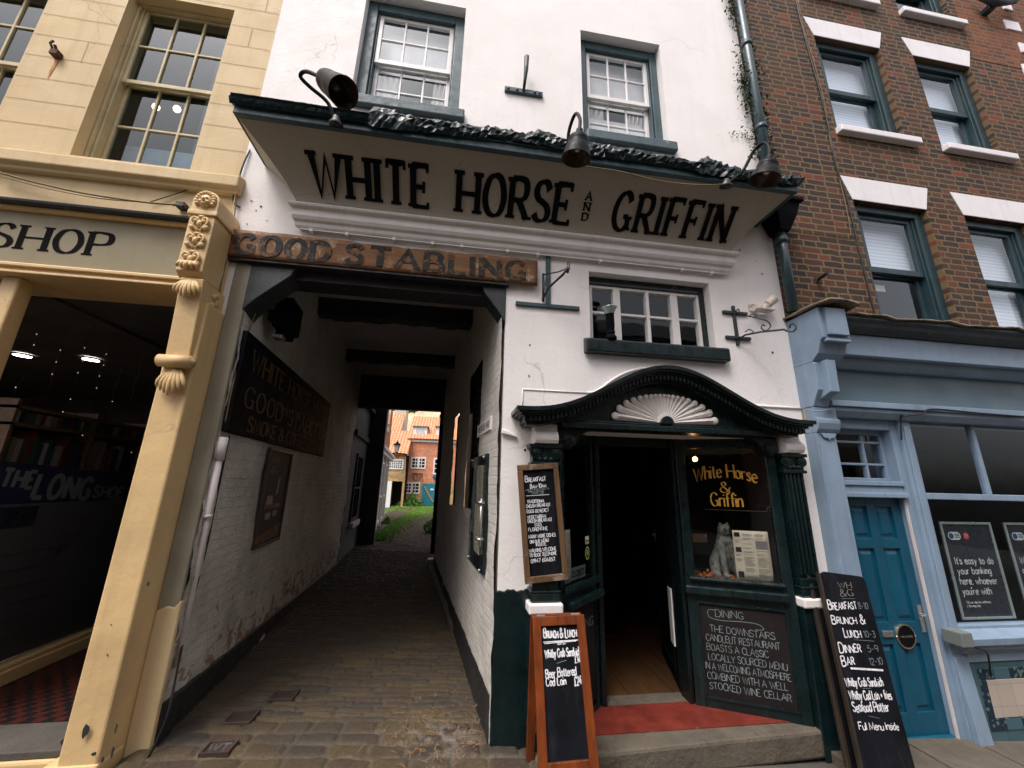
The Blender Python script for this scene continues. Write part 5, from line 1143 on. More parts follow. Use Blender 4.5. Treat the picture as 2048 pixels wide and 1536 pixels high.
b.obox(O3, U, V, N, 0, .03, 0, H - .005, -.015, .015); b.obox(O - U * .004, U, V, N, -.02, .0, 0, H - .012, -.03, .004); b.obox(O3, U, V, N, .34, .37, 0, H - .03, -.015, .015); b.build('back_legs', M['edge_wood'], t, bevel=.005)
b = MB(); b.prism(rounded(W, H - .02, .03), lambda a, c: O3 + U * (a + .01) + V * c - N * .008, lambda a, c: O3 + U * (a + .01) + V * c + N * .008); b.build('back_panel', M['black'], t, bevel=.003)
fr = plane(O + N * .0065, U, V); G = (O, U, V, N)
written(t, fr, G, [('Breakfast', (1656, 1219), (1712, 1218), .058, .76), ('Brunch &', (1663, 1247), (1729, 1247), .055, .76), ('Lunch', (1688, 1275), (1721, 1275), .056, .76), ('Dinner', (1678, 1305), (1721, 1304), .060, .76), ('Bar', (1683, 1332), (1708, 1329), .060, .76)], 'chalk', stem=.14)
written(t, fr, G, [('Whitby Crab Sandwich', (1690, 1372), (1765, 1372), .048, None), ('Whitby Cod Loin + fries', (1698, 1398), (1782, 1398), .048, None), ('Seafood Platter', (1705, 1423), (1777, 1422), .050, None), ('Full Menu Inside', (1717, 1459), (1796, 1459), .038, None)], 'chalk', stem=.15, track=.11)
written(t, fr, G, [('8-10', (1716, 1217), (1735, 1217), .040, None), ('10-3', (1727, 1274), (1749, 1274), .038, None), ('5-9', (1734, 1303), (1755, 1303), .038, None), ('12-10', (1738, 1329), (1764, 1329), .040, None)], 'chalk_faded', 'chalk_faded', stem=.13)
written(t, fr, G, [('WH', (1676, 1176), (1702, 1176), .042, None), ('&G', (1679, 1192), (1706, 1192), .044, None)], 'ink', 'emblem', stem=.12, hair=.05, serif=.6)
b = MB(); L2 = lambda a, c, w_: line(b, fr, hit(*a, *G), hit(*c, *G), w_); L2((1699, 1336), (1764, 1340), .012); b.build('chalk_rule', M['chalk'], t)
b = MB(); L2((1682, 1197), (1708, 1197), .003); L2((1706, 1279), (1746, 1282), .003); L2((1722, 1376), (1740, 1376), .003); L2((1735, 1431), (1757, 1436), .003); b.build('chalk_underline', M['chalk_faded'], t)

# DINING board, fixed in the dado of the right splay
t = thing('dining_chalkboard', 'dusty chalkboard headed DINING set in the green panelling under the right bay window', 'chalkboard', tuple(A_ + U_R * .38))
b = MB(); b.obox(A_, U_R, Zv, N_R, .082, LR - .082, .04, .70, -.02, -.008); b.build('slate', M['dusty_chalkboard'], t)
b = MB()
for q in ((.07, LR - .07, .03, .048), (.07, LR - .07, .692, .71), (.07, .086, .048, .692), (LR - .086, LR - .07, .048, .692)): b.obox(A_, U_R, Zv, N_R, *q, -.012, .006)
b.build('bead', M['teal_dark'], t, bevel=.003)
fr = plane(A_ - N_R * .0075, U_R, (0, 0, 1)); b = MB(); text(b, 'DINING', fr, .20, .608, .052, u1=.40, stem=.075, jit=.07); b.build('chalk_writing', M['chalk_dim'], t); b = MB()
curve(b, fr, [(.2, .655), (.15, .65), (.155, .60), (.24, .585), (.40, .592), (.50, .585), (.53, .555), (.47, .545)], .004); b.build('chalk_flourish', M['chalk_dim'], t)
for i, s in enumerate(('THE DOWNSTAIRS', 'CANDLELIT RESTAURANT', 'BOASTS A CLASSIC', 'LOCALLY SOURCED MENU', 'IN A WELCOMING ATMOSPHERE', 'COMBINED WITH A WELL', 'STOCKED WINE CELLAR')):
    e = (.60, .625, .54, .655, .67, .64, .655)[i]; b = MB(); text(b, s, fr, (.15, .115, .115, .12, .095, .10, .11)[i], .495 - i * .066, .046, u1=e, stem=.085, jit=.05, track=.12); b.build('chalk_writing', M['chalk_dim'], t)

# ------------------------------------------------------------------ in and on the door-side windows
fr = plane(A_ - N_R * .0245, U_R, (0, 0, 1)); b = MB()
arc = lambda s: .045 * (1 - (2 * s - 1) ** 2)
text(b, 'White Horse', fr, .14, 1.655, .112, u1=.625, stem=.125, hair=.045, nib=20, serif=.5, rise=arc, track=.14, seg=6); text(b, '&', fr, .335, 1.575, .085, u1=.415, stem=.14, hair=.05, nib=20, seg=6); text(b, 'Griffin', fr, .255, 1.46, .11, u1=.495, stem=.125, hair=.045, nib=20, serif=.5, track=.14, seg=6)
tag(b.build('gilt_lettering', M['gold'], None), 'gilt window lettering reading White Horse & Griffin on the right bay glass', 'lettering')
b = MB(); curve(b, fr, [(.70, 1.72), (.70, 1.60), (.70, 1.47)], .003); line(b, fr, (.70, 1.47), (.67, 1.455), .003); line(b, fr, (.67, 1.455), (.665, 1.43), .003); line(b, fr, (.665, 1.43), (.20, 1.43), .003)
tag(b.build('gilt_border', M['old_gold'], None), 'thin notched border line under the gilt window lettering', 'lettering')
def sheet(O, U, N, u0, u1, v0, v1, off, label, dark, tilt=0.0):
    t = thing('menu_sheet', label, 'menu', tuple(O + U * u0 + Zv * v0))
    b = MB(); b.grid(6, 6, lambda a, c: O + U * (u0 + (u1 - u0) * a + tilt * c) + Zv * (v0 + (v1 - v0) * c) - N * (off + .004 * math.sin(a * 3 + c * 4))); b.build('paper', M['paper'], t, smooth=True, solid=.001)
    R = random.Random(3); b = MB(); g = lambda a, c, e: O + U * (u0 + (u1 - u0) * a + tilt * c) + Zv * (v0 + (v1 - v0) * c) - N * (off - e + .004 * math.sin(a * 3 + c * 4))
    def rect(mb, a0, a1, c0, c1): mb.add([g(a0, c0, .002), g(a1, c0, .002), g(a1, c1, .002), g(a0, c1, .002)], [(0, 1, 2, 3)])
    y = .93
    while y > .06:
        for a0, a1 in ((.26, .58), (.62, .95)):
            if R.random() < .85: rect(b, a0, a0 + (a1 - a0) * R.uniform(.6, 1), y, y + .008)
        if R.random() < .4: rect(b, .05, .05 + R.uniform(.08, .16), y, y + .008)
        y -= .022 if R.random() < .8 else .045
    b.build('print', M['ink'], t)
    if dark:
        b = MB()
        for q in ((.04, .20, .87, .96), (.05, .21, .56, .66), (.05, .21, .06, .18)): rect(b, *q)
        b.build('print_block', M['print_dark'], t)
        b = MB()
        for q in ((.62, .95, .64, .80), (.62, .95, .04, .14)): rect(b, *q)
        b.build('print_block', M['ink'], t)
sheet(A_, U_R, N_R, .395, .655, .885, 1.27, .045, 'printed menu with dark squares standing in the right bay window beside the cat statue', True, -.0)
sheet(C_, U_L, N_L, .055, .20, .89, 1.27, .035, 'narrow menu sheet in the left bay window behind the breakfast board', False)
t = thing('closed_sign', 'small white closed sign leaning in the bottom of the left bay window', 'sign', tuple(C_ + U_L * .3 + Zv * .9))
O = C_ + U_L * .19 + Zv * .895 - N_L * .05; V = (Zv + U_L * .18).normalized(); b = MB(); b.obox(O, U_L, V, N_L, 0, .26, 0, .09, 0, .004); b.build('card', M['alu'], t)
b = MB(); text(b, 'CLOSED', plane(O + N_L * .0045, U_L, V), .03, .025, .042, u1=.23, stem=.2, seg=3); b.build('lettering', M['print_dark'], t)
fr = plane(C_ - N_L * .024, U_L, (0, 0, 1))
b = MB(); b.add([fr(.43, 1.14, 0), fr(.49, 1.14, 0), fr(.49, 1.20, 0), fr(.43, 1.20, 0)], [(0, 1, 2, 3)]); st_ = tag(b.build('window_sticker', M['paper'], None, solid=.001), 'small white sticker on the left bay glass', 'sticker')
b = MB(); line(b, fr, (.435, 1.165), (.485, 1.165), .012, .0012); line(b, fr, (.44, 1.148), (.48, 1.148), .005, .0012); b.build('print', M['print_dark'], st_)
b = MB(); b.add([fr(.46 + .036 * math.cos(a), 1.07 + .052 * math.sin(a), 0) for a in np.linspace(0, 2 * PI, 24)[:-1]], [tuple(range(23))]); st_ = tag(b.build('window_sticker', M['sticker_yellow'], None, solid=.001), 'oval yellow-green sticker on the left bay glass under the white one', 'sticker')
b = MB(); b.add([fr(.46 + .026 * math.cos(a), 1.07 + .04 * math.sin(a), .0015) for a in np.linspace(0, 2 * PI, 24)[:-1]], [tuple(range(23))]); b.build('sticker_centre', M['print_dark'], st_); b = MB(); b.add([fr(.46 + .012 * math.cos(a), 1.075 + .02 * math.sin(a), .002) for a in np.linspace(0, 2 * PI, 16)[:-1]], [tuple(range(15))]); b.build('sticker_mark', M['sticker_yellow'], st_)
# lit bulb and leaves inside the bay
t = thing('bay_bulb', 'bare warm glowing bulb behind the gilt lettering in the right bay window', 'lamp', (2.25, .42, 1.86))
b = MB(); b.ball((2.235, .40, 1.868), .022); b.build('bulb', M['warm_bulb'], t, smooth=True); b = MB(); b.tube([(2.235, .40, 1.89), (2.235, .40, 2.03)], .012, 8); b.build('holder', M['black'], t)
R = random.Random(21); b = MB()
for i in range(260):
    u = R.uniform(.10, .42); d = R.uniform(.03, .2); c = A_ + U_R * u - N_R * d; leafquad(b, (c.x, c.y, .875 + abs(R.gauss(0, .018))), R.uniform(.008, .02), R)
tag(b.build('leaf_garland', M['orange_leaf'], None, recalc=False), 'strip of orange leaves along the shelf at the cat statue\'s feet', 'decoration')
t = thing('shelf_card', 'small tan card on the shelf left of the cat statue', 'card', (2.1, .3, 1.18)); b = MB(); b.box(2.10, 2.24, .34, .345, 1.145, 1.215); b.build('card', M['board_wood'], t)
# seated cat statue: one skinned body
def skin_body(name, joints, bones, mat, loc, scale=1.0, sub=2, rotz=0.0):
    me = bpy.data.meshes.new(name); rm = Matrix.Rotation(rotz, 3, 'Z')
    me.from_pydata([tuple(rm @ (Vector(j[0]) * scale) + Vector(loc)) for j in joints], bones, []); o = bpy.data.objects.new(name, me); COL.objects.link(o)
    md = o.modifiers.new('skin', 'SKIN'); md.use_smooth_shade = True
    sk = me.skin_vertices[0].data if me.skin_vertices else None
    if sk is None:
        bm = bmesh.new(); bm.from_mesh(me); bm.verts.layers.skin.verify(); bm.to_mesh(me); bm.free(); sk = me.skin_vertices[0].data
    for s, j in zip(sk, joints): s.radius = (j[1] * scale, (j[2] if len(j) > 2 else j[1]) * scale)
    sk[0].use_root = True
    s = o.modifiers.new('sub', 'SUBSURF'); s.levels = sub; s.render_levels = sub; me.materials.append(mat); return o
J = [((0, .03, .10), .085, .09), ((0, -.005, .20), .072), ((0, -.02, .28), .066), ((0, -.03, .34), .042), ((0, -.045, .395), .068), ((0, -.095, .38), .036),   # 0 hips .. 4 head, 5 muzzle
     ((.045, -.05, .27), .036), ((.05, -.085, .15), .028), ((.048, -.10, .045), .025), ((.048, -.135, .018), .026),                                       # front leg
     ((-.045, -.05, .27), .036), ((-.05, -.085, .15), .028), ((-.048, -.10, .045), .025), ((-.048, -.135, .018), .026),
     ((.085, -.0, .10), .062), ((.10, -.04, .04), .036), ((.095, -.10, .018), .028), ((-.085, 0, .10), .062), ((-.10, -.04, .04), .036), ((-.095, -.10, .018), .028),
     ((.0, .12, .04), .03), ((.09, .14, .025), .022), ((.15, .08, .022), .018)]
Bn = [(0, 1), (1, 2), (2, 3), (3, 4), (4, 5), (2, 6), (6, 7), (7, 8), (8, 9), (2, 10), (10, 11), (11, 12), (12, 13), (0, 14), (14, 15), (15, 16), (0, 17), (17, 18), (18, 19), (0, 20), (20, 21), (21, 22)]
cl_ = (2.355, .30, .868); t = thing('cat_statue', 'grey stone statue of a sitting cat on the shelf in the right bay window', 'statue', cl_)
o = skin_body('body', J, Bn, M['plaster_pale'], cl_, 1.02, 2, -.15); adopt(o, t)
b = MB()
for s in (-1, 1):
    c = Vector(cl_) + Vector((s * .034, -.04, .44)); b.lathe([(.026, -.03), (.018, -.01), (.004, .012), (0, .013)], c, (s * .35, 0, 1), 10)
b.build('ear', M['plaster_pale'], t, smooth=True)
b = MB()
for s in (-1, 1): b.ball(Vector(cl_) + Vector((s * .024 - .012, -.098, .402)), .0095)
b.ball(Vector(cl_) + Vector((-.015, -.13, .386)), .009, .007, .006); b.build('eyes_and_nose', M['print_dark'], t, smooth=True)
b = MB(); b.lathe([(0, 0), (.15, 0), (.15, .012), (.14, .02), (0, .02)], Vector(cl_) + Vector((0, -.01, 0)), (0, 0, 1), 20, ); b.build('base', M['plaster_pale'], t, smooth=False)
# ------------------------------------------------------------------ the cream shop on the left
shop = thing('cream_shop', 'cream rendered building with the lettered SHOP front left of the inn', 'building', (-2.6, 0, 0))
HC = [(-3.18, -2.31, 4.06, 5.88), (-4.68, -3.77, 4.06, 5.88), (-6.2, -5.3, 4.06, 5.88), (-3.18, -2.31, 7.2, 8.8), (-4.68, -3.77, 7.2, 8.8)]
b = MB(); wall_holes(b, -9, -1.921, 2.96, 10.2, HC, 0, .25); b.build('wall', M['cream'], shop, recalc=False)
b = MB(); b.box(-9, -1.93, .342, 8, 10.2, 10.4); b.box(-9, -8.9, .342, 8, 0, 10.2); b.box(-2.6, -2.55, .342, 7, 4.1, 10.2); b.box(-9, -1.93, 7.9, 8, 0, 10.2); b.build('side_walls_and_roof', M['roof_slate'], shop)
# scored stone courses: narrow dark joints just proud of the render
M['joint'] = paint('dirty_joint', (.40, .29, .16), .9, .25, 9, 0)
b = MB(); R = random.Random(5)
def hseg(z, xa, xb):
    for h in HC:
        if h[2] - .02 < z < h[3] + .02:
            if xa < h[0] and xb > h[1]: hseg(z, xa, h[0] - .01); hseg(z, h[1] + .01, xb); return
    x = xa
    while x < xb:
        e = min(xb, x + R.uniform(.15, .7)); k = R.uniform(-.003, .003)
        if R.random() < .88: b.add([(x, -.003, z + k - .0022), (e, -.003, z + k - .0022), (e, -.003, z + k + .0022), (x, -.003, z + k + .0022)], [(0, 1, 2, 3)])
        x = e
k = 0
for z in np.arange(4.30, 6.9, .232):
    hseg(float(z), -6, -1.93); k += 1
for (x, z) in ((-2.12, 5.46), (-2.05, 5.92), (-3.45, 5.92), (-2.2, 6.16), (-3.35, 4.99)): b.add([(x - .002, -.003, z), (x + .002, -.003, z), (x + .002, -.003, z + .23), (x - .002, -.003, z + .23)], [(0, 1, 2, 3)])
b.build('course_lines', M['joint'], shop, recalc=False)
for h in HC:
    wn = sash_window(shop, h[0], h[1], h[2], h[3], 0, .085, M['cream_wood'], M['cream_wood'], 3, 2, 2, fw=.024, top=.015, bar=.019, rail=.03, glass='cream_glass', mid=.52)
    if h[2] < 5:
        b = MB(); b.quad((h[0], .40, h[2]), (h[1], .40, h[2]), (h[1], .40, h[2] + .42), (h[0], .40, h[2] + .42)); b.build('net_screen', M['blind'] if h[0] < -3.5 else M['room_mid'], wn)
        b = MB(); b.quad((h[0] + .05, .33, h[2]), (h[1] - .05, .33, h[2]), (h[1] - .05, .33, h[2] + .44), (h[0] + .05, .33, h[2] + .44)); b.build('obscured_film', M['frost_pale'], wn)
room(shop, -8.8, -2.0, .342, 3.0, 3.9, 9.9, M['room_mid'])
t = thing('ceiling_lamps', 'two glowing warm round lamps seen through the lower sash of the cream window', 'lamp', (-2.8, 1, 5))
b = MB()
for px, py in ((312, 214), (354, 218)): b.ball(at(px, py, .75), .035, .03, .04)
M['warm_lamp'] = emit_mat('warm_lamp_globe', (1, .62, .42), 5); b.build('globe', M['warm_lamp'], t, smooth=True)
# string course under the windows, fascia
b = MB(); b.prism_x([(.01, 3.845), (-.045, 3.845), (-.05, 3.875), (-.085, 3.885), (-.085, 3.985), (.01, 4.03)], -9, -1.875); b.build('string_course', M['cream'], shop, bevel=.01)
b = MB(); b.prism_x([(.01, 3.5), (-.15, 3.50), (-.155, 3.515), (.01, 3.575)], -9, -2.04); b.build('lead_flashing', M['cornice_dark'], shop)
fs = MB(); fs.box(-9, -2.02, -.095, .30, 3.47, 3.498); fs.box(-9, -2.02, -.09, .30, 2.955, 3.045); fs.box(-2.10, -2.02, -.093, .30, 3.045, 3.47); fs.box(-9, -2.02, -.115, -.09, 3.005, 3.03); fs.box(-9, -2.02, -.11, -.09, 2.955, 2.975); fs.build('fascia_frame', M['cream_gloss'], shop, bevel=.005)
fs = MB(); fs.box(-9, -2.10, -.06, .30, 3.045, 3.47); pn = fs.build('fascia_panel', M['olive'], shop)
fr = plane((0, -.0605, 0), (1, 0, 0), (0, 0, 1)); b = MB(); text(b, 'SHOP', fr, -3.40, 3.165, .192, u1=-2.645, stem=.21, hair=.055, nib=8, serif=.85, track=.26, depth=.002, seg=9); b.build('lettering', M['letter_black'], pn)
# carved pilaster with console
pl = MB(); pl.box(-1.995, -1.80, -.20, .06, -.35, 2.80); pl.box(-2.045, -1.995, -.13, .06, -.35, 2.95); pl.build('pilaster', M['cream_gloss'], shop, bevel=.012)
b = MB(); b.box(-2.06, -1.792, -.212, -.02, -.35, .10); b.build('pilaster_base', M['cream_gloss'], shop, bevel=.016)
R = random.Random(9)                                   # flakes where the paint has gone to the dark stone
for px, py, rx, rz, y in ((296, 1168, .010, .016, -.2035), (171, 1462, .02, .035, -.2155), (128, 1484, .03, .014, -.065), (188, 1508, .012, .01, -.2155), (205, 1520, .008, .016, -.2155), (232, 1458, .006, .03, -.2155), (225, 1505, .008, .035, -.2155), (222, 1250, .004, .005, -.2035), (215, 1310, .004, .005, -.2035)):
    c = at(px, py, y); MB().add([(c.x + rx * math.cos(a) * R.uniform(.6, 1.2), y, c.z + rz * math.sin(a) * R.uniform(.6, 1.2)) for a in np.linspace(0, 2 * PI, 11)[:-1]], [tuple(range(10))]).build('bare_patch', M['print_dark'], shop, recalc=False)
b = MB(); b.prism_x([(.0, 2.30), (-.215, 2.30), (-.225, 2.40), (-.25, 2.75), (-.27, 2.95), (.0, 2.95)], -1.975, -1.825); cs = b.build('console', M['cream_gloss'], shop, bevel=.008)
b = MB(); b.tube([(-1.985, -.245, 2.345), (-1.785, -.245, 2.345)], .042, 14); b.lathe([(.028, 0), (.028, .008), (.012, .008), (.012, .014), (0, .014)], (-1.785, -.245, 2.345), (1, 0, 0), 14)
b.build('scroll', M['cream_gloss'], cs, smooth=True)
def acanthus(b, cx, y, zt, w_, h_, n=7, flip=1):
    """a fan of ridged leaves hanging from (cx, zt)"""
    for i in range(n):
        s = (i - (n - 1) / 2) / ((n - 1) / 2); P = []
        for q in np.linspace(0, 1, 7): P.append(Vector((cx + s * w_ * (.25 + .75 * math.sin(q * PI * .55)) * (1 + .15 * q), y - .03 * math.sin(q * PI * .8) - .012 * (1 - abs(s)) - .01, zt - flip * h_ * q * (1 - .28 * abs(s)))))
        r = w_ / n * 1.35; b.tube(P, [r * .5, r * .8, r, r, r * .95, r * .75, r * .3], 7)
b = MB(); acanthus(b, -1.90, -.255, 2.935, .07, .15); b.build('acanthus', M['cream_gloss'], cs, smooth=True)
b = MB(); acanthus(b, -1.885, -.205, 2.30, .072, .19); b.build('acanthus', M['cream_gloss'], cs, smooth=True)
b = MB(); R = random.Random(6)
for i in range(26):
    s = i / 25; z = 2.90 - .52 * s; b.ball((-1.82, -.10 - .03 * math.sin(i * 1.9), z), .012, .026 * (1 - .6 * s) + .006, .018, 8, 6)
b.build('side_garland', M['cream_gloss'], cs, smooth=True)
b = MB(); b.prism_x([(.0, 2.965), (-.23, 2.965), (-.275, 3.0), (-.275, 3.45), (.0, 3.45)], -2.015, -1.845); b.box(-2.03, -1.83, -.29, .0, 3.45, 3.49); bx = b.build('carved_block', M['cream_gloss'], shop, bevel=.007)
P = [(-2.02, 3.49)] + [(-1.93 + .09 * math.cos(a), 3.57 + .09 * math.sin(a)) for a in np.linspace(PI, 0, 14)] + [(-1.84, 3.49)]
b = MB(); b.prism_y(P, -.28, .0); b.build('round_top', M['cream_gloss'], bx, bevel=.006)
b = MB(); b.ball((-1.93, -.285, 3.565), .045, .028, .055, 14, 10)                   # mask: face, brows, nose, mouth, curls
for s in (-1, 1): b.ball((-1.93 + s * .018, -.309, 3.58), .011, .008, .008); b.ball((-1.93 + s * .024, -.303, 3.552), .016, .012, .014)
b.ball((-1.93, -.315, 3.567), .009, .012, .018); b.ball((-1.93, -.308, 3.535), .02, .008, .006)
for i in range(13):
    a = -PI * .15 + PI * 1.3 * i / 12; b.ball((-1.93 + .058 * math.cos(a), -.285, 3.572 + .066 * math.sin(a)), .016, .018, .016, 8, 6)
b.build('mask', M['cream_gloss'], bx, smooth=True)
b = MB(); cx, yy = -1.93, -.277                                                      # scrolling foliage
for zc in (3.38, 3.24, 3.09):
    for s in (-1, 1):
        Pt = [Vector((cx + s * .008, yy, zc - .06)), Vector((cx + s * .035, yy - .012, zc - .03)), Vector((cx + s * .055, yy - .014, zc + .01)), Vector((cx + s * .04, yy - .014, zc + .04)), Vector((cx + s * .018, yy - .012, zc + .03)), Vector((cx + s * .025, yy - .01, zc + .008))]
        b.tube([Vector(p) for p in spline(Pt, 5)], .0095, 7); b.ball((cx + s * .045, yy - .008, zc - .035), .02, .016, .022, 9, 7); b.ball((cx + s * .028, yy - .014, zc + .012), .014, .014, .014, 8, 6)
    b.ball((cx, yy - .008, zc - .005), .02, .02, .03, 9, 7); b.ball((cx, yy - .004, zc + .055), .026, .014, .012, 9, 6)
acanthus(b, cx, yy + .012, 3.07, .055, .075, 5); b.build('foliage', M['cream_gloss'], bx, smooth=True)
# display window: corner post, glass facing the lobby, sill, lobby floor
b = MB(); b.box(-3.26, -3.15, -.04, .07, -.1, 2.955); b.build('corner_post', M['cream_gloss'], shop, bevel=.012)
b = MB(); b.box(-3.27, -3.14, .07, 3.2, .10, .20); b.box(-3.25, -3.16, .07, 3.2, .20, .235); b.box(-9, -3.26, -.02, .07, -.2, .50); b.build('display_sill', M['cream_gloss'], shop, bevel=.01)
b = MB(); b.quad((-3.205, .07, .235), (-3.205, 3.2, .235), (-3.205, 3.2, 2.955), (-3.205, .07, 2.955)); b.quad((-9, .02, .5), (-3.26, .02, .5), (-3.26, .02, 2.955), (-9, .02, 2.955)); b.build('display_glass', M['dark_glass'], shop)
b = MB(); b.box(-3.7, -2.0, -.06, .22, -.35, .055); b.build('entrance_step', M['cream_gloss'], shop, bevel=.015)
b = MB(); b.box(-3.7, -2.02, -.045, .25, .0545, .095); b.build('threshold', M['dark_stone'], shop, bevel=.006)
b = MB(); b.box(-3.2, -2.0, .25, 3.3, -.05, .10); b.build('lobby_floor', M['checker'], shop)
b = MB(); b.box(-3.2, -1.98, .302, 3.3, 2.96, 3.0); b.prism_z([(-1.90, .06), (-1.98, .06), (lw(3.3) - .13, 3.3), (lw(3.3) - .07, 3.3)], -.2, 3.0); b.box(-3.2, -1.98, 3.2, 3.3, .1, 2.96); b.build('lobby_lining', M['room_mid'], shop)
b = MB(); b.box(-8.9, -3.26, 5.2, 5.3, .2, 2.95); b.box(-8.9, -3.24, .08, 5.2, .1, .2); b.box(-8.9, -3.26, .305, 5.2, 2.95, 2.99); b.box(-9, -8.9, .08, 5.2, .2, 2.95); b.box(-3.26, -3.2, 3.2, 5.2, .2, 2.95); b.build('shop_room', M['room_shop'], shop)
t = thing('frosted_panel', 'grey screen standing behind the lower half of the bookshop display glass', 'screen', (-3.25, .8, .24)); b = MB(); b.box(-3.27, -3.255, .10, 3.1, .24, 1.37); b.build('panel', M['frosted'], t)
b = MB()
for i in range(6): b.box(-3.2545, -3.252, .5, 1.0, .4 + .12 * i, .403 + .12 * i)
b.build('printed_lines', M['print_dark'], t)
t = thing('long_shoe_banner', 'dark purple banner lettered THE LONG SHOE inside the display window', 'sign', (-3.29, .9, 1.4))
O = Vector((-3.285, .335, 1.385)); U = Vector((0, 1, -.065)).normalized(); N = Vector((1, 0, 0)); V = N.cross(U)
b = MB(); b.obox(O, U, V, N, 0, 1.27, 0, .30, -.01, 0); b.build('cloth', M['purple'], t)
fr = plane(O + N * .001, U, V); b = MB(); text(b, 'THE', fr, .08, .12, .125, u1=.31, stem=.23, track=.3); text(b, 'LONG', fr, .34, .05, .18, u1=.83, stem=.22, track=.28); text(b, 'SHOE', fr, .87, .07, .10, u1=1.21, stem=.22, track=.28); b.build('lettering', M['banner_text'], t)
t = thing('dark_notice', 'dark blue notice under the banner at the far left of the display window', 'sign', (-3.25, .5, 1.2)); b = MB(); b.box(-3.254, -3.25, .30, .72, 1.2, 1.35); b.build('card', M['bank_poster'], t)
t = thing('bookcase', 'wooden bookcase behind the banner inside the dark bookshop', 'bookcase', (-3.75, 1.6, .2)); b = MB()
for z in (.3, .75, 1.2, 1.62, 1.98, 2.12): b.box(-3.95, -3.62, .7, 3.0, z, z + .025)
for y in (.7, 1.45, 2.2, 2.98): b.box(-3.95, -3.62, y, y + .025, .2, 2.2)
b.box(-3.96, -3.94, .7, 3.0, .2, 2.2); b.build('shelves', M['shelf_wood'], t)
bc = [paint('book_' + n, c, .6, .1, 8, 0) for n, c in (('red', (.16, .03, .02)), ('tan', (.24, .17, .09)), ('navy', (.03, .05, .10)), ('green', (.04, .09, .05)), ('pale', (.34, .32, .28)))]
R = random.Random(14); gi = 0
for z in (1.645, 2.005):
    y = .74
    while y < 2.3:
        w_ = R.uniform(.02, .05); hh = R.uniform(.2, .31) if z < 2 else .1
        if R.random() < .85:
            bb = MB().box(-3.85, -3.66 + R.uniform(-.02, .01), y, y + w_ - .003, z, z + hh).build('book', R.choice(bc)); tag(bb, 'one of the upright books on the dim bookcase shelves', 'book', 'books on the bookcase')
        y += w_
R = random.Random(2)
for i, (px, py) in enumerate(((45, 711), (182, 719))):
    d = ray(px, py); s = (2.93 - 1.6) / d.z; c = CAM_POS + d * s
    t = thing('downlight', ('white round ceiling downlight nearest the left edge inside the bookshop', 'white round ceiling downlight in the middle of the bookshop ceiling')[i], 'lamp', tuple(c), 'downlights in the bookshop'); b = MB(); b.lathe([(0, 0), (.07, 0), (.075, -.004)], c, (0, 0, 1), 18); b.build('lens', M['downlight'], t); b = MB(); b.lathe([(.076, -.006), (.1, -.006), (.1, .012), (.076, .012)], c, (0, 0, 1), 18); b.build('ring', M['steel'], t)
t = thing('fairy_lights', 'strands of tiny fairy lights hanging inside the bookshop glass', 'lights', (-3.3, 1, 2.9)); b = MB(); e = MB()
for i in range(8):
    y = .30 + i * .2; zb = 1.65 + R.uniform(0, .5); P = [Vector((-3.26 + .01 * math.sin(k * 1.3 + i), y + .012 * math.sin(k * 2.1 + i), 2.9 - (2.9 - zb) * k / 9)) for k in range(10)]; b.tube(P, .0013, 4)
    for k in range(2, 10):
        if R.random() < .45: e.ball(P[k], .004, .004, .004, 6, 4)
b.build('wire', M['cable_black'], t); e.build('bulbs', M['fairy'], t)
# small irons and cables on the cream wall
t = thing('rusty_hook', 'rusty iron stub with a rust streak below on the cream wall', 'hook', (-3.52, 0, 5.02)); b = MB(); b.box(-3.55, -3.49, -.05, 0, 4.99, 5.04); b.tube([(-3.535, -.03, 5.03), (-3.55, -.06, 5.08), (-3.545, -.05, 5.12)], .01, 6); b.tube([(-3.51, -.03, 5.03), (-3.515, -.06, 5.07)], .012, 6); b.build('stub', M['rust'], t, bevel=.004)
M['rust_stain'] = paint('rust_stain', (.52, .25, .07), .8, .3, 14, 0)
b = MB(); b.add([(-3.525, -.004, 5.0), (-3.505, -.004, 5.0), (-3.518, -.004, 4.86), (-3.532, -.004, 4.76), (-3.54, -.004, 4.86)], [(0, 1, 2, 3, 4)]); b.build('rust_streak', M['rust_stain'], t)
def cable(pts, r, mat, label, nm='cable'):
    return tag(MB().tube([Vector(q) for q in spline([at(*q) for q in pts], 6)], r, 6).build(nm, mat, None, smooth=True), label, 'cable')
cable([(0, 345, -.05), (60, 362, -.05), (160, 385, -.06), (270, 402, -.08), (330, 408, -.06), (372, 410, -.05)], .008, M['cable'], 'thick tan cable sagging along the cream wall above the SHOP board')
cable([(0, 352, -.06), (90, 376, -.06), (200, 397, -.06), (300, 405, -.06), (372, 412, -.05)], .004, M['cable'], 'thin lower cable running beside the thick one above the SHOP board')
cable([(300, 404, -.02), (360, 385, -.02), (420, 365, -.02), (480, 352, -.03)], .004, M['cable_black'], 'thin dark cable rising across the cream wall to the inn corner')
cable([(481, 350, -.03), (470, 420, -.03), (466, 470, -.04), (448, 540, -.06), (436, 600, -.05), (428, 640, -.04)], .006, M['cable'], 'tan cable clipped down the joint between the cream shop and the inn')
cable([(476, 360, -.03), (464, 430, -.04), (456, 500, -.05), (438, 570, -.07), (420, 620, -.06), (412, 690, -.04)], .005, M['cream_wood'], 'cream painted cable following the edge of the carved pilaster')
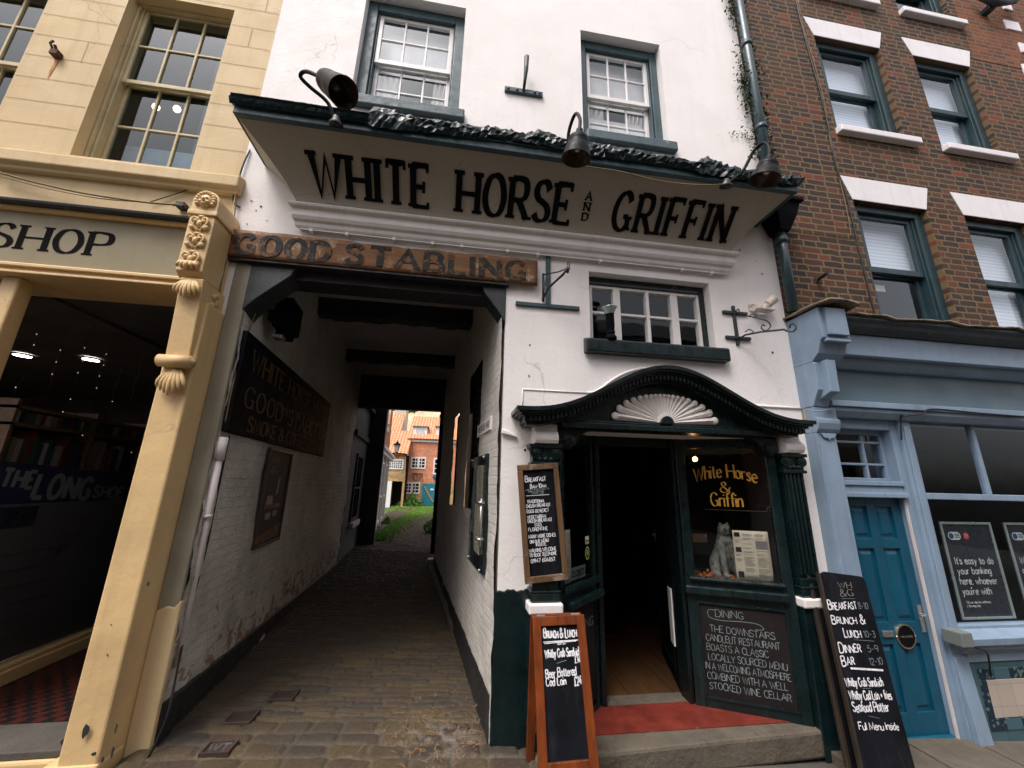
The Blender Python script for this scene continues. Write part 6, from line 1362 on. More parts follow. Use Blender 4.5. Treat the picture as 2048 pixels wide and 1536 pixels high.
t = thing('junction_box', 'tiny dark junction box on the cables beside the carved pilaster head', 'junction box', tuple(at(364, 410, -.03))); c = at(364, 412, -.03); b = MB(); b.box(c.x - .03, c.x + .03, -.06, 0, c.z - .025, c.z + .025); b.build('box', M['cable_black'], t, bevel=.006); b = MB(); b.tube([c + Vector((-.03, -.02, 0)), c + Vector((-.05, -.02, -.02))], .008, 6); b.build('gland', M['cable_black'], t)
# ------------------------------------------------------------------ brown brick building over the blue shopfront
bh = thing('brick_house', 'dark brown brick house with white lintels above a pale blue shopfront', 'building', (5, 0, 0))
cols = [(4.14, 5.09), (5.60, 6.49), (7.75, 8.65)]; rows = [(3.18, 4.70), (5.69, 7.13), (7.95, 9.3)]
HB = [(x0, x1, z0, z1) for (x0, x1) in cols for (z0, z1) in rows]
b = MB(); wall_holes(b, 3.051, 12, 2.3, 10.6, HB, 0, .22); b.build('wall', M['brick_dark'], bh, recalc=False)
b = MB(); b.box(3.06, 12, .222, 8, 10.6, 10.8); b.box(11.9, 12, .222, 8, 0, 10.6); b.box(3.06, 12, 7.9, 8, 0, 10.6); b.build('side_walls_and_roof', M['roof_slate'], bh)
b = MB(); b.prism_y([(6.62, 7.30), (12, 7.30), (12, 10.6), (6.62, 10.6)], -.004, .01); b.build('orange_brick_patch', M['brick_orange'], bh)
b = MB()
for k in range(7): MB().box(7.42 + .1 * (k % 2), 7.68, -.02, .01, 7.2 + k * .42, 7.38 + k * .42).build('quoin', M['lintel'], bh, bevel=.006)
R = random.Random(3)
for (x0, x1) in cols:
    for i, (z0, z1) in enumerate(rows):
        wn = sash_window(bh, x0, x1, z0, z1, 0, .055, M['teal_frame2'], M['teal_frame2'], 1, 1, 1, fw=.10, top=.085, rail=.05, glass='sky_glass', mid=.5,
                         sill=(x0 - .01, x1 + .13, z0 - .105, z0 - .02, .07) if i else None, sillm=M['lintel'])
        b = MB(); b.prism_y([(x0 - .005, z1 + .001), (x1 + .002, z1 + .001), (x1 + .10, z1 + .30), (x0 - .10, z1 + .30)], -.006, .05); b.build('lintel', M['lintel'], wn, bevel=.004)
        if i < 2:
            zlow = z0 if i == 1 or x0 > 5 else z0 + .74
            b = MB(); b.quad((x0, .215, zlow), (x1, .215, zlow), (x1, .215, z1), (x0, .215, z1)); b.build('blind', M['blind'], wn)
        else:
            b = MB(); b.box(x0 + .35, x0 + .37, .12, .15, z0 + .7, z1); b.box(x0 + .62, x0 + .64, .12, .15, z0 + .7, z1); b.build('glazing_bars', M['teal_frame2'], wn)
room(bh, 3.2, 11.8, .222, 3.0, 2.95, 10.3, M['room_mid'])
c = MB(); c.box(4.34, 4.66, .27, .275, 3.78, 3.86); tag(c.build('window_card', M['curtain'], None), 'white card hung inside the lower sash of the first-floor brick window', 'card')
# shopfront
b = MB(); b.box(3.052, 3.24, -.11, .06, -.3, 2.09); b.box(3.06, 3.085, -.118, -.11, .1, 2.0); b.build('pilaster', M['blue'], bh, bevel=.008)
b = MB(); b.prism_x([(.04, 2.09), (-.115, 2.09), (-.135, 2.12), (-.15, 2.17), (-.15, 2.20), (-.125, 2.22), (-.125, 2.31), (.04, 2.31)], 3.051, 3.27); b.prism_y([(3.08, 2.085), (3.24, 2.085), (3.21, 2.045), (3.17, 2.04), (3.16, 2.02), (3.15, 2.04), (3.11, 2.045)], -.125, -.11); b.build('capital', M['blue'], bh, bevel=.005)
b = MB(); b.prism_x([(.04, 2.315), (-.13, 2.315), (-.15, 2.36), (-.20, 2.45), (-.21, 2.68), (-.20, 2.70), (.04, 2.70)], 3.051, 3.20); b.prism_x([(.04, 2.70), (-.19, 2.70), (-.26, 2.76), (-.30, 2.86), (-.33, 2.88), (-.33, 3.16), (.04, 3.16)], 3.051, 3.32)
b.box(3.09, 3.29, -.36, -.33, 2.90, 3.15); b.box(3.075, 3.31, -.345, -.30, 2.845, 2.872); b.prism_x([(-.15, 2.37), (-.265, 2.42), (-.275, 2.70), (-.15, 2.70)], 3.10, 3.19); b.build('console', M['blue'], bh, bevel=.006)
b = MB(); b.grid(14, 8, lambda u, v: (3.02 + .36 * u, -.42 + .42 * v, 3.165 + .055 * (1 - abs(2 * u - 1)) * 1.0 + .012 * math.sin(u * 9 + v * 5) + .03 * v)); b.build('console_lead', M['mossy_lead'], bh, smooth=True, solid=.02)
b = MB(); b.prism_x([(.02, 2.985), (-.24, 2.985), (-.25, 3.0), (-.30, 3.03), (-.31, 3.06), (-.34, 3.08), (-.34, 3.105), (.02, 3.15)], 3.32, 12); b.build('cornice', M['cornice_dark'], bh)
b = MB(); b.grid(90, 5, lambda u, v: (3.32 + 8.68 * u, -.365 + .365 * v, 3.112 + .035 * v + .012 * math.sin(u * 190) * math.sin(u * 37) + .01 * math.sin(u * 71 + v * 3))); b.build('cornice_lead', M['mossy_lead'], bh, smooth=True, solid=.014)
b = MB(); b.box(3.32, 12, -.22, .02, 2.785, 2.984); b.prism_x([(.02, 2.70), (-.10, 2.70), (-.15, 2.74), (-.16, 2.784), (.02, 2.784)], 3.32, 12); b.build('frieze_band', M['blue'], bh, bevel=.006)
b = MB(); b.box(3.20, 12, -.05, .22, 2.39, 2.70); b.build('fascia', M['blue_fascia'], bh)
b = MB(); b.box(3.25, 12, -.125, .22, 2.335, 2.388); b.prism_x([(.22, 2.25), (-.06, 2.25), (-.10, 2.30), (-.10, 2.333), (.22, 2.333)], 3.25, 12); b.build('fascia_moulding', M['blue'], bh, bevel=.005)
# door with its fanlight
b = MB()
for q in ((3.24, 3.33, -.3, 2.25), (3.95, 4.02, -.3, 2.25), (3.33, 3.95, 2.16, 2.25), (3.33, 3.95, 1.575, 1.66)): b.box(q[0], q[1], -.0, .2, q[2], q[3])
b.box(3.32, 3.96, -.03, .05, 1.56, 1.60); b.box(3.32, 3.96, -.015, .05, 1.66, 1.70)
df = b.build('door_frame', M['blue'], bh, bevel=.006)
b = MB()
for q in ((3.33, 3.37, 1.70, 2.16), (3.91, 3.95, 1.70, 2.16), (3.37, 3.91, 1.70, 1.73), (3.37, 3.91, 2.12, 2.16), (3.71, 3.735, 1.73, 2.12), (3.37, 3.71, 1.84, 1.86), (3.735, 3.91, 1.84, 1.86), (3.37, 3.71, 2.04, 2.06), (3.735, 3.91, 2.04, 2.06)): b.box(q[0], q[1], .08, .12, q[2], q[3])
b.build('fanlight', M['blue'], df, bevel=.004); g = MB(); g.quad((3.37, .10, 1.73), (3.91, .10, 1.73), (3.91, .10, 2.12), (3.37, .10, 2.12)); g.build('pane', M['dark_glass'], df)
b = MB(); dx0, dx1, dz0, dz1 = 3.33, 3.945, -.22, 1.575; b.box(dx0, dx1, .07, .10, dz0, dz1); st_w, md = .095, (dx0 + dx1) / 2
for q in ((dx0, dx0 + st_w, dz0, dz1), (dx1 - st_w, dx1, dz0, dz1), (md - .045, md + .045, dz0, dz1), (dx0 + st_w, md - .045, dz1 - .09, dz1), (md + .045, dx1 - st_w, dz1 - .09, dz1)): b.box(q[0], q[1], .052, .07, q[2], q[3])
for za, zb in ((dz0, dz0 + .17), (.42, .58), (1.14, 1.22)):
    b.box(dx0 + st_w, md - .045, .052, .07, za, zb); b.box(md + .045, dx1 - st_w, .052, .07, za, zb)
for xa, xb in ((dx0 + st_w, md - .045), (md + .045, dx1 - st_w)):
    for za, zb in ((dz0 + .17, .42), (.58, 1.14), (1.22, dz1 - .09)): b.prism([(xa + .02, za + .02), (xb - .02, za + .02), (xb - .02, zb - .02), (xa + .02, zb - .02)], lambda a, c: (a, .071, c), lambda a, c, m=(xa + xb) / 2, n=(za + zb) / 2, hx=(xb - xa) / 2, hz=(zb - za) / 2: (m + (a - m) * (1 - .028 / hx), .058, n + (c - n) * (1 - .028 / hz)))
dr = b.build('door', M['blue_door'], bh, bevel=.003)
b = MB(); b.prism_x([(.05, -.26), (-.03, -.26), (-.03, -.235), (.05, -.20)], 3.30, 3.97); b.build('weather_board', M['blue_door'], dr, bevel=.004)
b = MB(); b.lathe([(0, 0), (.088, 0), (.088, .008), (.078, .012), (.076, .009), (0, .009)], (3.715, .052, .475), (0, -1, 0), 26); b.build('round_plate', M['black'], dr, smooth=False)
b = MB(); b.lathe([(.080, .0), (.090, .0), (.090, .012), (.080, .012)], (3.715, .052, .475), (0, -1, 0), 26); text(b, 'HANDMADE', plane((3.655, .0425, .468), (1, 0, 0), (0, 0, 1)), 0, 0, .014, u1=.12, stem=.2, seg=2); b.ball((3.628, .045, .475), .008); b.ball((3.802, .045, .475), .008); b.build('plate_ring', M['brass'], dr)
b = MB(); b.box(3.50, 3.60, .038, .052, .475, .52); b.build('letter_plate', M['steel'], dr, bevel=.003)
b = MB(); b.box(3.885, 3.925, .044, .052, .50, .70); b.tube([(3.905, .05, .635), (3.905, .01, .635), (3.84, .0, .63)], .009, 8); b.build('handle', M['steel'], dr, bevel=.002)
b = MB(); b.box(3.945, 3.955, .0, .02, -.25, 1.55); b.build('draught_strip', M['conduit'], df)
# mullion, display window, sill, tiled stallriser
b = MB(); b.box(4.02, 4.14, -.03, .2, -.3, 2.25); b.box(4.05, 4.11, -.042, -.03, .55, 2.2); b.prism_x([(-.03, -.3), (-.09, -.3), (-.06, .1), (-.045, .34), (-.03, .36)], 4.02, 4.14); b.build('mullion', M['blue'], bh, bevel=.008)
b = MB(); b.box(4.14, 8.5, -.02, .06, 1.555, 1.61); b.box(4.87, 4.91, .0, .05, 1.61, 2.25); b.box(5.7, 5.74, .0, .05, 1.61, 2.25); b.box(6.6, 6.66, -.01, .06, .5, 2.25); b.build('display_window', M['blue'], bh, bevel=.006)
dw = bpy.data.objects['display_window']
g = MB(); g.quad((4.14, .03, .55), (8.5, .03, .55), (8.5, .03, 1.56), (4.14, .03, 1.56)); g.quad((4.14, .025, 1.61), (8.5, .025, 1.61), (8.5, .025, 2.25), (4.14, .025, 2.25)); g.build('pane', M['dark_glass'], dw)
b = MB(); b.prism_x([(.06, .37), (-.05, .37), (-.06, .40), (-.09, .41), (-.095, .44), (-.12, .45), (-.125, .50), (-.02, .535), (-.02, .56), (.06, .56)], 4.10, 12); b.box(4.14, 12, -.045, .06, .31, .369); b.build('window_sill', M['blue'], bh, bevel=.004)
b = MB(); b.box(4.14, 12, -.035, .06, -.4, .309); b.build('stall_riser', M['tile_blue'], bh)
b = MB(); x = 4.21
def tiles(nm, mat, L):
    b = MB()
    for q in L: b.box(q[0], q[1], -.041, -.03, q[2], q[3])
    return b.build(nm, mat, bh, bevel=.003)
tiles('border_tiles', M['tile_navy'], [(4.21, 6.3, .185, .262)]); tiles('border_tiles', M['tile_navy'], [(4.21, 6.3, -.155, -.075)]); tiles('border_tiles', M['tile_navy'], [(4.21, 4.272, -.073, .183)]); tiles('white_tiles', M['tile_white'], [(4.274, 6.3, -.073, .183)])
b = MB(); b.box(4.14, 8.6, 2.9, 3.0, .2, 2.3); b.build('shop_back_wall', M['room_mid'], bh); room(bh, 4.0, 8.6, .2, 3.0, -.2, 2.4, M['room_dark'], 'shop_room'); room(bh, 3.25, 4.0, .2, 3.0, -.2, 2.3, M['room_dark'], 'hall')
def poster(x0, lines, small, label):
    t = thing('bank_poster', label, 'poster', (x0 + .28, .1, .56), 'bank posters in the blue shop window'); x1 = x0 + .56; z0, z1 = .565, 1.36; y = .10
    b = MB(); b.box(x0, x1, y, y + .008, z0, z1); b.build('sheet', M['bank_poster'], t)
    b = MB()
    for q in ((x0, x0 + .02, z0, z1), (x1 - .02, x1, z0, z1), (x0 + .02, x1 - .02, z1 - .02, z1), (x0 + .02, x1 - .02, z0, z0 + .02)): b.box(q[0], q[1], y - .012, y - .001, q[2], q[3])
    b.build('frame', M['alu'], t, bevel=.002)
    fr = plane((x0, y - .0015, z0), (1, 0, 0), (0, 0, 1)); b = MB()
    for i, s in enumerate(lines): b = MB(); text(b, s, fr, .075, .44 - .082 * i, .056, stem=.14, xs=.95, track=.17, seg=5); b.build('lettering', M['poster_text'], t)
    for i, s in enumerate(small): b = MB(); text(b, s, fr, .085, .125 - .028 * i, .018, stem=.13, xs=.72, seg=2); b.build('small_print', M['poster_text'], t)
    b = MB(); P = [(.10 + .034 * math.cos(a), .675 + .034 * math.sin(a)) for a in np.linspace(PI / 2, 3 * PI / 2, 10)] + [(.17 + .034 * math.cos(a), .675 + .034 * math.sin(a)) for a in np.linspace(-PI / 2, PI / 2, 10)]
    b.add([fr(*p, .001) for p in P], [tuple(range(20))]); lg = b.build('round_badge', M['poster_text'], t)
    b = MB(); b.add([fr(.10 + .026 * math.cos(a), .675 + .026 * math.sin(a), .002) for a in np.linspace(0, 2 * PI, 20)[:-1]], [tuple(range(19))]); b.build('badge_disc', M['badge_blue'], lg)
    b = MB()
    for i in range(3): line(b, fr, (.138, .69 - .014 * i), (.19, .69 - .014 * i), .007, .002)
    b.build('badge_lines', M['badge_blue'], lg)
    b = MB(); b.add([fr(.262 + .034 * math.cos(a), .675 + .034 * math.sin(a), .001) for a in np.linspace(0, 2 * PI, 22)[:-1]], [tuple(range(21))]); rb = b.build('round_badge', M['badge_red'], t)
    b = MB()
    for i in range(3): line(b, fr, (.24, .688 - .012 * i), (.284, .688 - .012 * i), .004, .002)
    b.build('badge_lines', M['poster_text'], rb)
poster(4.375, ("It's easy to do", 'your banking', 'here, whoever', "you're with"), ('Talk to us today about withdrawing', 'or depositing money.'), "dark bank poster reading It's easy to do your banking here")
poster(5.085, ('Withdraw', 'cash here,', 'whenever'), ('Ask inside today',), 'second dark bank poster, cut by the right edge of the photo')
t = thing('alarm_box', 'small grey-green box on the blue window sill corner', 'box', (4.0, -.1, .47)); b = MB(); b.box(3.965, 4.075, -.16, -.03, .455, .56); b.build('case', M['grey_plastic'], t, bevel=.008); b = MB(); b.tube([(4.07, -.08, .46), (4.2, -.13, .42), (4.26, -.10, .38), (4.30, -.06, .22)], .006, 6); b.build('lead_wire', M['cable_black'], t, smooth=True)
cable([(1803, 880, -.05), (1802, 835, -.08), (1812, 832, -.13), (1845, 828, -.14), (1865, 818, -.13), (1960, 826, -.13), (2048, 833, -.13)], .006, M['cable_black'], 'black cable clipped along the underside of the blue fascia')
cable([(1592, 0, -.02), (1602, 45, -.02), (1622, 120, -.02), (1642, 190, -.02), (1657, 255, -.02), (1672, 330, -.02), (1695, 400, -.02), (1718, 500, -.02), (1740, 590, -.02), (1755, 645, -.03), (1762, 652, -.1)], .0075, M['cable_black'], 'long dark cable wandering down the brown brick beside the windows')
cable([(1596, 0, -.015), (1608, 60, -.015), (1626, 118, -.015), (1648, 200, -.015), (1660, 280, -.015), (1672, 330, -.015), (1688, 395, -.015), (1700, 455, -.015), (1696, 472, -.015), (1650, 465, -.015), (1560, 455, -.03)], .004, M['cable'], 'thin brown cable looping on the brown brick back to the hopper')
cable([(1590, 640, -.02), (1596, 720, -.02), (1606, 800, -.02), (1612, 845, -.03)], .014, M['cable_tan'], 'bundle of yellowed cables down the joint between white wall and blue pilaster')
cable([(1612, 820, -.13), (1635, 822, -.17), (1668, 818, -.14)], .005, M['blue'], 'blue-painted cable wrapped across the blue capital')
t = thing('iron_pin', 'short iron pin sticking out of the brown brick above the blue console', 'bracket', (3.55, 0, 3.65)); b = MB(); c = at(1635, 560, 0); b.tube([c, c + Vector((-.06, -.16, -.02))], .016, 8); b.build('pin', M['iron'], t); b = MB(); b.box(c.x - .03, c.x + .03, -.012, 0, c.z - .03, c.z + .03); b.build('plate', M['rust'], t)
t = thing('brick_overflow', 'dark pipe bend poking out high at the top right of the orange brick', 'pipe', tuple(at(1990, 5, -.1))); b = MB(); b.tube([at(1960, -10, -.1), at(1992, 6, -.14), at(2030, 0, -.1)], .05, 10); b.build('bend', M['cornice_dark'], t, smooth=True); b = MB(); c = at(1992, 6, -.14); b.box(c.x - .05, c.x + .05, -.1, 0, c.z - .03, c.z + .03); b.build('clip', M['iron'], t)
# ------------------------------------------------------------------ the yard beyond the passage
def house_shell(name, label, cat, x0, x1, y0, y1, z0, z1, mat, extra=None):
    t = thing(name, label, cat, ((x0 + x1) / 2, (y0 + y1) / 2, z0)); b = MB(); b.box(x0, x1, y0, y1, z0, z1); b.build('wall', mat, t); return t
# dark painted house along the left of the lane
t = thing('lane_house', 'dark grey painted house along the left of the lane just beyond the passage', 'building', (-3, 7.5, 0))
b = MB(); b.prism_z([(lw(5.52) + .02, 5.52), (lw(9.6) + .02, 9.6), (-7, 9.6), (-7, 5.52)], -.3, 7.5); b.build('wall', M['brick_grey'], t)
for z, pj, hh in ((2.55, .06, .12), (3.35, .12, .1), (4.0, .10, .14)):
    b = MB(); b.prism_z([(lw(5.6) + .02, 5.6), (lw(5.6) + .02 + pj, 5.6), (lw(9.6) + .02 + pj, 9.6), (lw(9.6) + .02, 9.6)], z, z + hh); b.build('moulding', M['dark_stone'], t, bevel=.01)
b = MB(); O = Vector((lw(6.2) + .02, 6.2, 0))
for q in ((0, .07, .72, 2.2), (.83, .9, .72, 2.2), (.07, .83, 2.13, 2.2), (.07, .83, .72, .79), (.43, .46, .79, 2.13), (.07, .83, 1.42, 1.46)): b.obox(O, UL, Zv, NL, *q, .0, .04)
wn = b.build('window', M['dark_stone'], t); b = MB(); b.obox(O, UL, Zv, NL, .07, .83, .79, 2.13, .002, .01); b.build('pane', M['black_glass'], wn); b = MB(); b.obox(O, UL, Zv, NL, -.06, .98, .60, .71, .0, .11); b.build('sill', M['conduit'], wn, bevel=.01)
b = MB(); O = Vector((lw(8.2) + .02, 8.2, 0)); b.obox(O, UL, Zv, NL, 0, .8, -.2, 2.0, .0, .03); b.build('door', M['black'], t, bevel=.01); b = MB(); b.obox(O, UL, Zv, NL, -.1, .95, 2.1, 2.5, .0, .10); b.build('door_hood', M['dark_stone'], t, bevel=.02)
b = MB(); O = Vector((lw(7.6) + .02, 7.6, 0))
for k in range(7): b.obox(O, UL, Zv, NL, .1 + .22 * k, .24 + .22 * k, 4.2, 5.1, .0, .03)
b.build('white_slats', M['white_frame'], t)
# white shopfront with red brick over
t = thing('white_front_house', 'house with a white panelled front and red brick over, left of the lane', 'building', (-3.5, 12, 0))
b = MB(); b.prism_z([(lw(9.62) + .05, 9.62), (lw(16) + .02, 16), (-7, 16), (-7, 9.62)], -.3, 2.6); b.build('wall', M['buff_wall'], t)
b = MB(); b.prism_z([(lw(9.62) - .0, 9.62), (lw(16) - .05, 16), (-7, 16), (-7, 9.62)], 2.6, 7.4); b.build('upper_wall', M['brick_red_y'], t)
b = MB(); b.prism_z([(lw(9.7) + .05, 9.7), (lw(9.7) + .30, 9.7), (lw(16) + .25, 16), (lw(16), 16)], 2.62, 2.74); b.prism_z([(lw(9.7) + .05, 9.7), (lw(9.7) + .22, 9.7), (lw(16) + .18, 16), (lw(16), 16)], 2.5, 2.618); b.build('cornice', M['white_frame'], t, bevel=.02)
b = MB(); O = Vector((lw(9.9) + .05, 9.9, 0))
for i in range(4):
    y = .1 + i * 1.5; b.obox(O, UL, Zv, NL, y, y + .14, -.1, 2.5, .0, .08)
    if i < 3:
        b.obox(O, UL, Zv, NL, y + .2, y + .25, .1, 2.3, .0, .04); b.obox(O, UL, Zv, NL, y + 1.33, y + 1.38, .1, 2.3, .0, .04); b.obox(O, UL, Zv, NL, y + .25, y + 1.33, 1.0, 1.08, .0, .04); b.obox(O, UL, Zv, NL, y + .25, y + 1.33, 2.22, 2.3, .0, .04); b.obox(O, UL, Zv, NL, y + .25, y + 1.33, .1, .2, .0, .04)
b.build('panelling', M['white_frame'], t, bevel=.008)
b = MB(); O = Vector((lw(12.2) + .01, 12.2, 0)); b.obox(O, UL, Zv, NL, 0, .9, 3.5, 5.4, .0, .08); wn = b.build('window', M['white_frame'], t); b = MB(); b.obox(O, UL, Zv, NL, .1, .8, 3.6, 5.3, .08, .085); b.build('pane', M['black_glass'], wn)
t = thing('lane_downpipe', 'black downpipe on the white-fronted house in the lane', 'drainpipe', (lw(10.2), 10.2, 0)); b = MB(); x = lw(9.75) + .2; b.tube([(x, 9.75, 6.5), (x, 9.75, 3.0), (x + .03, 9.75, .0)], .05, 8); b.build('pipe', M['black'], t, smooth=True); b = MB(); b.box(x - .05, x + .09, 9.68, 9.82, -.05, .12); b.build('shoe', M['iron'], t)
b = MB(); b.prism_z([(-2.45, 10), (-1.95, 10.2), (-2.2, 13.5), (-2.7, 13.5)], -.16, -.02); struct(b.build('path_slab', M['dark_stone'], bevel=.02)).name = 'yard_path'
# unseen block added right of the lane to keep it in shade
b = MB(); b.box(.35, 3.0, YE + .2, 9, -.3, 4.2); b.build('lane_shade_block', M['brick_grey'], inn)
# red brick house across the yard
YH = 28.0
P_ = lambda px, py, y=YH: at(px, py, y)
red = thing('red_brick_house', 'bright red brick house with white windows and a turquoise gate across the yard', 'building', (-1, YH, -.12))
xl = P_(812, 960).x; ze = P_(820, 879).z; zc = P_(840, 965).z
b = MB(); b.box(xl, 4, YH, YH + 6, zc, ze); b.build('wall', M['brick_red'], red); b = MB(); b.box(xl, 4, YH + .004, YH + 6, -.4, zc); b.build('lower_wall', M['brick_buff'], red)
b = MB(); b.box(xl - .1, 4, YH - .12, YH + .1, ze - .16, ze + .06); b.build('eaves_board', M['white_frame'], red)
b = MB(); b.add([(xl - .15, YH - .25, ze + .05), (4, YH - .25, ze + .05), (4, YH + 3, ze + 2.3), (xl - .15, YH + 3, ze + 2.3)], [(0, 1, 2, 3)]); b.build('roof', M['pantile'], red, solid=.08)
b = MB(); b.add([(xl, YH, ze), (xl, YH + 6, ze), (xl, YH + 3, ze + 2.2)], [(0, 1, 2)]); b.build('gable', M['white_frame'], red)
for a0, a1 in ((826, 855), (872, 890)):
    q0, q1 = P_(a0, 876, YH + .4), P_(a1, 855, YH + .4); b = MB(); b.box(q0.x, q1.x, YH + .3, YH + 2.2, ze + .1, q1.z); dm = b.build('dormer', M['white_frame'], red); b = MB(); b.box(q0.x - .1, q1.x + .1, YH + .2, YH + 2.3, q1.z, q1.z + .07); b.build('dormer_roof', M['roof_slate'], dm); b = MB(); b.box(q0.x + .2, q1.x - .2, YH + .29, YH + .31, ze + .3, q1.z - .15); b.build('pane', M['pale_glass'], dm)
def cottage_window(par, p0, p1, y, nx, ny, sillm=None, bar=.05, gap=None):
    x0, z1, x1, z0 = p0.x, p0.z, p1.x, p1.z; f = MB(); w_ = .1
    f.box(x0, x0 + w_, y - .05, y + .03, z0, z1); f.box(x1 - w_, x1, y - .05, y + .03, z0, z1); f.box(x0 + w_, x1 - w_, y - .048, y + .03, z1 - w_, z1); f.box(x0 + w_, x1 - w_, y - .048, y + .03, z0, z0 + w_)
    for k in range(1, nx): xx = x0 + w_ + (x1 - x0 - 2 * w_) * k / nx; bw = bar if not (gap and k == gap) else .16; f.box(xx - bw / 2, xx + bw / 2, y - .045, y + .02, z0 + w_, z1 - w_)
    for k in range(1, ny): zz = z0 + w_ + (z1 - z0 - 2 * w_) * k / ny; f.box(x0 + w_, x1 - w_, y - .04, y + .015, zz - bar / 2, zz + bar / 2)
    wn = f.build('window', M['white_frame'], par); g = MB(); g.box(x0 + w_, x1 - w_, y - .02, y - .01, z0 + w_, z1 - w_); g.build('pane', M['black_glass'], wn); return wn
cottage_window(red, P_(823, 914), P_(851, 938), YH, 4, 3, gap=2); cottage_window(red, P_(808, 964), P_(839, 988), YH, 4, 3, gap=2); wn = cottage_window(red, P_(868, 916), P_(884, 949), YH, 2, 3)
q0, q1 = P_(866, 949), P_(886, 955); b = MB(); b.box(q0.x, q1.x, YH - .2, YH, q1.z, q0.z); b.build('flower_trough', M['gate_blue'], red)
q0, q1 = P_(845, 967), P_(886, 1011); b = MB(); n = 14
for i in range(n): xa = q0.x + (q1.x - q0.x) * i / n; b.box(xa, xa + (q1.x - q0.x) / n - .012, YH - .06, YH + .02, q1.z, q0.z)
gt = b.build('gate', M['gate_blue'], red); b = MB(); a_, c_ = P_(849, 973, YH - .07), P_(866, 1004, YH - .07); d_ = (c_ - a_).normalized(); e_ = Vector((-d_.z, 0, d_.x)); b.obox(a_, d_, e_, Vector((0, -1, 0)), 0, (c_ - a_).length, -.05, .05, 0, .04); b.build('brace', M['wood_bar'], gt); b = MB(); q = P_(864, 979, YH - .07); b.box(q.x - .12, q.x + .12, YH - .075, YH - .06, q.z - .06, q.z + .06); b.build('notice', M['white_frame'], gt)
t = thing('hay_rack', 'rusty half-round hay rack on the red brick wall', 'rack', tuple(P_(835, 952))); a_, c_ = P_(825, 947), P_(845, 947); b = MB(); b.tube([a_ + Vector((0, -.05, 0)), c_ + Vector((0, -.05, 0))], .025, 6); m_ = (a_ + c_) / 2; hw = (c_.x - a_.x) / 2
b.tube([Vector((m_.x + hw * math.cos(a), YH - .3 * abs(math.sin(a)), m_.z + .55 * math.sin(a))) for a in np.linspace(PI, 2 * PI, 14)], .025, 6); b.build('rim', M['rust'], t); b = MB()
for k in range(1, 7): x = a_.x + (c_.x - a_.x) * k / 7; b.tube([(x, YH - .05, m_.z), (x, YH - .2, m_.z - .5 * math.sqrt(max(.05, 1 - ((x - m_.x) / hw) ** 2)))], .014, 5)
b.build('bars', M['rust'], t)
# the little alley house with the lantern
YA = 26.5; al = thing('alley_house', 'small buff house with a dark alley door beside the red brick house', 'building', (-5, YA, -.1)); Q = lambda px, py: at(px, py, YA)
x0, x1 = Q(745, 960).x, Q(810, 960).x; zt = Q(800, 908).z; d0, d1 = Q(781, 962), Q(801, 1009)
b = MB(); wall_holes(b, x0, x1, -.4, zt, [(d0.x, d1.x, -.2, d0.z)], YA, 1.4); b.build('wall', M['brick_buff'], al, recalc=False); b = MB(); b.box(x0, x1, YA + 1.4, YA + 5, -.4, zt); b.build('alley_dark', M['room_dark'], al)
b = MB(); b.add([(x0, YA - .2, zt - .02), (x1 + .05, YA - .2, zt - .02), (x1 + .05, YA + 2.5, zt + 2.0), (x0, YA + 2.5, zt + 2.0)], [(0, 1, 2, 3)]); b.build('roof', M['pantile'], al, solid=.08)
cottage_window(al, Q(777, 918), Q(806, 939), YA, 6, 4, bar=.05); q0, q1 = Q(776, 962), Q(779, 1008); b = MB(); b.box(q0.x, q1.x + .03, YA - .04, YA + .02, -.2, q0.z); b.build('white_jamb', M['white_frame'], al)
b = MB(); q = Q(775, 985); b.box(x0, q.x, YA - .03, YA, -.2, Q(775, 962).z); b.build('ochre_panel', M['ochre'], al)
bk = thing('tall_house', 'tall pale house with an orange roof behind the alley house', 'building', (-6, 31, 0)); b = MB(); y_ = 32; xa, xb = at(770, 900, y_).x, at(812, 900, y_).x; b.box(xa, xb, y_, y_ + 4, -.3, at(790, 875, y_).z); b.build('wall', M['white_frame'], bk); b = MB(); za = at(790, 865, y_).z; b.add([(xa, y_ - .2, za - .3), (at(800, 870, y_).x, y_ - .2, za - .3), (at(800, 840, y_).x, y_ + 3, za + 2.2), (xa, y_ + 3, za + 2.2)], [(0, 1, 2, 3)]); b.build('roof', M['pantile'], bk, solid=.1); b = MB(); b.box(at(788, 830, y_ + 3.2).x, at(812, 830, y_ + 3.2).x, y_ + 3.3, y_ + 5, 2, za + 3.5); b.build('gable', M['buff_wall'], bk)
ln = thing('street_lantern', 'black iron lantern on a bracket arm in front of the alley house', 'street lamp', tuple(Q(793, 912))); YL = 25.6; S_ = lambda px, py: at(px, py, YL); c = S_(793, 905); tp = S_(793, 880)
hgt = tp.z - c.z; b = MB(); b.lathe([(.06, 0), (.10, .03), (.05, .06)], c, (0, 0, 1), 8); b.lathe([(.26, hgt * .58), (.30, hgt * .60), (.16, hgt * .74), (.10, hgt * .76), (.09, hgt * .84), (.03, hgt * .88), (.02, hgt * 1.0), (0, hgt)], c, (0, 0, 1), 8)
for k in range(4): a = PI / 4 + k * PI / 2; b.tube([c + Vector((.12 * math.cos(a), .12 * math.sin(a), .05)), c + Vector((.25 * math.cos(a), .25 * math.sin(a), hgt * .59))], .016, 5)
b.build('cage', M['black'], ln); b = MB(); b.lathe([(.11, .05), (.235, hgt * .58)], c, (0, 0, 1), 4); b.build('panes', M['frost_pale'], ln)
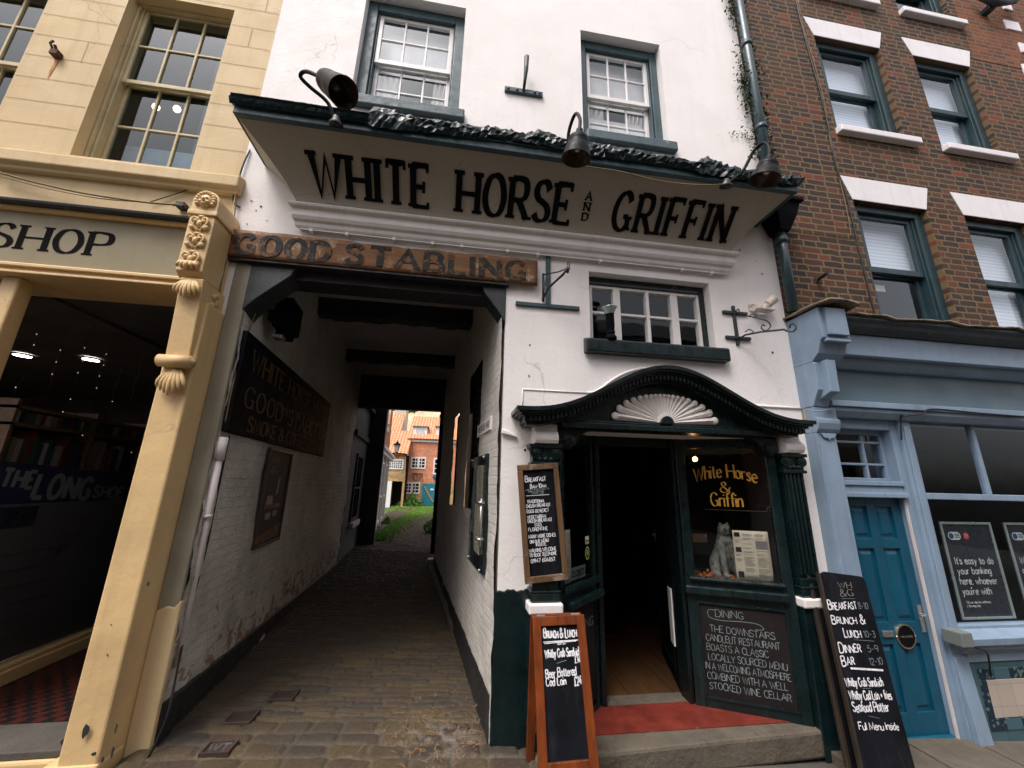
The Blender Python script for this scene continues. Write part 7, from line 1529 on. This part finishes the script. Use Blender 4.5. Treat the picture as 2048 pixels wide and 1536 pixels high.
b = MB(); e = S_(812, 908); s_ = S_(772, 907); b.tube([s_, c + Vector((0, 0, -.03)), e], .035, 6); b.tube([e, e + Vector((.06, 0, -.2)), S_(810, 1000)], .045, 8); b.tube([S_(800, 909), S_(796, 915), S_(788, 912), S_(786, 908)], .025, 6); b.build('arm', M['black'], ln)
# hillside behind
def hill(u, v):
    x = -16 + 30 * u; y = 37 + 14 * v; z = .5 + 15 * v ** .55; k = float(fbm(np.array([x * .35]), np.array([v * 7.0]))[0]) - .5
    return (x, y + k * 3.2, z + k * 1.2)
b = MB(); b.grid(70, 40, hill); struct(b.build('hillside', M['hill'], smooth=True))
R = random.Random(77)
def shrub(name, label, c, r, h, n, mat, cat='shrub', s0=.03, s1=.07, group=None):
    t = thing(name, label, cat, tuple(c), group); b = MB()
    for i in range(n):
        a = R.uniform(0, 2 * PI); q = R.random() ** .5; zz = R.random(); rr = r * q * (math.sin(min(1, zz * 1.25 + .15) * PI) * .75 + .3); leafquad(b, (c[0] + rr * math.cos(a), c[1] + rr * math.sin(a) * .7, c[2] + h * zz * (1 - .3 * q)), R.uniform(s0, s1), R)
    b.build('leaves', mat, t, recalc=False); b = MB()
    for k in range(6): a = k * 1.05; b.tube([(c[0], c[1], c[2] - .02), (c[0] + r * .35 * math.cos(a), c[1] + r * .3 * math.sin(a), c[2] + h * .5), (c[0] + r * .6 * math.cos(a), c[1] + r * .5 * math.sin(a), c[2] + h * .8)], [.018, .012, .006], 5)
    b.build('stems', M['wood_bar'], t)
q = P_(823, 1010, YH - .8); shrub('shrub', 'rounded leafy shrub at the foot of the red brick house', (q.x, YH - .8, -.12), .85, 1.0, 900, M['leaf_bright'], s0=.06, s1=.12)
q = P_(806, 1010, YH - .9); shrub('shrub', 'low leafy shrub by the alley door', (q.x, YH - .9, -.12), .65, .45, 500, M['leaf_bright'], s0=.05, s1=.1)
q = at(874, 1040, 10.5); shrub('shrub', 'bright green bush spilling out at the right side of the yard', (-.42, 11.0, -.05), .50, 1.0, 1500, M['leaf_bright'], s0=.03, s1=.07)
shrub('shrub', 'small weeds against the white panelled front', (lw(14) + .3, 14, -.1), .35, .35, 260, M['leaf_bright'], s0=.03, s1=.06)
q = at(788, 822, 38); shrub('shrub', 'tuft of green on the stony hillside above the roofs', (at(812, 822, 38.5).x, 38.2, at(812, 826, 38.5).z), 1.3, 1.6, 500, M['leaf_bright'], s0=.1, s1=.25)
# grass along the cobbles
b = MB()
def blade(x, y, h):
    z = gz(x, y) - .015; a = R.uniform(0, PI); dx, dy = math.cos(a) * .012, math.sin(a) * .012; ox, oy = R.uniform(-.04, .04), R.uniform(-.04, .04); b.add([(x - dx, y - dy, z), (x + dx, y + dy, z), (x + ox, y + oy, z + h)], [(0, 1, 2)])
for i in range(16000):
    y = 8.5 + 18.5 * R.random() ** 1.2; xc = lw(min(y, 16)) + .25 + .04 * (y - 9); wd = .45 + .05 * (y - 8)
    x = xc + abs(R.gauss(0, .5)) * wd
    if R.random() < .35 + .65 * float(vnoise(np.array([x * 2.2]), np.array([y * .8]))[0]): blade(x, y, R.uniform(.03, .09) * (1 + (y - 8) * .03))
for i in range(6000):
    y = R.uniform(19, 27.5); x = R.uniform(-4.5, -.6); blade(x, y, R.uniform(.04, .12)) if float(vnoise(np.array([x * 1.3 + 5]), np.array([y * .7]))[0]) > .5 else None
for i in range(5000):
    y = R.uniform(11, 26); x = -.35 - .03 * (y - 10) - abs(R.gauss(0, .16)); blade(x, y, R.uniform(.05, .14))
tag(b.build('grass', M['grass'], None, recalc=False), 'bright grass growing along the cobbles in the sunny yard', 'grass', None, 'stuff')

# ------------------------------------------------------------------ houses across the street, behind the camera: seen only in the window reflections
def across(label, x0, x1, h, mat, seed):
    t = thing('opposite_house', label, 'building', ((x0 + x1) / 2, -7.6, 0)); R = random.Random(seed); Y = -7.6; hs = []
    n = max(2, int((x1 - x0) / 1.8)); st = (x1 - x0) / n
    for z in (3.6, 6.2):
        if z + 1.6 > h: continue
        for i in range(n): hs.append((x0 + st * (i + .27), x0 + st * (i + .73), z, z + 1.5))
    b = MB(); wall_holes(b, x0, x1, -.5, h, hs, Y, -.2); b.build('wall', mat, t, recalc=False)
    b = MB(); b.box(x0, x1, Y - 6, Y - .6, -.5, h - .05); b.build('rear_wall', M['grey_wall'], t)
    b = MB(); b.add([(x0, Y + .25, h - .05), (x1, Y + .25, h - .05), (x1, Y - 3, h + 1.9), (x0, Y - 3, h + 1.9)], [(0, 1, 2, 3)]); b.build('roof', M['roof_slate'], t, solid=.1)
    for hx in hs:
        f = MB(); f.box(hx[0], hx[0] + .07, Y - .19, Y - .12, hx[2], hx[3]); f.box(hx[1] - .07, hx[1], Y - .19, Y - .12, hx[2], hx[3]); f.box(hx[0] + .07, hx[1] - .07, Y - .188, Y - .122, hx[3] - .07, hx[3]); f.box(hx[0] + .07, hx[1] - .07, Y - .188, Y - .122, hx[2], hx[2] + .07); f.box(hx[0] + .07, hx[1] - .07, Y - .186, Y - .124, (hx[2] + hx[3]) / 2 - .03, (hx[2] + hx[3]) / 2 + .03)
        wn = f.build('window', M['white_frame'], t); g = MB(); g.quad((hx[0], Y - .165, hx[2]), (hx[1], Y - .165, hx[2]), (hx[1], Y - .165, hx[3]), (hx[0], Y - .165, hx[3])); g.build('pane', M['black_glass'], wn)
    b = MB(); b.box(x0 + .4, x1 - .4, Y, Y + .12, 2.5, 3.0); b.box(x0 + .4, x0 + .6, Y, Y + .12, 0, 2.5); b.box(x1 - .6, x1 - .4, Y, Y + .12, 0, 2.5); b.build('shopfront', M['olive'], t); b = MB(); b.box(x0 + .6, x1 - .6, Y + .002, Y + .03, .5, 2.5); b.build('shop_glass', M['black_glass'], t)
    c = MB(); cx = x0 + (x1 - x0) * .75; c.box(cx - .5, cx + .5, Y - 3.3, Y - 2.6, h + 1.0, h + 3.0); ch = c.build('chimney', M['brick_dark'], t)
    c = MB()
    for k in (-.28, 0, .28): c.lathe([(.12, 0), (.10, .5), (.13, .52), (.13, .56), (0, .56)], (cx + k, Y - 2.95, h + 3.0), (0, 0, 1), 10)
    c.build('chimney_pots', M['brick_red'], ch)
across('white house across the street, seen only as a reflection in the dark glass', -9, -2.2, 6.6, M['buff_wall'], 1); across('grey house across the street, reflected in the bay window', -2.2, 4.2, 7.2, M['grey_wall'], 2); across('pale house with chimney pots, mirrored in the brick house windows', 4.2, 13, 6.2, M['buff_wall'], 3)
